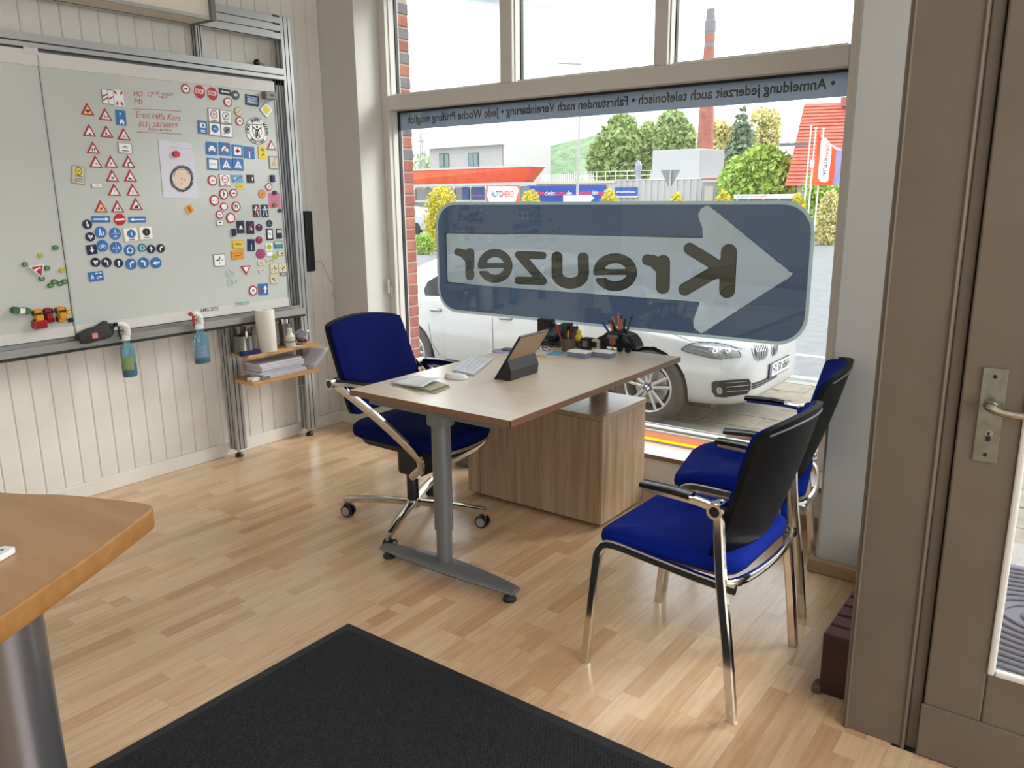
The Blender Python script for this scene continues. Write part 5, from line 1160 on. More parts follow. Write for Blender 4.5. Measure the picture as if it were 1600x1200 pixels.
for k, chh in enumerate(word):
    if chh == ' ': continue
    t = math.radians(138-360*k/len(word)); vs, fs = text2d(chh, .30, bold=.02)
    P = rot(vs, math.degrees(t)-90); m_.add([(XB+.0045, c_[1]+(p[0]+.83*math.cos(t))*hw_, c_[2]+(p[1]+.83*math.sin(t))*hh_) for p in P], fs, MK)
m_.build('crest_lettering', parent=cst)
tri('small pale warning triangle magnet right of the crest sticker', 423.4, 226.9, EXCL, w_=14, h_=16)
def blu(desc, x, y, w_, h_, ly, **kw): return rect(desc, x, y, w_, h_, MBL, ly, tilt=-3, **kw)
blu('blue square magnet with white car front', 330.3, 232, 17, 20, [(CARF, MW)], rim=MBL); blu('blue square magnet with white car and red diagonal stroke', 350.6, 232.8, 17, 20, [(CARF, MW), (slash(48, .16, 1.1), MR)]); blu('blue square magnet with red cross on white', 370.5, 236, 16.5, 19, [([RC(.66, .66)], MW), ([RC(.4, .14), RC(.14, .4)], MR)]); blu('blue square dead-end magnet with white T and red bar', 389, 238.4, 16, 18.5, [([RC(.12, .6, 0, -.35)], MW), ([RC(.45, .12, 0, .35)], MR)])
rect('tall yellow diversion magnet with black marks', 409.7, 238.4, 12.5, 19, MY, [([RC(.4, .2, -.05, .45)], MGR), (arrow_(-40, .5, 0, -.35), MK)], tilt=-2); rect('cream plate magnet with two curved grey arrows at the right edge', 427, 254, 13.5, 20, MG, [([bar(-.5, -.6, -.1, 0, .12), bar(-.1, 0, .3, .6, .12), bar(0, -.6, .4, 0, .12)], MGR), ([RC(.1, .06, .2, .7), RC(.1, .06, .6, .7)], MK)], rim=MGR)
blu('blue-framed white square magnet with a yellow smear', 332.5, 256.5, 17.5, 18.5, [([RC(.74, .74)], MW), ([RC(.5, .14)], MG)]); 
ZEB = [([scl(TRI, .75, 0, 0)], MW), ([scl(P, .42, 0, .0) for P in PED], MK), ([RC(.05, .08, x, -.55) for x in (-.4, -.2, 0, .2, .4)], MK)]
blu('blue pedestrian crossing magnet, left of two', 353, 256.5, 17, 18.5, ZEB); blu('blue pedestrian crossing magnet, right of two', 371.5, 257, 16.5, 18.5, ZEB)
redc('red-ringed disc magnet with grey symbol, left below the blue-framed white square', 331.6, 282, 14.5, 16.5, BIKE, sm=MT); rect('white square magnet with red ring and line', 351, 281.4, 17, 19.5, MW, [([scl(CI, .64, 0, .15)], MR), ([scl(CI, .5, 0, .15)], MW), ([RC(.36, .05, 0, .15), RC(.3, .05, 0, -.72)], MR)], rim=MGR)
rect('light blue plate magnet with red diagonal stroke', 370.6, 279, 16.5, 12, MLB, [([RC(.2, .35, -.5, -.1)], MW), (slash(35, .22, 1.1), MM)], rim=MLB); rect('small dark square magnet with white bar at its right', 391, 279.4, 11, 12.5, mat('magnet aubergine', (40, 20, 42), .4), [([RC(.16, .45, .5, -.05)], MW)]); rect('tiny navy block magnet at the right board edge, above the ringed disc', 425, 279, 5.5, 11, MD, th=.012); rect('small yellow plate magnet below the red-striped plate', 375, 291.7, 11.5, 7.5, MY, [(LINES((.2, -.2), .5, .1), MGR)])
redc('small red-ringed disc magnet with two dark bars, beside the pink note', 419.6, 292, 10.5, 12, [RC(.12, .6, -.25), RC(.12, .6, .3)]); redc('red-ringed disc magnet with walking figure', 349, 303.4, 14, 17, PED, sm=MK, k=.8); redc('small red-ringed disc magnet with black car, right of the walking figure', 364.4, 302, 12, 13.5, CARS)
disc('orange-red disc magnet left of the pink note', 409, 303, 11, 13, MO, slash(60, .25, .5), MR, rim=MR); redc('red-ringed disc magnet with dark horizontal bar, left of the empty ring', 334.7, 313, 14.5, 16.5, LR, k=.9); redc('small empty red-ringed disc magnet in the middle', 349.7, 322.8, 12, 12.5, None); redc('red-ringed disc magnet with no-U-turn arrow', 368.6, 322.9, 13.5, 16.5, [bar(-.35, -.5, -.35, .3, .2), bar(-.35, .35, .3, .35, .2), bar(.3, .35, .3, -.2, .2), bar(-.6, .6, .6, -.6, .12)], k=.8)
magnet('pink paper note with small print pinned at the right edge of the board', 428.7, 313.4, 18.5, 23, [([RC()], mat('pink paper', (206, 120, 148), .7)), (LINES((.45, .0, -.3), .7, .02), MGR)], cat='note', grp=None, th=.001, name='pink_note')
disc('dark round button holding the pink note at its top', 428.7, 301, 6, 6.5, MD, name_=None) if False else magnet('dark round button holding the pink note at its top', 428.7, 301, 6, 6.5, [([CI], MD)], X=XB+.0015, th=.008, name='button_magnet')
magnet('olive round button on the lower part of the pink note', 428.7, 320.6, 6, 6.5, [([CI], mat('magnet olive', (116, 110, 60), .5))], X=XB+.0015, th=.008, name='button_magnet'); magnet('dark round button below the pink note at the board edge', 436.5, 329, 5.5, 6, [([CI], MD)], th=.008, name='button_magnet')
rect('small tilted orange magnet below the drawing', 295.6, 327, 12.5, 14, MO, [([RC(.12, .8)], MK), (LINES((.3, -.3), .6, .08), mat('sign brown', (150, 96, 40), .5))], rim=MG, tilt=25)
redc('small red-ringed disc magnet with two dark cars, lower middle', 342.7, 335.4, 11.5, 13, [RC(.22, .2, -.35), RC(.22, .2, .35)]); redc('larger empty red-ringed disc magnet, lowest ring of the group', 360, 340.4, 14, 16.5, None)
rect('navy motorway magnet with red diagonal stroke', 400, 329.4, 10, 19, MD, [([bar(-.5, -.8, -.05, .8, .2), bar(.5, -.8, .05, .8, .2), RC(.8, .06, 0, .25)], MW), ([bar(-.8, -.9, .8, .9, .35)], MR)]); rect('navy motorway magnet with white carriageways', 413.3, 329.5, 10.5, 19.5, MD, [([bar(-.5, -.8, -.05, .8, .2), bar(.5, -.8, .05, .8, .2), RC(.8, .06, 0, .25)], MW)])
rect('small white plate magnet with dark car silhouette', 343, 348.3, 11, 8, MW, [([RC(.4, .22, 0, .15)], MK)], rim=MGR); rect('navy portrait magnet with white car', 375.5, 354.6, 11.5, 20, MD, [([scl(P, .7, 0, -.1) for P in CARF], MW)]); rect('navy portrait magnet with white car and red stroke', 390.6, 355.5, 12, 19.5, MD, [([scl(P, .7, 0, -.1) for P in CARF], MW), ([bar(-.7, -.7, .6, .7, .3)], MM)], tilt=-3)
disc('glossy purple round magnet, upper of two plain discs', 404.4, 355.5, 10, 11.5, MV, [scl(CI, .25, 0, .5)], mat('gleam', (190, 150, 180), .3)); disc('glossy crimson round magnet, lower of two plain discs', 404.4, 375, 10, 11.5, MM, [scl(CI, .25, 0, .5)], mat('gleam2', (220, 160, 170), .3)); disc('navy disc magnet with pale marks at the upper right of the small cluster', 420.5, 349, 9, 11, MD, [RC(.4, .15, .1, -.35), RC(.1, .4, -.2, .2)], MGR)
rect('tiny navy block magnet left of the car portraits', 364.5, 363, 5.5, 11, MD, th=.012); rect('slate-framed white portrait magnet with dark spots', 421, 366, 10, 18, MD, [([RC(.65, .75)], MW), ([RC(.15, .15, .1, 0), RC(.1, .1, -.2, .2)], MK)]); rect('navy portrait magnet with pale upper field at the board edge', 435.7, 365, 8.5, 15.5, MD, [([RC(.75, .3, 0, .45)], MG)])
rect('yellow place-name magnet with black word', 371.5, 382, 17, 12.5, MO, [([RC(.9, .84)], MY), (T('Wilster', .6, 0, .1), MK)], tilt=0); rect('orange place-name magnet with red diagonal stroke', 371, 397.8, 19.5, 14.5, MO, [(LINES((.35, -.2), .75, .06), mat('sign brown', (150, 96, 40), .5)), ([bar(-.5, -.7, .6, .1, .1)], MR)], rim=mat('sign deep orange', (214, 118, 24), .5), tilt=3); rect('navy portrait magnet with white needle shape', 391.8, 382.8, 11, 18.5, MD, [([RC(.1, .5, .05, -.35)], MW)], tilt=-4)
rect('teal and cream plate magnet at the right edge', 434.5, 382, 13, 11.5, MT, [([RC(.85, .4, 0, .45)], MG), ([RC(.2, .2, -.3, -.45), RC(.3, .15, .35, -.45)], MLB)]); magnet('lime disc magnet on a white square', 420, 386, 10, 11.5, [([RC()], MW), ([scl(CI, .75)], MYG)]); magnet('lime disc magnet without a square, lower right', 430, 401, 8, 8.5, [([CI], MYG)])
magnet('no-stopping disc magnet in pink and purple', 407, 396.5, 14.5, 16, [([CI], mat('sign pinkred', (198, 40, 84), .4)), ([scl(CI, .78)], mat('sign mauve', (120, 84, 150), .4)), ([bar(-.6, -.6, .6, .6, .16), bar(-.6, .6, .6, -.6, .16)], mat('sign pinkred', (198, 40, 84), .4))])
rect('tiny white plate magnet under the lime-on-white square', 420.7, 397, 8.5, 5.6, MW); rect('small cream plate magnet with dark blot, right edge', 438.5, 396, 10.5, 7.5, MG, [([RC(.25, .35, .25, 0)], MK)], rim=MGR); rect('long narrow beige plate magnet', 422.8, 406.5, 14, 4.8, MG, [(LINES((0,), .7, .2), MGR)]); rect('small beige plate magnet, upright, left of the three turn signs', 408, 410.6, 11, 7, MG, [(LINES((0,), .5, .2), mat('sign brown', (150, 96, 40), .5))]); rect('small beige plate magnet, tilted', 410, 422.5, 11.5, 6, MG, [(LINES((0,), .4, .15), MGR)], tilt=15)
rect('large white magnet with bold black priority turn, alone at the left', 342.4, 406.5, 18, 19.5, MW, [([scl(P, .8) for P in TURN], MK)], rim=MGR)
magnet('red and white yield triangle magnet, point down', 384, 422, 15.5, 15.5, [([TRD], MR), ([scl(TRD, .62, 0, .1)], MW)])
for nm, x, y, a in (('cream turn-priority magnet, upper left of three', 428, 419.7, -90), ('cream turn-priority magnet, upper right of three at the board edge', 440.7, 418, 180), ('cream turn-priority magnet, lowest of three', 428, 435.6, 90)):
    rect(nm, x, y, 12.5, 15, MG, [([rot(scl(P, .8), a) for P in TURN], MK)], rim=mat('sign tan', (176, 164, 136), .5))
rect('tiny grey plate magnet below the right turn sign', 442.4, 428, 9.5, 5, MGR, [(LINES((0,), .6, .2), MW)])
redc('red-ringed disc magnet with opposite arrows, bottom right', 395, 454, 13, 15.8, UD); blu('blue priority-over-oncoming magnet with red and white arrows', 411, 452, 15, 17.5, [(arrow_(180, .75, -.4, -.1), MR), (arrow_(0, 1, .35, 0), MW)])
# left leaf: buttons, danger triangle, toys
for i, (x, y, m_, d) in enumerate(((86, 387, MGN, 'green button magnet highest on the left leaf'), (63, 399, mat('magnet yellow', (196, 174, 70), .4), 'yellow button magnet above the red triangle'), (38, 413, MGN, 'green button magnet left of the red triangle'), (73, 419, MGN, 'green button magnet touching the triangle at its right'), (97, 422, mat('magnet yellow', (196, 174, 70), .4), 'yellow button magnet beside the seam of the board'), (64.5, 435.5, MGN, 'green button magnet half under the triangle tip'), (84, 440, MGN, 'green button magnet, upper left of the chain of four'), (93, 443, MGN, 'green button magnet, third of the chain of four'), (100, 440, MGN, 'green button magnet next to the seam, end of the chain'), (78, 446, MGN, 'green button magnet, lowest of the chain of four'))):
    magnet(d, x, y, 9.3, 8, [([CI], m_), ([scl(CI, .5)], MYG if m_ is not MGN else mat('magnet green light', (112, 150, 96), .4))], X=XB+.002, th=.008, grp='round button magnets on the left leaf', name='button_magnet')
tr_ = magnet('red tilted triangle magnet with lorry picture, point down, on the left leaf', 57, 424, 25, 22, [([[(-.95, .75), (1, 1), (.55, -1)]], MW), ([[(-.72, .62), (.86, .84), (.5, -.72)]], MR), ([[(-.35, .3), (.5, .62), (.55, .35), (.2, .35), (-.1, .0)]], MW)], X=XB+.012, th=.004)
# toys stuck to the board (seen from above, noses up)
def toy(name, desc, px, py, w_, h_, col, roof, depth=.03, ang=0, extra=None, wheels=True):
    X = XB+.002; c = bdp(px, py, X); a = bdp(px-w_/2, py, X); b = bdp(px+w_/2, py, X); u = bdp(px, py-h_/2, X); d = bdp(px, py+h_/2, X)
    hw, hh = (b[1]-a[1])/2, (u[2]-d[2])/2; t = thing(name, desc, 'toy', (X, c[1], c[2]), 'toy vehicles stuck to the left leaf')
    Mx = Matrix.Translation((X, c[1], c[2])) @ Matrix.Rotation(math.radians(ang), 4, 'X')
    pf = lambda k, z0, z1, m, yo=0: MB().rings([[Mx@V((z0+(z1-z0)*w2, x*hw*(k if w2 == 0 else k*.86), yo*hh+y*hh*(1 if w2 == 0 else .88))) for x, y in rrect(-1, 1, -1, 1, .35, 3)] for w2 in (0, .5, 1)], m)
    pf(.92, .006, depth*.6, col).build('body', parent=t, smooth=False)
    if extra == 'van':
        for yy_, m_ in ((.55, MGN), (0, MW), (-.62, MGN)):
            MB().rings([[Mx@V((z, x*hw*.8, y_*hh)) for x, y_ in ((-1, yy_-.3), (1, yy_-.3), (1, yy_+.3), (-1, yy_+.3))] for z in (depth*.55, depth)], m_).build('stripe', parent=t)
    else:
        m2 = MB(); m2.rings([[Mx@V((z, x*hw*s_*.8, y_*hh*s_*.45-.1*hh)) for x, y_ in RC()] for z, s_ in ((depth*.55, 1), (depth, .8))], roof); m2.build('cabin', parent=t)
        m3 = MB(); m3.rings([[Mx@V((z, x*hw*.62, hh*(.42+.12*y_))) for x, y_ in RC()] for z in (depth*.5, depth*.75)], MK); m3.build('windscreen', parent=t)
    if wheels:
        for sx in (-.95, .95):
            for sy in (-.55, .55): MB().cyl(Mx@V((.012, (sx-.08)*hw, sy*hh)), Mx@V((.012, (sx+.08)*hw, sy*hh)), .012, BLACK, 10).build('wheel', parent=t)
    return t
TY = mat('toy orange', (206, 146, 30), .35); TR = mat('toy red', (150, 24, 30), .3)
toy('toy_van', 'white and green toy van stuck lying on the left leaf', 30, 485, 11, 28, MGN, MW, .035, 80, 'van')
t = toy('toy_truck', 'yellow toy tipper with red bucket, leftmost of the upright toys', 58.5, 495, 17, 25, TY, TY)
q = bdp(62, 507, XB+.02); MB().box((q[0]-.018, q[1]-.03, q[2]-.018), (q[0]+.02, q[1]+.028, q[2]+.02), TR).build('bucket', parent=t, bevel=.006)
toy('toy_car', 'dark red toy car between the two yellow toys', 74, 493, 13.5, 25, TR, TR); toy('toy_truck', 'orange toy truck right of the red car', 93, 491, 15, 25, TY, TY, .04)
toy('toy_motorcycle', 'small yellow toy motorcycle crossing the seam', 105, 486, 9, 8, MY, MY, .02, 0, None, False); toy('toy_motorcycle', 'small black toy motorcycle under the yellow one', 109.5, 500, 9, 7, MK, MK, .02, 0, None, False)
# child's drawing with its red magnet
pp = bdp(247, 217); pq = bdp(311, 310); PAP = mat('drawing paper', (206, 204, 216), .8)
dw = thing('drawing', 'white sheet with a child\'s drawing of a face in a dark scribbled ring', 'drawing', (XB+.0015, (pp[1]+pq[1])/2, pq[2]))
c4 = [bdp(x, y, XB+.0015) for x, y in ((247, 217), (299, 224), (311, 310), (255, 309))]
m_ = MB(); m_.slab([tuple(q) for q in c4], (.0008, 0, 0), PAP); m_.build('sheet', parent=dw)
SCR = mat('scribble', (84, 82, 84), .7); SKN = mat('crayon skin', (222, 196, 178), .8); XP_ = XB+.0029
def dl(P, wd, m_, nm): 
    mb = MB(); mb.tube([tuple(bdp(x, y, XP_)) for x, y in P], wd, m_, 4); return mb.build(nm, parent=dw)
fc = MB(); P = [tuple(bdp(284+13.5*math.cos(t*PI/12), 279+15.5*math.sin(t*PI/12), XP_-.0003)) for t in range(24)]; fc.add(P, [tuple(range(24))], SKN); fc.build('face', parent=dw)
rs_ = random.Random(4); P = []
for k in range(230):
    t = k*.42; r = 1.0+rs_.uniform(-.13, .16); P.append((284+16.5*r*math.cos(t), 279+18.5*r*math.sin(t)))
dl(P, .0007, SCR, 'scribbled_ring')
for x in (284, 289): dl([(x-.6, 279.5+(x-284)*.3), (x+.6, 279.5+(x-284)*.3)], .0028, MK, 'eye')
dl([(281.5, 286), (283.5, 287.4), (285.5, 286.8)], .001, MR, 'mouth'); dl([(272, 276), (275, 266), (283, 264), (292, 266), (296, 274)], .0016, mat('crayon brown', (190, 150, 120), .8), 'hair')
dl([(266+k*3.2, 229+(k % 2)*1.2+k*.3) for k in range(11)], .0005, mat('pencil pink', (170, 140, 160), .8), 'writing')
magnet('round red magnet pinning the drawing', 274, 241, 10.5, 10.5, [([CI], MR), ([scl(CI, .7)], mat('magnet red light', (190, 50, 56), .3))], X=XB+.0025, th=.012, grp=None, name='button_magnet')
# handwriting on the board
def write(s, x0, y0, x1, y1, hpx, m_, desc, ital=.15):
    vs, fs = text2d(s, 1, bold=-.006); xa = min(v[0] for v in vs); xb = max(v[0] for v in vs); P = []
    for v in vs:
        u = (v[0]-xa)/(xb-xa); P.append(tuple(bdp(x0+(x1-x0)*u+ital*v[1]*hpx/.7, y0+(y1-y0)*u-v[1]*hpx/.7, XB+.0012)))
    return P, fs, m_
INKR = mat('red marker', (190, 70, 84), .7); INKK = mat('black marker', (40, 40, 44), .6); INKT = mat('teal marker', (110, 170, 168), .7)
wt_ = thing('board_writing', 'red handwritten first-aid course note on the whiteboard', 'handwriting', tuple(bdp(245, 178, XB+.001)))
for a in (('MO', 209, 147, 223, 147.5, 8, INKR), ('17\u00b3\u2070-20\u00b3\u2070', 231, 148, 270, 151, 8, INKR), ('MI', 210, 158, 222, 159.5, 8, INKR), ('Erste Hilfe Kurs', 213, 179, 282, 185, 9.5, INKR), ('0151 28738819', 217, 194.5, 277, 196.5, 7.5, INKR), ('Alexandra', 231, 201.5, 268, 203.5, 5, INKR)):
    P, fs, mm = write(*a, ''); mb = MB(); mb.add(P, fs, mm); mb.build('writing_line', parent=wt_)
for L_ in (((208, 170.5), (245, 171.5), (283, 174)), ((214, 206), (250, 208), (284, 209.5))): MB().tube([tuple(bdp(x, y, XB+.001)) for x, y in L_], .0011, INKR, 4).build('underline', parent=wt_)
wt2 = thing('board_writing', 'black AMG 2025 written on the bottom band of the whiteboard', 'handwriting', tuple(bdp(327, 484, XB+.004)))
vs, fs = text2d('AMG 2025', 1, bold=.01); xa = min(v[0] for v in vs); xb = max(v[0] for v in vs)
mb = MB(); mb.add([tuple(bdp(313+28*(v[0]-xa)/(xb-xa), 485.5-3.5*(v[0]-xa)/(xb-xa)-v[1]*8, XB+.0038)) for v in vs], fs, INKK); mb.build('writing_line', parent=wt2)
wt3 = thing('board_writing', 'faint teal letters E and V with rings near the yield triangle', 'handwriting', tuple(bdp(360, 430, XB+.001)))
for (x, y) in ((357, 427.5), (359.5, 442)): MB().tube([tuple(bdp(x+4.2*math.cos(t*PI/8), y+6*math.sin(t*PI/8), XB+.001)) for t in range(16)], .0009, INKT, 4, closed=True).build('ring', parent=wt3)
for s_, x, y in (('2', 356.7, 428), ('E', 364.5, 428), ('3', 359.5, 443), ('V', 368.5, 441)):
    P, fs, mm = write(s_, x-2, y, x+2, y, 6, INKT, ''); mb = MB(); mb.add(P, fs, mm); mb.build('writing_line', parent=wt3)
wt4 = thing('board_writing', 'faint teal word on the bottom band right of the year', 'handwriting', tuple(bdp(378, 474, XB+.004)))
vs, fs = text2d('ZYKLOP', 1); xa = min(v[0] for v in vs); xb = max(v[0] for v in vs)
mb = MB(); mb.add([tuple(bdp(368+22*(v[0]-xa)/(xb-xa), 476-2.5*(v[0]-xa)/(xb-xa)-v[1]*8, XB+.0038)) for v in vs], fs, INKT); mb.build('writing_line', parent=wt4)

# ---- things on the pen tray
TZ = .806
def marker(desc, px0, px1, col, cap, r=.0085, z=None):
    a = onX(px0, 510, -3.925); b = onX(px1, 510, -3.925); t = thing('marker', desc, 'marker', (-3.925, a[1], TZ), 'board markers lying in the pen tray'); z = z or TZ+r
    c = a[1]+(b[1]-a[1])*.62
    MB().cyl((-3.925, a[1], z), (-3.925, c, z), r, col, 12).build('barrel', parent=t); MB().cyl((-3.925, c, z), (-3.925, b[1], z), r*1.12, cap, 12).build('cap', parent=t)
marker('pink-red marker with dark blue cap in the pen tray', 206, 243, mat('marker pink', (176, 70, 92), .4), mat('marker blue', (40, 44, 120), .4)); marker('green marker in the pen tray left of the second spray bottle', 258, 276, MGN, MGN); marker('dark marker with green end behind the second spray bottle', 278, 298, mat('marker dark', (50, 52, 54), .4), MGN)
marker('teal marker at the right end of the pen tray', 424, 436, MT, MT); marker('red and grey marker next to the teal one', 437, 457, MGR, MR)
marker('long black rod-like marker by the first spray bottle', 172, 204, BLACK, BLACK, .005)
rag = thing('glove', 'crumpled dark grey work glove lying in the pen tray', 'glove', (-3.92, 2.0, TZ)); GL = mat('grey knit', (58, 58, 62), .95, bump=(60, .8, .01)); a = onX(120, 512, -3.9); b = onX(176, 504, -3.9)
m_ = MB(); y0, y1 = a[1], b[1]
m_.tube([(-3.898, y0, .836), (-3.895, y0+(y1-y0)*.25, .842), (-3.892, y0+(y1-y0)*.5, .85), (-3.895, y0+(y1-y0)*.75, .862), (-3.905, y1, .873)], [.026, .036, .036, .03, .014], GL, 12, smooth=3)
m_.tube([(-3.9, y0+(y1-y0)*.5, .835), (-3.885, y0+(y1-y0)*.8, .84), (-3.9, y1-.01, .85)], [.024, .02, .01], GL, 10, smooth=3); m_.tube([(-3.905, y0+(y1-y0)*.55, .865), (-3.91, y0+(y1-y0)*.8, .89), (-3.912, y1-.03, .885)], [.02, .015, .009], GL, 10, smooth=3)
m_.build('knit', parent=rag, smooth=True); MB().box((-3.862, y0+.045, .832), (-3.853, y0+.072, .858), mat('glove tab', (200, 130, 110), .6)).build('tab', parent=rag, bevel=.003)
# spray bottles hanging by their triggers
def spray(desc, px, top, bot, wpx, trig, lab, liquid):
    X = -3.862; c = onX(px, (top+bot)/2, X); zt, zb = onX(px, top, X)[2], onX(px, bot, X)[2]; H = zt-zb; wd = abs(onX(px+wpx/2, bot-30, X)[1]-onX(px-wpx/2, bot-30, X)[1])/2
    t = thing('spray_bottle', desc, 'spray bottle', (X, c[1], zb), 'spray bottles hanging on the pen tray'); BLG = mat('blue clear plastic', (140, 196, 216), .08, spec=.7, trans=.8); LQ = mat('blue liquid', (28, 84, 128), .1, spec=.6, trans=.3)
    S = lambda a, b, z: [(X+b*math.cos(2*PI*k/16)*.75, c[1]+a*math.cos(2*PI*k/16+PI/2), zb+H*z) for k in range(16)]
    S = lambda a, z: [(X+.026*a*math.cos(2*PI*k/20)/1.0, c[1]+wd*a*math.sin(2*PI*k/20), zb+H*z) for k in range(20)]
    MB().rings([S(.86, 0), S(.98, .02), S(1, .06), S(.99, .3), S(.97, .46), S(.86, .54), S(.55, .61), S(.46, .66), S(.46, .70)], BLG).build('bottle', parent=t, smooth=True)
    MB().rings([S(.80, .012), S(.9, .03), S(.9, liquid)], LQ).build('liquid', parent=t, smooth=True)
    WH = mat('spray head white', (214, 212, 208), .4); h_ = MB(); h_.rings([S(.56, .69), S(.56, .77), S(.36, .79)], WH)
    y0 = c[1]; zz = zb+H*.8
    h_.tube([(X, y0+.01, zz-.005), (X, y0+.008, zz+.03), (X, y0-.012, zz+.052), (X, y0-.035, zz+.055)], [.016, .017, .015, .010], WH, 10, smooth=3); h_.build('spray_head', parent=t, smooth=True)
    tg = MB(); tg.tube([(X-.0, y0-.028, zz+.045), (X-.0, y0-.030, zz+.01), (X-.006, y0-.022, zz-.02)], [.007, .006, .004], trig, 8, smooth=2); tg.cyl((X, y0-.036, zz+.055), (X, y0-.05, zz+.055), .010, trig, 10); tg.build('trigger', parent=t)
    m_ = MB(); m_.grid(lambda u, v: (X+.0275*math.cos((u-.5)*1.6-.5), c[1]+(wd*1.02)*math.sin((u-.5)*1.6-.5), zb+H*(.14+.24*v)), 8, 3, lab); m_.build('label', parent=t, smooth=True)
    MB().box((-3.897, y0-.012, .828), (X, y0+.006, .834), WH).build('hook', parent=t)
spray('blue spray bottle with black trigger hanging under the glove', 199, 505, 589, 23, BLACK, mat('label green', (120, 140, 84), .5), .24)
spray('blue spray bottle with red trigger hanging in the middle of the tray', 313, 489, 568, 24, mat('trigger red', (170, 26, 34), .4), mat('label bluish', (110, 130, 160), .5), .1)
# small dark knob on the slide rail
kn = thing('clip', 'small dark knobbed clip sitting on the slide rail above the board', 'clip', (-3.95, 2.87, 2.19)); q = onX(401, 97, -3.955); m_ = MB(); m_.ball((q[0], q[1], 2.206), .018, BLACK, 12); m_.build('knob', parent=kn, smooth=True); MB().tube([(q[0], q[1]+.015, 2.197), (q[0]+.004, q[1]+.035, 2.2), (q[0], q[1]+.05, 2.196)], .006, STEEL, 8).build('bracket', parent=kn)
# projection screen case at the top
pc_ = thing('screen_case', 'long white pull-down screen case mounted high above the board', 'screen case', (-3.85, 1.6, 2.33)); CS = mat('case cream white', (214, 204, 186), .5)
ya, zc1 = onX(300, 38, -3.94)[1], onX(300, 38, -3.94)[2]
m_ = MB(); m_.box((-3.942, .2, zc1), (-3.77, ya, zc1+.28), CS); m_.build('case', parent=pc_, bevel=.008)
m_ = MB(); m_.box((-3.768, ya-.012, zc1-.006), (-3.745, ya+.014, zc1+.285), GREYM); m_.box((-3.942, ya-.0, zc1-.006), (-3.768, ya+.014, zc1+.285), GREYM); m_.build('end_cap', parent=pc_, bevel=.003); MB().box((-3.772, .2, zc1-.004), (-3.758, ya-.012, zc1+.012), ALU).build('front_lip', parent=pc_)
MB().box((-3.8, 2.3, zc1-.004), (-3.775, 2.36, zc1), mat('case catch', (196, 180, 164), .5)).build('catch', parent=pc_)

# ---- shelves under the right end of the board
SHW = woodmat('pine shelf', (190, 138, 84), (214, 166, 108), (8, 1, 8), .45)
def shelf(desc, z, y0, y1, x1):
    t = thing('shelf', desc, 'shelf', (-3.9, (y0+y1)/2, z), 'wooden shelves in the board frame'); MB().box((-3.99, y0, z-.019), (x1, y1, z), SHW).build('board', parent=t, bevel=.002)
    for yy_ in (y0+.03, y1-.12): MB().box((-3.99, yy_, z-.03), (-3.95, yy_+.02, z-.019), STEEL).build('bracket', parent=t)
zu, zl = onX(390, 556, -3.79)[2], onX(395, 599, -3.77)[2]
yu0, yu1 = onX(388, 560, -3.79)[1], onX(499, 541, -3.79)[1]; yl0, yl1 = onX(396, 600, -3.77)[1], onX(500, 574, -3.77)[1]
shelf('upper pine shelf with cans and a paper roll', zu, max(yu0, 2.60), yu1, -3.79); shelf('lower pine shelf with stacked booklets', zl, yl0+.0, yl1, -3.77)
TIN = mat('brushed tin', (128, 126, 120), .32, .9)
def tin(desc, px, X, r, h_, z):
    c = onX(px, 550, X); t = thing('tin_can', desc, 'can', (X, c[1], z), 'metal cans on the upper shelf'); Mx = Matrix.Translation((X, c[1], z))
    MB().lathe([(r, 0), (r*1.04, .004), (r, .01), (r*1.04, .016), (r, .022), (r, h_), (r*.95, h_), (r*.94, .012)], TIN, 28, Mx).build('can', parent=t, smooth=True); return t, c
t, c = tin('wide metal can full of dark pens, left end of the upper shelf', 382.5, -3.87, .054, .105, zu)
rp = random.Random(2)
for k in range(9):
    a = rp.uniform(0, 6.3); r_ = rp.uniform(.01, .035); p0_ = V((-3.87+r_*math.cos(a), c[1]+r_*math.sin(a), zu+.02)); p1_ = p0_+V((math.cos(a)*.02, math.sin(a)*.025, rp.uniform(.11, .14)))
    pn_ = MB().cyl(p0_, p1_, .0065, (MW if k == 0 else mat('pen dark', (40, 28, 32), .4) if k % 3 else mat('pen maroon', (90, 30, 38), .4)), 8).build('pen'); tag(pn_, ('white thick pen standing in the left metal can' if k == 0 else 'dark thin pen among the bunch leaning in the left metal can'), 'pen', 'pens in the left metal can')
t, c2 = tin('narrower metal can behind the paper roll', 448, -3.90, .036, .13, zu)
for k in range(5):
    a = k*1.3; p0_ = V((-3.90+.015*math.cos(a), c2[1]+.015*math.sin(a), zu+.02)); tag(MB().cyl(p0_, p0_+V((.008*math.cos(a), .012*math.sin(a), .135)), .006, BLACK if k % 2 else MW, 8).build('pen'), 'pen in the metal can behind the paper roll', 'pen', 'pens in the narrow can')
cpr = onX(420, 550, -3.82); pr_ = thing('paper_roll', 'tall white paper towel roll standing on the upper shelf', 'paper roll', (-3.83, cpr[1], zu)); Mx = Matrix.Translation((-3.83, cpr[1], zu)); zrt = onX(420, 483, -3.83)[2]-zu
PRM = mat('paper towel', (226, 222, 210), .9, bump=(300, .3, .002)); MB().lathe([(.052, 0), (.053, .004), (.053, zrt-.003), (.052, zrt), (.021, zrt), (.02, zrt-.01), (.02, .01)], PRM, 32, Mx, cap=False).build('paper', parent=pr_, smooth=True); MB().lathe([(.0205, .002), (.0205, zrt-.002), (.0185, zrt-.002), (.0185, .002)], mat('cardboard', (150, 124, 92), .8), 20, Mx, cap=False).build('core', parent=pr_)
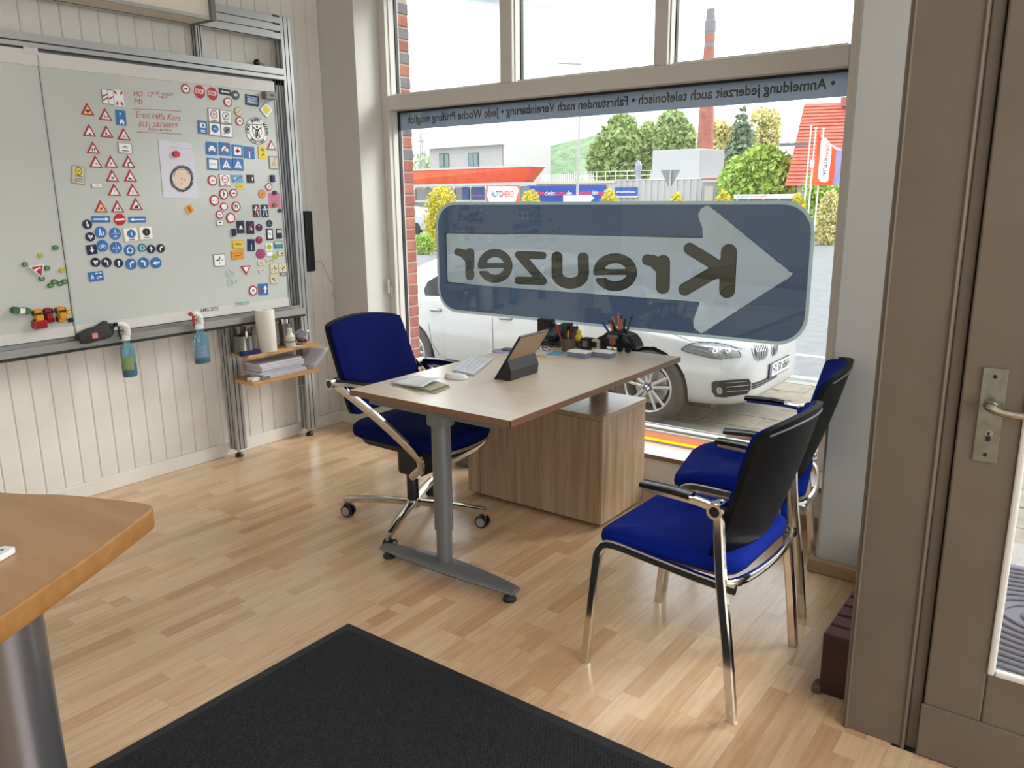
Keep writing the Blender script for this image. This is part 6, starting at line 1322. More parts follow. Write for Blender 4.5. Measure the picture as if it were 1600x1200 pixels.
bo = onX(454, 540, -3.83); bt = thing('bottle', 'small white plastic bottle with dark band on the upper shelf', 'bottle', (-3.83, bo[1], zu)); Mx = Matrix.Translation((-3.83, bo[1], zu)); BWp = mat('bottle white', (216, 214, 208), .35)
MB().lathe([(.027, 0), (.029, .004), (.029, .06), (.016, .078), (.013, .085)], BWp, 20, Mx).build('body', parent=bt, smooth=True); MB().lathe([(.0145, .084), (.0145, .108), (.013, .109)], BWp, 16, Mx).build('cap', parent=bt); MB().lathe([(.0294, .028), (.0294, .036)], mat('band olive', (90, 86, 62), .5), 20, Mx, cap=False).build('band', parent=bt)
bg_ = onX(473, 540, -3.84); pbg = thing('plastic_bag', 'crumpled clear bag of red and blue bits at the right of the upper shelf', 'bag', (-3.84, bg_[1], zu)); r_ = random.Random(8); CBG = mat('bag film', (170, 186, 204), .15, spec=.8, trans=.5)
m_ = MB(); P = [(V((r_.gauss(0, 1), r_.gauss(0, 1), abs(r_.gauss(0, 1))))).normalized() for _ in range(60)]
m_.grid(lambda u, v: tuple(V((-3.84, bg_[1], zu+.002))+V((math.cos(2*PI*u)*math.sin(PI*(v*.5+.5)+.001)*.035*(1+.25*math.sin(9*u+7*v)), math.sin(2*PI*u)*math.sin(PI*(v*.5+.5)+.001)*.045*(1+.2*math.sin(13*u+5*v)), .075*(1-v)**.7*(1+.15*math.sin(17*u))*(1 if v < 1 else 0)))), 22, 10, CBG); m_.build('film', parent=pbg)
for k in range(7): MB().ball((-3.84+r_.uniform(-.015, .015), bg_[1]+r_.uniform(-.028, .028), zu+.012+r_.uniform(0, .012)), .011, (mat('bit red', (150, 40, 52), .4), mat('bit blue', (50, 80, 150), .4), MD)[k % 3], 8).build('content', parent=pbg)
eb = onX(391, 552, -3.815); tag(MB().box((-3.835, eb[1]-.06, zu), (-3.80, eb[1]+.06, zu+.024), mat('blue sponge', (20, 34, 92), .9)).build('board_eraser', bevel=.004), 'dark blue board eraser lying before the left metal can', 'eraser')
cd = onX(464, 547, -3.8); m_ = MB(); m_.slab([(-3.82, cd[1]-.04, zu+.001), (-3.765, cd[1]-.01, zu+.001), (-3.765, cd[1]+.045, zu+.001), (-3.82, cd[1]+.01, zu+.001)], (0, 0, .0012), mat('card', (214, 210, 216), .6)); tag(m_.build('card'), 'white card overhanging the edge of the upper shelf', 'card')
PPR = mat('booklet paper', (214, 212, 222), .6); PP2 = mat('booklet cover', (196, 196, 210), .5); r_ = random.Random(12)
ya_, yb_ = onX(404, 590, -3.83)[1], onX(470, 580, -3.83)[1]
for k in range(7):
    dx, dy = r_.uniform(-.012, .012), r_.uniform(-.012, .012)+(.018 if k < 2 else -.0); z = zl+.0005+k*.0125
    b_ = MB(); b_.box((-3.945+dx, ya_+dy, z), (-3.80+dx, yb_+dy, z+.012), PPR); b_.box((-3.946+dx, ya_+dy-.001, z+.0105), (-3.799+dx, yb_+dy+.001, z+.0122), PP2)
    tag(b_.build('booklet', bevel=.001), 'white booklet in the stack on the lower shelf, %s' % ('bottom one', 'second from the bottom', 'third from the bottom', 'fourth from the bottom', 'third from the top', 'second from the top', 'topmost')[k], 'booklet', 'booklets stacked on the lower shelf')
for k in range(3):
    y0 = yb_+.018+k*.004; m_ = MB(); m_.grid(lambda u, v: (-3.94+.15*u, y0+.02+.12*v+.02*u, zl+.004+.095*(v**1.3)+k*.006), 4, 8, PPR); ob = m_.build('magazine', solid=.002, smooth=True); tag(ob, 'bent magazine leaning at the right of the lower shelf, %s' % ('innermost', 'middle one', 'outermost')[k], 'magazine', 'magazines bent against the frame')
for k, (dx, dy, m_) in enumerate(((0, 0, MW), (.012, .05, MGR))):
    q = onX(398+k*12, 590, -3.82); tag(MB().box((-3.85+dx, q[1]-.03, zl), (-3.80+dx, q[1]+.03, zl+.018), m_).build('small_box', bevel=.002), ('small white box at the left end of the lower shelf', 'small grey patterned box right beside the white one')[k], 'box', 'small boxes on the lower shelf')
# black slim unit beside the frame, its cable
sb = thing('wall_speaker', 'slim upright black box on the wall right of the board frame', 'wall unit', (-4.04, 3.3, 1.3)); a = onX(484, 330, -4.02); b = onX(484, 425, -4.02)
MB().box((-4.068, a[1]-.03, b[2]), (-4.03, a[1]+.028, a[2]), BLACK).build('case', parent=sb, bevel=.008); 
cb = [(492, 410), (502, 408), (508, 420), (514, 434), (523, 447), (520, 462), (530, 472), (538, 482)]
CBL = mat('white cable', (206, 200, 190), .5); tag(MB().tube([tuple(onX(x, y, -4.06)) for x, y in cb[:5]]+[tuple(V(onX(x, y, -4.06))+V((0, 0, 0))) for x, y in cb[5:]], .003, CBL, 6, smooth=3).build('cable'), 'thin white cable hanging from the slim black box', 'cable')
# ------------------------------------------------------------------ visitor chairs
SHELL = mat('black chair shell', (5, 5, 6), .55, spec=.2)
def visitor_chair():
    """built around its own origin: sits on z=0, faces +x, centre of the legs at the origin"""
    t = thing('visitor_chair', 'royal blue visitor chair with chrome legs and black back shell, nearest to the camera', 'chair', (0, 0, 0), 'blue visitor chairs')
    W2 = .245; FX, RX = .25, -.26
    def blob(u, v):  # seat outline
        return None
    R = []
    def srow(z, k, dz_front=0):
        P = []
        for x, y in rrect(-.23, .245, -.228, .228, .075, 5):
            xx = x*k; yy = y*k; zz = z-.022*max(0, (x-.12)/.115)**2*1.0
            P.append((xx-.0, yy, zz))
        return P
    R = [srow(.425, .93), srow(.432, .985), srow(.45, 1.0), srow(.468, .985), srow(.478, .94), srow(.483, .8), srow(.482, .4)]
    s = MB(); s.rings(R, BLUEF); s.build('seat', parent=t, local=True, smooth=True, ang=60)
    MB().rings([srow(.412, .9), srow(.426, .95)], BLACK).build('seat_pan', parent=t, local=True)
    # chrome: side tube with front leg in one sweep
    for sy in (-1, 1):
        y = sy*W2
        MB().tube([(-.235, y*.99, .405), (-.12, y, .412), (.05, y, .428), (.14, y, .436), (.185, y, .430), (.207, y, .40), (.217, y, .34), (.234, y*1.01, .17), (.250, y*1.02, .0)], 0, CHROME, sq=(.0105, .0135), smooth=3, up=(0, sy, 0)).build('leg', parent=t, local=True, smooth=True)
        MB().tube([(-.17, y*1.03, .655), (-.18, y*1.03, .60), (-.195, y*1.03, .44), (-.226, y*1.03, .22), (-.252, y*1.03, 0)], 0, CHROME, sq=(.0105, .0145), smooth=3, up=(0, sy, 0)).build('leg', parent=t, local=True, smooth=True)
        a = MB()
        a.tube([(-.175, y*1.03, .635), (-.12, y*1.04, .646), (-.05, y*1.05, .650), (.045, y*1.05, .652)], 0, CHROME, sq=(.009, .019), smooth=3, up=(0, 0, 1)); a.cyl((-.175, y*1.03-sy*.026, .632), (-.175, y*1.03+sy*.022, .632), .023, CHROME, 24)
        ar_ = a.build('armrest', parent=t, local=True, smooth=True)
        MB().cyl((-.175, y*1.03+sy*.0225, .632), (-.175, y*1.03+sy*.0205, .632), .015, BLACK, 20).build('pivot_cap', parent=ar_, local=True)
        MB().tube([(-.10, y*1.045, .657), (-.05, y*1.05, .661), (.0, y*1.05, .662), (.055, y*1.05, .661)], 0, BLACKG, sq=(.008, .022), smooth=3, up=(0, 0, 1)).build('arm_pad', parent=ar_, local=True, smooth=True)
    rr_ = MB(); P = [(-.205-.052*math.cos(a_*PI/2/1.0)*1.0, W2*.99*math.sin(a_*PI/2), .418) for a_ in [k/6-1 for k in range(13)]]
    rr_.tube(P, 0, CHROME, sq=(.012, .0075), up=(0, 0, 1)); rr_.build('rear_rail', parent=t, local=True, smooth=True)
    # back: curved shell and upholstered front
    def back(u, v, off):
        y = (u-.5)*2; w_ = .215+.018*math.sin(PI*v*.9); z = .408+.485*v
        x = -.172-.155*v-.01*math.sin(PI*v)+.055*y*y*(.8+.5*v); z += -.03*y*y*(1 if v > .5 else -1)*(abs(v-.5)*2)**2*1.2
        return (x+off, y*w_, z)
    def pad(off0, off1, m_, nm, k=1.0, v0=0., v1=1.):
        nu, nv = 14, 12; mb = MB(); vs = []; q = lambda i, j, s_: s_*(nu+1)*(nv+1)+j*(nu+1)+i
        for s_, of in ((0, off0), (1, off1)):
            for j in range(nv+1):
                for i in range(nu+1):
                    uu, vv = i/nu, j/nv
                    # rounded corners
                    a_, b_ = (uu-.5)*2, (vv-.5)*2; rr3 = .18; ax, bx_ = max(0, abs(a_)-(1-rr3))/rr3, max(0, abs(b_)-(1-rr3))/rr3
                    L_ = math.hypot(ax, bx_)
                    if L_ > 1: f_ = 1/L_; a_ = math.copysign(1-rr3+rr3*ax*f_, a_); b_ = math.copysign(1-rr3+rr3*bx_*f_, b_)
                    vs.append(back(.5+a_*k/2, v0+(v1-v0)*(.5+b_*k/2), of if s_ == 0 else of*(1-.55*max(abs(a_), abs(b_))**6)))
        fs = []
        for j in range(nv):
            for i in range(nu): fs.append((q(i, j, 0), q(i, j+1, 0), q(i+1, j+1, 0), q(i+1, j, 0))); fs.append((q(i, j, 1), q(i+1, j, 1), q(i+1, j+1, 1), q(i, j+1, 1)))
        edge = [(i, 0) for i in range(nu)]+[(nu, j) for j in range(nv)]+[(i, nv) for i in range(nu, 0, -1)]+[(0, j) for j in range(nv, 0, -1)]
        for k2 in range(len(edge)):
            a2, b2 = edge[k2], edge[(k2+1) % len(edge)]; fs.append((q(*a2, 0), q(*b2, 0), q(*b2, 1), q(*a2, 1)))
        mb.add(vs, fs, m_); return mb.build(nm, parent=t, local=True, smooth=True, ang=50)
    pad(-.018, .0, SHELL, 'back_shell', 1.0); pad(.001, .034, BLUEF, 'backrest', .955, .04, 1.0)
    rim = MB(); rim.tube([back(.12+.76*k/12, .105, -.0195) for k in range(13)], .0025, CHROME, 6); rim.build('shell_trim', parent=t, local=True)
    rim = MB(); rim.tube([back(.06+.88*k/12, .955, -.0195) for k in range(13)], .003, mat('shell edge grey', (96, 98, 102), .4), 6); rim.build('shell_edge', parent=t, local=True)
    return t
def place_by_legs(t, rn, rf, lab):
    """rn, rf: floor points of the rear leg nearest to and farthest from the camera"""
    rn, rf = V(rn), V(rf); mid = (rn+rf)/2; side = (rf-rn).normalized(); fwd = V((side.y*-1, side.x, 0))
    if fwd.x > 0: fwd = -fwd
    t.location = (mid+fwd*.252)*1.0; t.location.z = 0; t.rotation_euler = (0, 0, math.atan2(fwd.y, fwd.x)); t['label'] = lab
ch1 = visitor_chair(); ch2 = copy_tree(ch1)
place_by_legs(ch1, (-.712, 1.983, 0), (-.70, 2.495, 0), 'blue visitor chair in front, back shell turned to the camera')
place_by_legs(ch2, (-.735, 2.70, 0), (-.845, 3.18, 0), 'second blue visitor chair behind, next to the window pier')

# ------------------------------------------------------------------ office chair
oc = thing('office_chair', 'blue office chair with chrome cross frame on castors behind the desk', 'chair', (-2.47, 2.53, 0))
hx, hy = -2.47, 2.525
OCB = mat('navy upholstery', (4, 15, 74), .9, spec=.1, bump=(900, .25, .001))
hub = MB(); hub.lathe([(.03, .075), (.034, .08), (.034, .115), (.026, .12)], CHROME, 20, Matrix.Translation((hx, hy, 0))); hub.lathe([(.027, .115), (.027, .235), (.02, .25)], BLACK, 20, Matrix.Translation((hx, hy, 0))); hub.build('gas_column', parent=oc, smooth=True)
for a_ in (-65, 24, 117, 203):
    c, s_ = math.cos(math.radians(a_)), math.sin(math.radians(a_)); R_ = .345
    lg = MB().tube([(hx+.02*c, hy+.02*s_, .098), (hx+.18*c, hy+.18*s_, .096), (hx+R_*c, hy+R_*s_, .082)], 0, CHROME, sq=(.013, .019), smooth=3, up=(0, 0, 1)).build('base_leg', parent=oc, smooth=True)
    cx_, cy_ = hx+(R_-.004)*c, hy+(R_-.004)*s_; w_ = MB(); ax = V((math.cos(math.radians(a_+75)), math.sin(math.radians(a_+75)), 0)); of = V((math.cos(math.radians(a_+165)), math.sin(math.radians(a_+165)), 0))*.012; C_ = V((cx_, cy_, .029))+of
    w_.cyl(V((cx_, cy_, .045)), V((cx_, cy_, .085)), .009, CHROME, 10); w_.tube([V((cx_, cy_, .062)), C_+V((0, 0, .012))], .014, BLACK, 8)
    for sg_ in (-1, 1): w_.cyl(C_+ax*sg_*.008, C_+ax*sg_*.021, .029, BLACK, 20); w_.cyl(C_+ax*sg_*.0215, C_+ax*sg_*.0225, .022, mat('castor grey', (140, 142, 145), .35), 20)
    w_.build('caster', parent=oc)
def orow(z, k, x0=-2.70, x1=-2.175, y0=2.335, y1=2.795):
    cx_, cy_ = (x0+x1)/2, (y0+y1)/2; return [(cx_+(x-cx_)*k, cy_+(y-cy_)*k, z-.02*max(0, (x-(x1-.12))/.12)**2) for x, y in rrect(x0, x1, y0, y1, .09, 5)]
MB().rings([orow(.425, .93), orow(.435, .985), orow(.455, 1), orow(.475, .985), orow(.487, .93), orow(.49, .6)], OCB).build('seat', parent=oc, smooth=True, ang=60)
MB().rings([orow(.395, .84), orow(.427, .9)], BLACK).build('seat_pan', parent=oc)
for sy, yy_ in ((-1, 2.29), (1, 2.84)):
    i_ = -sy
    MB().tube([(-2.685, yy_, .675), (-2.58, yy_+i_*.005, .625), (-2.45, yy_+i_*.015, .555), (-2.32, yy_+i_*.035, .465), (-2.262, yy_+i_*.06, .40), (-2.285, yy_+i_*.10, .335), (-2.37, yy_+i_*.15, .275), (-2.44, yy_+i_*.2, .235)], 0, CHROME, sq=(.010, .018), smooth=4, up=(0, sy, 0)).build('side_frame', parent=oc, smooth=True)
    a = MB(); a.tube([(-2.70, yy_, .678), (-2.60, yy_, .688), (-2.5, yy_, .691), (-2.432, yy_, .692)], 0, CHROME, sq=(.010, .020), smooth=3, up=(0, 0, 1)); a.cyl((-2.70, yy_-.026, .678), (-2.70, yy_+.026, .678), .024, CHROME, 24)
    ar_ = a.build('armrest', parent=oc, smooth=True); MB().cyl((-2.70, yy_+sy*.0265, .678), (-2.70, yy_+sy*.027, .678), .017, BLACK, 20).build('pivot_cap', parent=ar_)
    MB().tube([(-2.66, yy_, .697), (-2.55, yy_, .704), (-2.46, yy_, .704), (-2.428, yy_, .701)], 0, BLACKG, sq=(.008, .022), smooth=3, up=(0, 0, 1)).build('arm_pad', parent=ar_, smooth=True)
# front loop of the frame under the seat
MB().tube([(-2.20, 2.42, .405), (-2.185, 2.58, .40), (-2.20, 2.74, .405)], 0, CHROME, sq=(.009, .014), smooth=3, up=(0, 0, 1)).build('front_rail', parent=oc, smooth=True)
MB().tube([(-2.245, 2.775, .44), (-2.235, 2.76, .38), (-2.30, 2.69, .32), (-2.42, 2.57, .25)], 0, CHROME, sq=(.010, .018), smooth=4, up=(0, 1, 0)).build('front_brace', parent=oc, smooth=True)
MB().box((hx-.05, hy-.05, .24), (hx+.09, hy+.09, .395), BLACK).build('mechanism', parent=oc, bevel=.02)
def oback(u, v, off):
    y = (u-.5)*2; z = .53+.415*v; x = -2.665-.15*v+.03*y*y
    return (x+off, 2.565+y*(.235-.012*v), z-.025*y*y*v)
def opad(o0, o1, m_, nm, k):
    nu, nv = 14, 10; vs = []; q = lambda i, j, s_: s_*(nu+1)*(nv+1)+j*(nu+1)+i; fs = []
    for s_, of in ((0, o0), (1, o1)):
        for j in range(nv+1):
            for i in range(nu+1):
                a_, b_ = (i/nu-.5)*2, (j/nv-.5)*2; r3 = .10; ax, bx_ = max(0, abs(a_)-(1-r3))/r3, max(0, abs(b_)-(1-r3))/r3; L_ = math.hypot(ax, bx_)
                if L_ > 1: a_ = math.copysign(1-r3+r3*ax/L_, a_); b_ = math.copysign(1-r3+r3*bx_/L_, b_)
                vs.append(oback(.5+a_*k/2, .5+b_*k/2, of if s_ == 0 else of*(1-.5*max(abs(a_), abs(b_))**8)))
    for j in range(nv):
        for i in range(nu): fs.append((q(i, j, 0), q(i, j+1, 0), q(i+1, j+1, 0), q(i+1, j, 0))); fs.append((q(i, j, 1), q(i+1, j, 1), q(i+1, j+1, 1), q(i, j+1, 1)))
    edge = [(i, 0) for i in range(nu)]+[(nu, j) for j in range(nv)]+[(i, nv) for i in range(nu, 0, -1)]+[(0, j) for j in range(nv, 0, -1)]
    for k2 in range(len(edge)):
        a2, b2 = edge[k2], edge[(k2+1) % len(edge)]; fs.append((q(*a2, 0), q(*b2, 0), q(*b2, 1), q(*a2, 1)))
    mb = MB(); mb.add(vs, fs, m_); return mb.build(nm, parent=oc, smooth=True, ang=50)
opad(-.02, 0, SHELL, 'back_shell', 1.0); opad(.001, .045, OCB, 'backrest', .99)

# ------------------------------------------------------------------ desk
DT = woodmat('light maple top', (222, 203, 178), (232, 216, 194), (.6, 7, 1), .3, 4, (.3, .7), spec=1.0)
_b = DT.node_tree.nodes['Principled BSDF']; _b.inputs['Coat Weight'].default_value = .7; _b.inputs['Coat Roughness'].default_value = .28; _b.inputs['Coat IOR'].default_value = 1.6; DE = mat('desk edge brown', (122, 88, 62), .5)
dk_ = thing('desk', 'height-adjustable desk with light maple top and grey T-leg', 'desk', (-2.0, 2.8, 0))
D0, D1, E0, E1 = -2.416, -1.604, 2.13, 3.485; ZT = .72
t_ = MB(); t_.box((D0+.002, E0+.002, ZT-.024), (D1-.002, E1-.002, ZT), DT); t_.build('desktop', parent=dk_)
e_ = MB()
for q in (((D0, E0, ZT-.0245), (D1, E0+.002, ZT-.0005)), ((D0, E1-.002, ZT-.0245), (D1, E1, ZT-.0005)), ((D0, E0, ZT-.0245), (D0+.002, E1, ZT-.0005)), ((D1-.002, E0, ZT-.0245), (D1, E1, ZT-.0005))): e_.box(q[0], q[1], DE)
e_.build('edge_band', parent=dk_)
cx_, cy_ = -1.990, 2.20
Mx = Matrix.Translation((cx_, cy_, 0))
l_ = MB(); l_.lathe([(.0, .05), (.031, .052), (.031, .202), (.031, .203)], GREYM, 28, Mx); l_.lathe([(.037, .20), (.0375, .655), (.042, .66)], GREYM, 28, Mx); 
leg = l_.build('leg', parent=dk_, smooth=True); MB().lathe([(.052, .63), (.054, .635), (.054, .69), (.056, .696)], GREYM, 28, Mx).build('collar', parent=leg, smooth=True)
def foot_(u, v):
    x = -1+2*u
    return (cx_+.012+x*.345, cy_-.010+math.cos(v*2*PI)*(.058-.026*x*x), .050+.020*math.sin(v*2*PI)*(1-.5*x*x)-.008*x*x)
f_ = MB(); R = [[foot_(u/24, k/16) for k in range(16)] for u in range(25)]; f_.rings(R, GREYM); ft = f_.build('foot', parent=leg, smooth=True)
for s_ in (-.315, .318): MB().lathe([(.026, 0), (.026, .010), (.017, .022), (.017, .038)], BLACK, 18, Matrix.Translation((cx_+.012+s_, cy_-.012, 0))).build('levelling_foot', parent=leg)
u_ = MB(); u_.box((-2.02, 2.22, .655), (-1.92, 3.3, .694), GREYM); u_.box((-2.35, 2.17, .662), (-1.70, 2.24, .694), GREYM); u_.build('under_frame', parent=dk_, bevel=.004)
l2 = MB(); Mx2 = Matrix.Translation((-2.0, 3.40, 0)); l2.lathe([(.041, .50), (.047, .52), (.047, .696)], GREYM, 24, Mx2)  # stub standing in for a dark reflection, not a desk part
l2.build('reflection_stub', parent=dk_)

# ------------------------------------------------------------------ side cabinet
OAKV = woodmat('grey oak decor', (140, 116, 91), (186, 160, 130), (9, 9, .55), .5, 3.4, (.3, .72)); OAKH = woodmat('grey oak top decor', (120, 98, 76), (170, 146, 120), (9, .6, 9), .24, 3.4, (.3, .72), spec=.9)
cb_ = thing('cabinet', 'low grey oak side cabinet on castors under the desk', 'cabinet', (-2.1, 3.15, 0))
c0, c1, k0, k1, zc_ = -2.485, -1.71, 2.942, 3.345, .532
MB().box((c0, k0, .022), (c0+.018, k1, zc_-.022), OAKV).build('side_panel', parent=cb_, bevel=.001, bseg=1); MB().box((c1-.018, k0+.001, .022), (c1, k1, zc_-.022), OAKV).build('side_panel', parent=cb_, bevel=.001, bseg=1)
MB().box((c0+.0195, k0, .022), (c0+.075, k0+.018, zc_-.024), OAKV).build('filler_strip', parent=cb_); MB().box((c0+.077, k0, .022), (c1-.0195, k0+.018, zc_-.024), OAKV).build('back_panel', parent=cb_, bevel=.001, bseg=1)
MB().box((c0+.018, k0+.018, .022), (c1-.018, k1-.02, .04), OAKV).build('bottom_board', parent=cb_)
fr = MB().box((c0+.02, k1-.018, .03), (c1-.02, k1, zc_-.03), OAKV).build('drawer_front', parent=cb_)
MB().box((c0-.003, k0-.003, zc_-.022), (c1+.003, k1+.003, zc_), OAKH).build('top_board', parent=cb_, bevel=.001, bseg=1)
for x in (c0+.06, c1-.06):
    for y in (k0+.06, k1-.05): MB().cyl((x-.01, y, .0125), (x+.01, y, .0125), .0125, BLACK, 12).build('caster', parent=cb_)
wbn = thing('waste_bin', 'grey waste bin half hidden between desk leg and cabinet', 'bin', (-2.62, 3.1, 0)); q = onz(727, 731)
MB().lathe([(.09, 0), (.095, .01), (.115, .30), (.118, .305), (.112, .305), (.09, .012), (.0, .012)], mat('bin grey green', (118, 124, 116), .5), 28, Matrix.Translation((q[0]-.03, q[1]+.09, 0)), cap=False).build('shell', parent=wbn, smooth=True)

# ------------------------------------------------------------------ foreground table
TBT = woodmat('beech table top', (160, 122, 86), (176, 140, 102), (1, 4, 1), .35, 3, (.3, .7)); TBE = mat('beech table edge', (160, 114, 62), .4, noise=((146, 101, 50), 30), coat=.3)
TZT = .74
tb = thing('round_table', 'beech conference table with thick rounded edge and steel column, bottom left', 'table', (-2.2, .35, 0))
out = [(-3.3, .25), (-2.95, .50), (-2.6, .655), (-2.245, .784), (-2.10, .868), (-1.96, .925), (-1.88, .955), (-1.84, .96), (-1.812, .945), (-1.79, .912), (-1.733, .822), (-1.672, .722), (-1.545, .50), (-1.42, .25), (-1.36, 0), (-1.38, -.35), (-1.5, -.7), (-2.2, -.9), (-3.1, -.7), (-3.35, -.2)]
Q = []
n = len(out)
for i in range(n):
    p0_, p1_, p2_, p3_ = [V((*out[(i+d) % n], 0)) for d in (-1, 0, 1, 2)]
    for k in range(4):
        t = k/4; Q.append(.5*((2*p1_)+(-p0_+p2_)*t+(2*p0_-5*p1_+4*p2_-p3_)*t*t+(-p0_+3*p1_-3*p2_+p3_)*t**3))
cen = sum(Q, V((0, 0, 0)))/len(Q)
def ins(d, z): return [tuple(V((p.x, p.y, z))+(cen-p).normalized()*d) for p in Q]
m_ = MB(); m_.add(ins(.006, TZT), [tuple(range(len(Q)))], TBT); m_.rings([ins(.01, TZT-.052), ins(.002, TZT-.050), ins(0, TZT-.044), ins(0, TZT-.006), ins(.002, TZT-.0015), ins(.006, TZT)], TBE, cap=False); m_.add(ins(.01, TZT-.052), [tuple(range(len(Q)))[::-1]], TBE); m_.build('tabletop', parent=tb, smooth=True, ang=50)
STC = mat('dark brushed column', (128, 128, 134), .3, .8)
MB().lathe([(.088, 0), (.088, .012), (.08, .03), (.0735, .05), (.0735, .688)], STC, 40, Matrix.Translation((-1.735, .565, 0))).build('column', parent=tb, smooth=True)
q = onz(6, 866, TZT); rc_ = thing('remote_control', 'end of a small white remote control on the beech table', 'remote control', (q[0]-.03, q[1]-.02, TZT)); A = V(onz(17, 862, TZT)); d_ = (V(onz(-60, 905, TZT))-A).normalized(); n_ = V((-d_.y, d_.x, 0))
m_ = MB(); P = [(0, -.012), (0, .012), (.008, .018), (.14, .018), (.14, -.018), (.008, -.018)]; P = [A+d_*x+n_*y for x, y in P]; P = P if True else P
m_.prism([(p.x, p.y) for p in P], TZT+.0005, TZT+.014, MW); m_.build('body', parent=rc_, bevel=.003); MB().ball(tuple(A+d_*.022+V((0, 0, .0145))), (.004, .004, .0015), MT, 10).build('button', parent=rc_)

# ------------------------------------------------------------------ black entrance mat
MTC = mat('charcoal ribbed carpet', (50, 53, 57), .95, spec=.2, noise=((36, 39, 42), 120), bump=(260, 1, .004)); MTB = mat('black rubber border', (24, 24, 30), .55)
em = thing('entrance_mat', 'large charcoal ribbed entrance mat with black rubber border', 'mat', (-1.2, 1.1, 0))
mx0, mx1, my0, my1 = -2.022, -.20, .668, 1.715
rb2 = MB(); o_ = [(mx0, my0), (mx1, my0), (mx1, my1), (mx0, my1)]; i_ = [(mx0+.035, my0+.035), (mx1-.035, my0+.035), (mx1-.035, my1-.035), (mx0+.035, my1-.035)]
rb2.add([(x, y, 0.0005) for x, y in o_]+[(x, y, .0025) for x, y in o_]+[(x, y, .006) for x, y in i_], [(0, 1, 2, 3)[::-1]]+[(k, (k+1) % 4, (k+1) % 4+4, k+4) for k in range(4)]+[(k+4, (k+1) % 4+4, (k+1) % 4+8, k+8) for k in range(4)]+[(8, 9, 10, 11)], MTB); rb2.build('rubber_border', parent=em)
cp = MB(); nx, ny = 150, 104; rj = random.Random(1)
dx, dy = (mx1-mx0-.08)/nx, (my1-my0-.08)/ny
for j in range(ny):
    for i in range(nx):
        x = mx0+.04+i*dx+(dx*.5 if j % 2 else 0)*.9; y = my0+.04+j*dy; h = .0085+rj.uniform(-.001, .0012); k = .42
        a, b = dx*k, dy*.46; cp.add([(x-a+dx/2, y+dy/2, .006), (x+dx/2, y-b+dy/2, .006), (x+a+dx/2, y+dy/2, .006), (x+dx/2, y+b+dy/2, .006), (x+dx/2, y+dy/2, h+.002)], [(0, 1, 4), (1, 2, 4), (2, 3, 4), (3, 0, 4)], MTC)
cp.add([(mx0+.036, my0+.036, .0068), (mx1-.036, my0+.036, .0068), (mx1-.036, my1-.036, .0068), (mx0+.036, my1-.036, .0068)], [(0, 1, 2, 3)], MTC)
pile = cp.build('carpet_pile', parent=em); pile['kind'] = 'stuff'

# ------------------------------------------------------------------ things on the desk
def D(x, y, z=ZT): return V(onz(x, y, z))
PAPER = mat('white paper', (214, 216, 222), .6); GRN = mat('booklet green', (104, 112, 58), .5)
bk = thing('brochure', 'green and grey brochures under a folded white sheet at the near desk corner', 'papers', tuple(D(655, 605)))
for k, (P, m_) in enumerate(((((612, 603), (660, 590), (704, 606), (680, 616)), mat('brochure grey', (150, 148, 142), .5)), (((616, 602), (662, 590), (702, 604), (674, 614)), GRN), (((612, 601), (656, 592), (698, 603), (672, 612)), mat('brochure cream', (180, 176, 150), .5)))):
    mb = MB(); mb.slab([tuple(D(x, y)+V((0, 0, .0006+k*.0021))) for x, y in P], (0, 0, .002), m_); mb.build('brochure_leaf', parent=bk)
def sheet(u, v):
    a, b, c, d = D(610, 600), D(657, 590), D(694, 600), D(660, 612); p = a.lerp(b, u).lerp(d.lerp(c, u), v); return (p.x, p.y, ZT+.008+.022*v*v*(.5+.5*u)+.004*math.sin(PI*u)-.0*v)
mb = MB(); mb.grid(sheet, 8, 8, PAPER); mb.build('folded_sheet', parent=bk, smooth=True, solid=.0012)
mo_ = thing('computer_mouse', 'flat white wireless mouse beside the keyboard', 'mouse', tuple(D(713, 591))); c = D(713, 591.5); ax_ = (D(731, 592)-D(694, 588)).normalized(); ay_ = V((-ax_.y, ax_.x, 0))
MB().rings([[tuple(c+ax_*(.056*k_*math.cos(2*PI*i/24))+ay_*(.03*k_*math.sin(2*PI*i/24))+V((0, 0, z_))) for i in range(24)] for k_, z_ in ((.93, .001), (1, .006), (.97, .012), (.85, .018), (.5, .0225), (.15, .0235))], mat('mouse white', (214, 216, 220), .2)).build('shell', parent=mo_, smooth=True)
MB().rings([[tuple(c+ax_*(.052*math.cos(2*PI*i/24))+ay_*(.027*math.sin(2*PI*i/24))+V((0, 0, z_))) for i in range(24)] for z_ in (.0003, .004)], MGR).build('base', parent=mo_)
kA, kB, kC, kD = D(707, 582.5), D(731, 562), D(772, 562.5), D(740, 588)
kbd = thing('keyboard', 'slim white and aluminium keyboard on the desk', 'keyboard', tuple(kA)); ALK = mat('keyboard aluminium', (178, 182, 190), .35, .6); KEY = mat('key white', (212, 216, 228), .4)
mb = MB(); mb.add([tuple(kA+V((0, 0, .001))), tuple(kB+V((0, 0, .001))), tuple(kC+V((0, 0, .001))), tuple(kD+V((0, 0, .001))), tuple(kA+V((0, 0, .013))), tuple(kB+V((0, 0, .013))), tuple(kC+V((0, 0, .008))), tuple(kD+V((0, 0, .008)))], [(0, 1, 2, 3), (4, 7, 6, 5), (0, 4, 5, 1), (1, 5, 6, 2), (2, 6, 7, 3), (3, 7, 4, 0)], ALK); mb.build('body', parent=kbd)
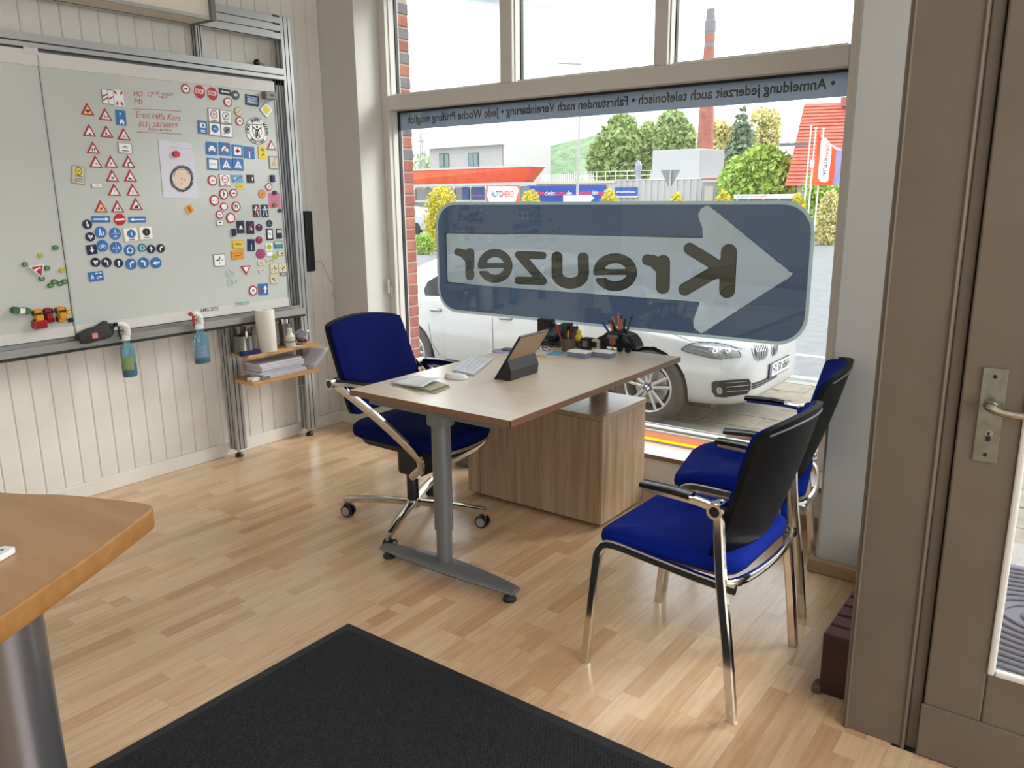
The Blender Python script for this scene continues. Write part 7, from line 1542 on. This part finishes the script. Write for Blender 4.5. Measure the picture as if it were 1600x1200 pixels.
for r_ in range(5):
    for c_k in range(13):
        u0, u1 = (c_k+.12)/13, (c_k+.88)/13; v0, v1 = (r_+.12)/5, (r_+.88)/5
        if r_ == 4 and 3 <= c_k <= 7:
            if c_k > 3: continue
            u1 = 7.88/13
        T_ = lambda u, v: kA.lerp(kB, u).lerp(kD.lerp(kC, u), v)+V((0, 0, .0132-.005*v))
        mb = MB(); mb.slab([tuple(T_(u0, v0)), tuple(T_(u1, v0)), tuple(T_(u1, v1)), tuple(T_(u0, v1))], (0, 0, .0015), KEY); mb.build('key', parent=kbd)
# tablet in a folded black cover, seen almost edge-on
tbB = D(773, 592); Yt = tbB.y; top = V(onY(812, 526, Yt)); wv = V((0, .245, 0)); tpf = V(onX(839, 512, top.x)); wl_ = .2; wv = V((0, wl_, 0))
tab = thing('tablet', 'tablet computer standing in a black folding cover on the desk', 'tablet', tuple(tbB)); TBK = mat('black cover', (16, 16, 18), .45, bump=(400, .3, .001)); TBB = mat('tablet back tan reflection', (150, 122, 96), .5)  # tan on the back is a reflection painted into the colour
nv_ = (top-tbB).cross(wv).normalized(); nv_ = nv_ if nv_.x > 0 else -nv_
mb = MB(); mb.slab([tuple(tbB), tuple(tbB+wv), tuple(top+wv), tuple(top)], tuple(nv_*.004), BLACKG); sc_ = mb.build('screen', parent=tab)
mb = MB(); a0, b0 = tbB+nv_*.004, top+nv_*.004; mb.slab([tuple(a0), tuple(a0+wv), tuple(b0+wv), tuple(b0)], tuple(nv_*.004), TBB); mb.build('back', parent=tab)
mid = a0.lerp(b0, .47)+nv_*.0045; foot1 = V((D(803, 594).x, Yt, ZT+.001)); sp_ = [tbB+V((.002, 0, .0)), foot1, mid]
mb = MB(); P = [tuple(tbB+nv_*.004), tuple(foot1), tuple(foot1.lerp(mid, .5)+V((.012, 0, 0))), tuple(mid)]; mb.slab(P, tuple(wv), TBK); mb.build('folded_stand', parent=tab)
mb = MB(); e = .0045; tp2 = top+nv_*.0025
mb.tube([tuple(tbB+nv_*.003), tuple(tp2), tuple(tp2+wv), tuple(tbB+nv_*.003+wv)], .0055, TBK, 8); mb.build('cover_rim', parent=tab)
for k in (.35, .6): MB().cyl(tuple(top+wv*k+nv_*.0035+V((0, 0, .004))), tuple(top+wv*k+nv_*.0035+V((0, 0, .006))), .003, CHROME, 8).build('button', parent=tab)
# telephone
ph = thing('telephone', 'black desk telephone with tilted display near the window', 'telephone', tuple(D(850, 542))); a = D(828, 541); b = D(872, 543); pz = .0; Yp = b.y
x0, x1 = onY(829, 541, Yp)[0], onY(873, 541, Yp)[0]
mb = MB(); mb.add([(x0, Yp, ZT+.002), (x1, Yp, ZT+.002), (x1, Yp+.19, ZT+.002), (x0, Yp+.19, ZT+.002), (x0, Yp, ZT+.025), (x1, Yp, ZT+.025), (x1, Yp+.19, ZT+.085), (x0, Yp+.19, ZT+.085)], [(0, 3, 2, 1), (4, 5, 6, 7), (0, 1, 5, 4), (1, 2, 6, 5), (2, 3, 7, 6), (3, 0, 4, 7)], BLACK); mb.build('base', parent=ph, bevel=.004)
for r_ in range(4):
    for c_k in range(4): 
        x = x0+.03+c_k*(x1-x0-.10)/4; y = Yp+.03+r_*.03; z = ZT+.025+(y-Yp)/.19*.06; MB().box((x, y, z-.002), (x+.018, y+.018, z+.006), mat('phone key', (58, 60, 64), .5)).build('key', parent=ph)
hsx = x1-.055
MB().tube([(hsx, Yp+.0, ZT+.045), (hsx, Yp+.03, ZT+.055), (hsx, Yp+.14, ZT+.085), (hsx, Yp+.18, ZT+.082)], 0, BLACK, sq=(.016, .024), smooth=3, up=(0, 0, 1)).build('handset', parent=ph, smooth=True)
zd0, zd1 = onY(853, 526, Yp+.17)[2], onY(853, 499, Yp+.17)[2]; xa_, xb__ = onY(840, 510, Yp+.17)[0], onY(863, 510, Yp+.17)[0]
MB().box((xa_, Yp+.165, zd0), (xb__, Yp+.20, zd1), BLACK).build('display', parent=ph, bevel=.004); MB().box((xa_+.02, Yp+.175, ZT+.06), (xb__-.02, Yp+.19, zd0), BLACK).build('display_arm', parent=ph)
# glasses on a sheet
gs = D(845, 549); mb = MB(); mb.slab([tuple(D(822, 553)), tuple(D(866, 552)), tuple(D(860, 541)), tuple(D(826, 541))], (0, 0, .001), PAPER); tag(mb.build('sheet_of_paper'), 'white sheet under the spectacles by the telephone', 'paper')
gl = thing('spectacles', 'folded tortoiseshell spectacles lying on a sheet', 'spectacles', tuple(gs)); TSH = mat('tortoiseshell', (84, 42, 24), .3); g_ = MB()
for s_ in (-1, 1): g_.tube([(gs.x+s_*.034+.026*math.cos(k*PI/8), gs.y, ZT+.024+.019*math.sin(k*PI/8)) for k in range(16)], .0025, TSH, 6, closed=True)
g_.tube([(gs.x-.008, gs.y, ZT+.03), (gs.x+.008, gs.y, ZT+.03)], .0025, TSH, 6); g_.build('rims', parent=gl)
for s_ in (-1, 1): MB().tube([(gs.x+s_*.06, gs.y, ZT+.03), (gs.x+s_*.062, gs.y+.05, ZT+.026), (gs.x-s_*.02, gs.y+.045+.008*s_, ZT+.008)], .002, TSH, 6, smooth=3).build('temple', parent=gl)
q = D(869, 553); tag(MB().box((q.x-.035, q.y-.03, ZT+.0015), (q.x+.035, q.y+.035, ZT+.004), MLB).build('sticky_note'), 'light blue sticky note between spectacles and pen pot', 'note')
q = D(838, 556); tag(MB().box((q.x-.03, q.y-.012, ZT+.0022), (q.x+.06, q.y+.002, ZT+.0035), MY).build('yellow_slip'), 'yellow paper slip in front of the spectacles', 'note')
# pen pot with pens
def pens(c, spread, base, specs, pot, grp):
    for k, (px_, py_, col, nm) in enumerate(specs):
        t = V(onY(px_, py_, c.y+.0)); b_ = V((c.x+(t.x-c.x)*.25, c.y+.006*((k % 3)-1), base)); t = V((t.x, c.y+.012*((k % 3)-1), t.z))
        ob = MB(); ob.tube([b_, b_.lerp(t, .86)], .0056, col, 8); ob.tube([b_.lerp(t, .86), t], [.0056, .0022], MK if k % 2 else col, 8); o_ = ob.build('pen'); tag(o_, nm, 'pen', grp)
pc = D(888, 548); PT = mat('pot brown grey', (92, 78, 66), .6)
pp_ = thing('pen_pot', 'small dark wooden-looking pen pot full of coloured pens', 'pen pot', tuple(pc)); Mx = Matrix.Translation(tuple(pc+V((0, .0, 0)))); 
rp_ = abs(onY(898, 540, pc.y)[0]-onY(879, 540, pc.y)[0])/2; hp_ = onY(888, 528, pc.y)[2]-ZT
MB().lathe([(rp_*.92, .001), (rp_, hp_), (rp_*.92, hp_), (rp_*.85, .006), (.0, .006)], PT, 20, Mx, cap=False).build('pot', parent=pp_, smooth=True)
pens(pc, .02, ZT+.008, [(870, 504, MR, 'red pen leaning far left in the small pen pot'), (878, 509, MK, 'black pen second from left in the small pen pot'), (881, 514, MGN, 'green pen in the left half of the small pen pot'), (884, 511, MK, 'dark pen behind the green one in the small pot'), (888, 516, MO, 'orange pen in the middle of the small pen pot'), (892, 504, MR, 'tall red pen standing upright in the small pen pot'), (897, 509, MK, 'black pen leaning right in the small pen pot'), (902, 508, mat('pen brown', (96, 50, 40), .5), 'brown-red pen leaning far right in the small pen pot')], pp_, 'pens in the small pot')
q = D(901, 545); yl = thing('yellow_figure', 'small yellow figure between the pen pot and the printed cubes', 'figurine', tuple(q)); mb = MB(); mb.ball((q.x, q.y+.02, ZT+.02), (.022, .02, .02), mat('dark base', (70, 52, 30), .5), 12); mb.ball((q.x, q.y+.02, ZT+.055), (.02, .02, .02), mat('bright yellow', (220, 206, 30), .4), 12); mb.ball((q.x, q.y+.02, ZT+.082), (.014, .014, .014), mat('bright yellow', (220, 206, 30), .4), 12); mb.build('figure', parent=yl, smooth=True)
for k, (xa_, xb_, nm, fcol) in enumerate(((907, 920, 'black photo cube beside the yellow figure', MK), (921, 935, 'pale photo cube with dark print, right of the black one', mat('cube pale', (150, 138, 124), .5)))):
    q = D((xa_+xb_)/2, 546); w_ = onY(xb_, 540, q.y)[0]-onY(xa_, 540, q.y)[0]; h_ = onY(914, 529, q.y)[2]-ZT; cu = thing('photo_cube', nm, 'cube', tuple(q), 'photo cubes on the desk')
    MB().box((q.x-w_/2, q.y, ZT), (q.x+w_/2, q.y+w_, ZT+h_), MG if k else MK).build('block', parent=cu, bevel=.002); MB().box((q.x-w_*.3, q.y-.001, ZT+h_*.2), (q.x+w_*.3, q.y, ZT+h_*.8), MK if k else MGR).build('print', parent=cu)
for k, (xa_, xb_, nm) in enumerate(((886, 915, 'left white box of business cards'), (924, 953, 'right white box of business cards'))):
    q = D((xa_+xb_)/2, 559); w_ = onY(xb_, 556, q.y)[0]-onY(xa_, 556, q.y)[0]; cu = thing('card_box', nm+' at the front of the desk clutter', 'box', tuple(q), 'boxes of business cards')
    MB().box((q.x-w_/2, q.y, ZT), (q.x+w_/2, q.y+.055, ZT+.024), mat('card grey blue', (120, 128, 150), .5)).build('card_stack', parent=cu); MB().box((q.x-w_/2-.001, q.y-.001, ZT+.024), (q.x+w_/2+.001, q.y+.056, ZT+.03), MW).build('lid', parent=cu)
# car-shaped pen holder
q = D(962, 549); Yh = q.y; X_ = lambda x: onY(x, 540, Yh)[0]; Z_ = lambda y: onY(962, y, Yh)[2]; HB = mat('holder black', (16, 18, 22), .3); HG_ = mat('holder glass', (46, 62, 70), .12)
hd_ = thing('pen_holder', 'black pen holder shaped like an old rounded car', 'pen holder', tuple(q))
mb = MB(); P = [(X_(933), Z_(540)), (X_(932), Z_(531)), (X_(941), Z_(526)), (X_(946), Z_(521)), (X_(955), Z_(519.5)), (X_(972), Z_(520)), (X_(982), Z_(523)), (X_(989), Z_(531)), (X_(993), Z_(540)), (X_(992), Z_(543)), (X_(936), Z_(543))]
for s_, (ya, yb) in enumerate(((Yh+.0, Yh+.095),)): mb.rings([[(x, y_, z) for x, z in (P if k_ in (1, 2) else [((x-X_(962))*.93+X_(962), (z-ZT)*.94+ZT+.002) for x, z in P])] for k_, y_ in enumerate((ya, ya+.01, yb-.01, yb))], HB)
mb.build('body', parent=hd_)
mb = MB(); mb.slab([(X_(948), Yh-.001, Z_(529)), (X_(950), Yh-.001, Z_(524)), (X_(965), Yh-.001, Z_(523.5)), (X_(966), Yh-.001, Z_(529))], (0, -.002, 0), mat('window pale', (120, 124, 126), .3)); mb.slab([(X_(972), Yh-.001, Z_(530)), (X_(973), Yh-.001, Z_(524)), (X_(980), Yh-.001, Z_(525)), (X_(986), Yh-.001, Z_(533))], (0, -.002, 0), HG_); mb.build('windows', parent=hd_)
for x in (943, 969, 981): MB().cyl((X_(x), Yh-.006, ZT+.016), (X_(x), Yh+.01, ZT+.016), .0155, BLACK, 18).build('wheel', parent=hd_)
MB().cyl((X_(962), Yh+.05, Z_(522)), (X_(962), Yh+.05, Z_(517)), .035, HB, 18).build('pen_well', parent=hd_)
pc2 = V((X_(962), Yh+.05, ZT)); pens(pc2, .03, ZT+.035, [(942, 501, mat('pen blue', (28, 36, 150), .4), 'thick blue pen leaning left in the car pen holder'), (951, 500, MO, 'orange-yellow pen in the car pen holder, left group'), (955, 495, MO, 'tall yellow pencil with black tip in the car pen holder'), (958, 499, MK, 'black pen behind the yellow pencils in the car holder'), (960, 508, MGN, 'short green pen in the middle of the car holder'), (965, 496, MR, 'dark red pen in the car holder, right of the middle'), (968, 488, mat('pen salmon', (214, 110, 84), .5), 'tallest salmon-orange pencil in the car pen holder'), (971, 492, mat('pen salmon', (214, 110, 84), .5), 'second salmon-orange pencil beside the tallest one'), (975, 498, MK, 'black pen right of the salmon pencils'), (990, 492, mat('pen dark green', (24, 74, 46), .4), 'thick dark green pen leaning far right in the car holder')], None, 'pens in the car-shaped holder')
q = D(957, 551); bf = thing('wooden_figure', 'small brown wooden peg figure in front of the car pen holder', 'figurine', tuple(q)); WDN = mat('peg wood', (140, 86, 48), .5); mb = MB(); zz = onY(957, 529, q.y)[2]; mb.cyl((q.x, q.y, ZT), (q.x, q.y, zz), .004, WDN, 8); mb.box((q.x-.016, q.y-.005, zz-.03), (q.x+.016, q.y+.005, zz+.004), WDN); mb.lathe([(.014, 0), (.012, .01), (.004, .014)], WDN, 12, Matrix.Translation((q.x, q.y, ZT))); mb.build('figure', parent=bf)
# round pad and little tin near the tablet
q = D(786, 549); tag(MB().lathe([(.055, 0), (.055, .004), (.054, .005)], mat('lilac pad', (164, 152, 190), .8), 28, Matrix.Translation((q.x, q.y, ZT))).build('round_pad'), 'lilac round pad on the far left edge of the desk', 'pad')
q = D(795, 546, ZT+.01); m_ = thing('small_gadget', 'small flat grey gadget lying on the lilac pad', 'gadget', (q.x, q.y, ZT+.005)); MB().box((q.x-.03, q.y-.02, ZT+.005), (q.x+.035, q.y+.02, ZT+.017), MGR).build('case', parent=m_, bevel=.004)
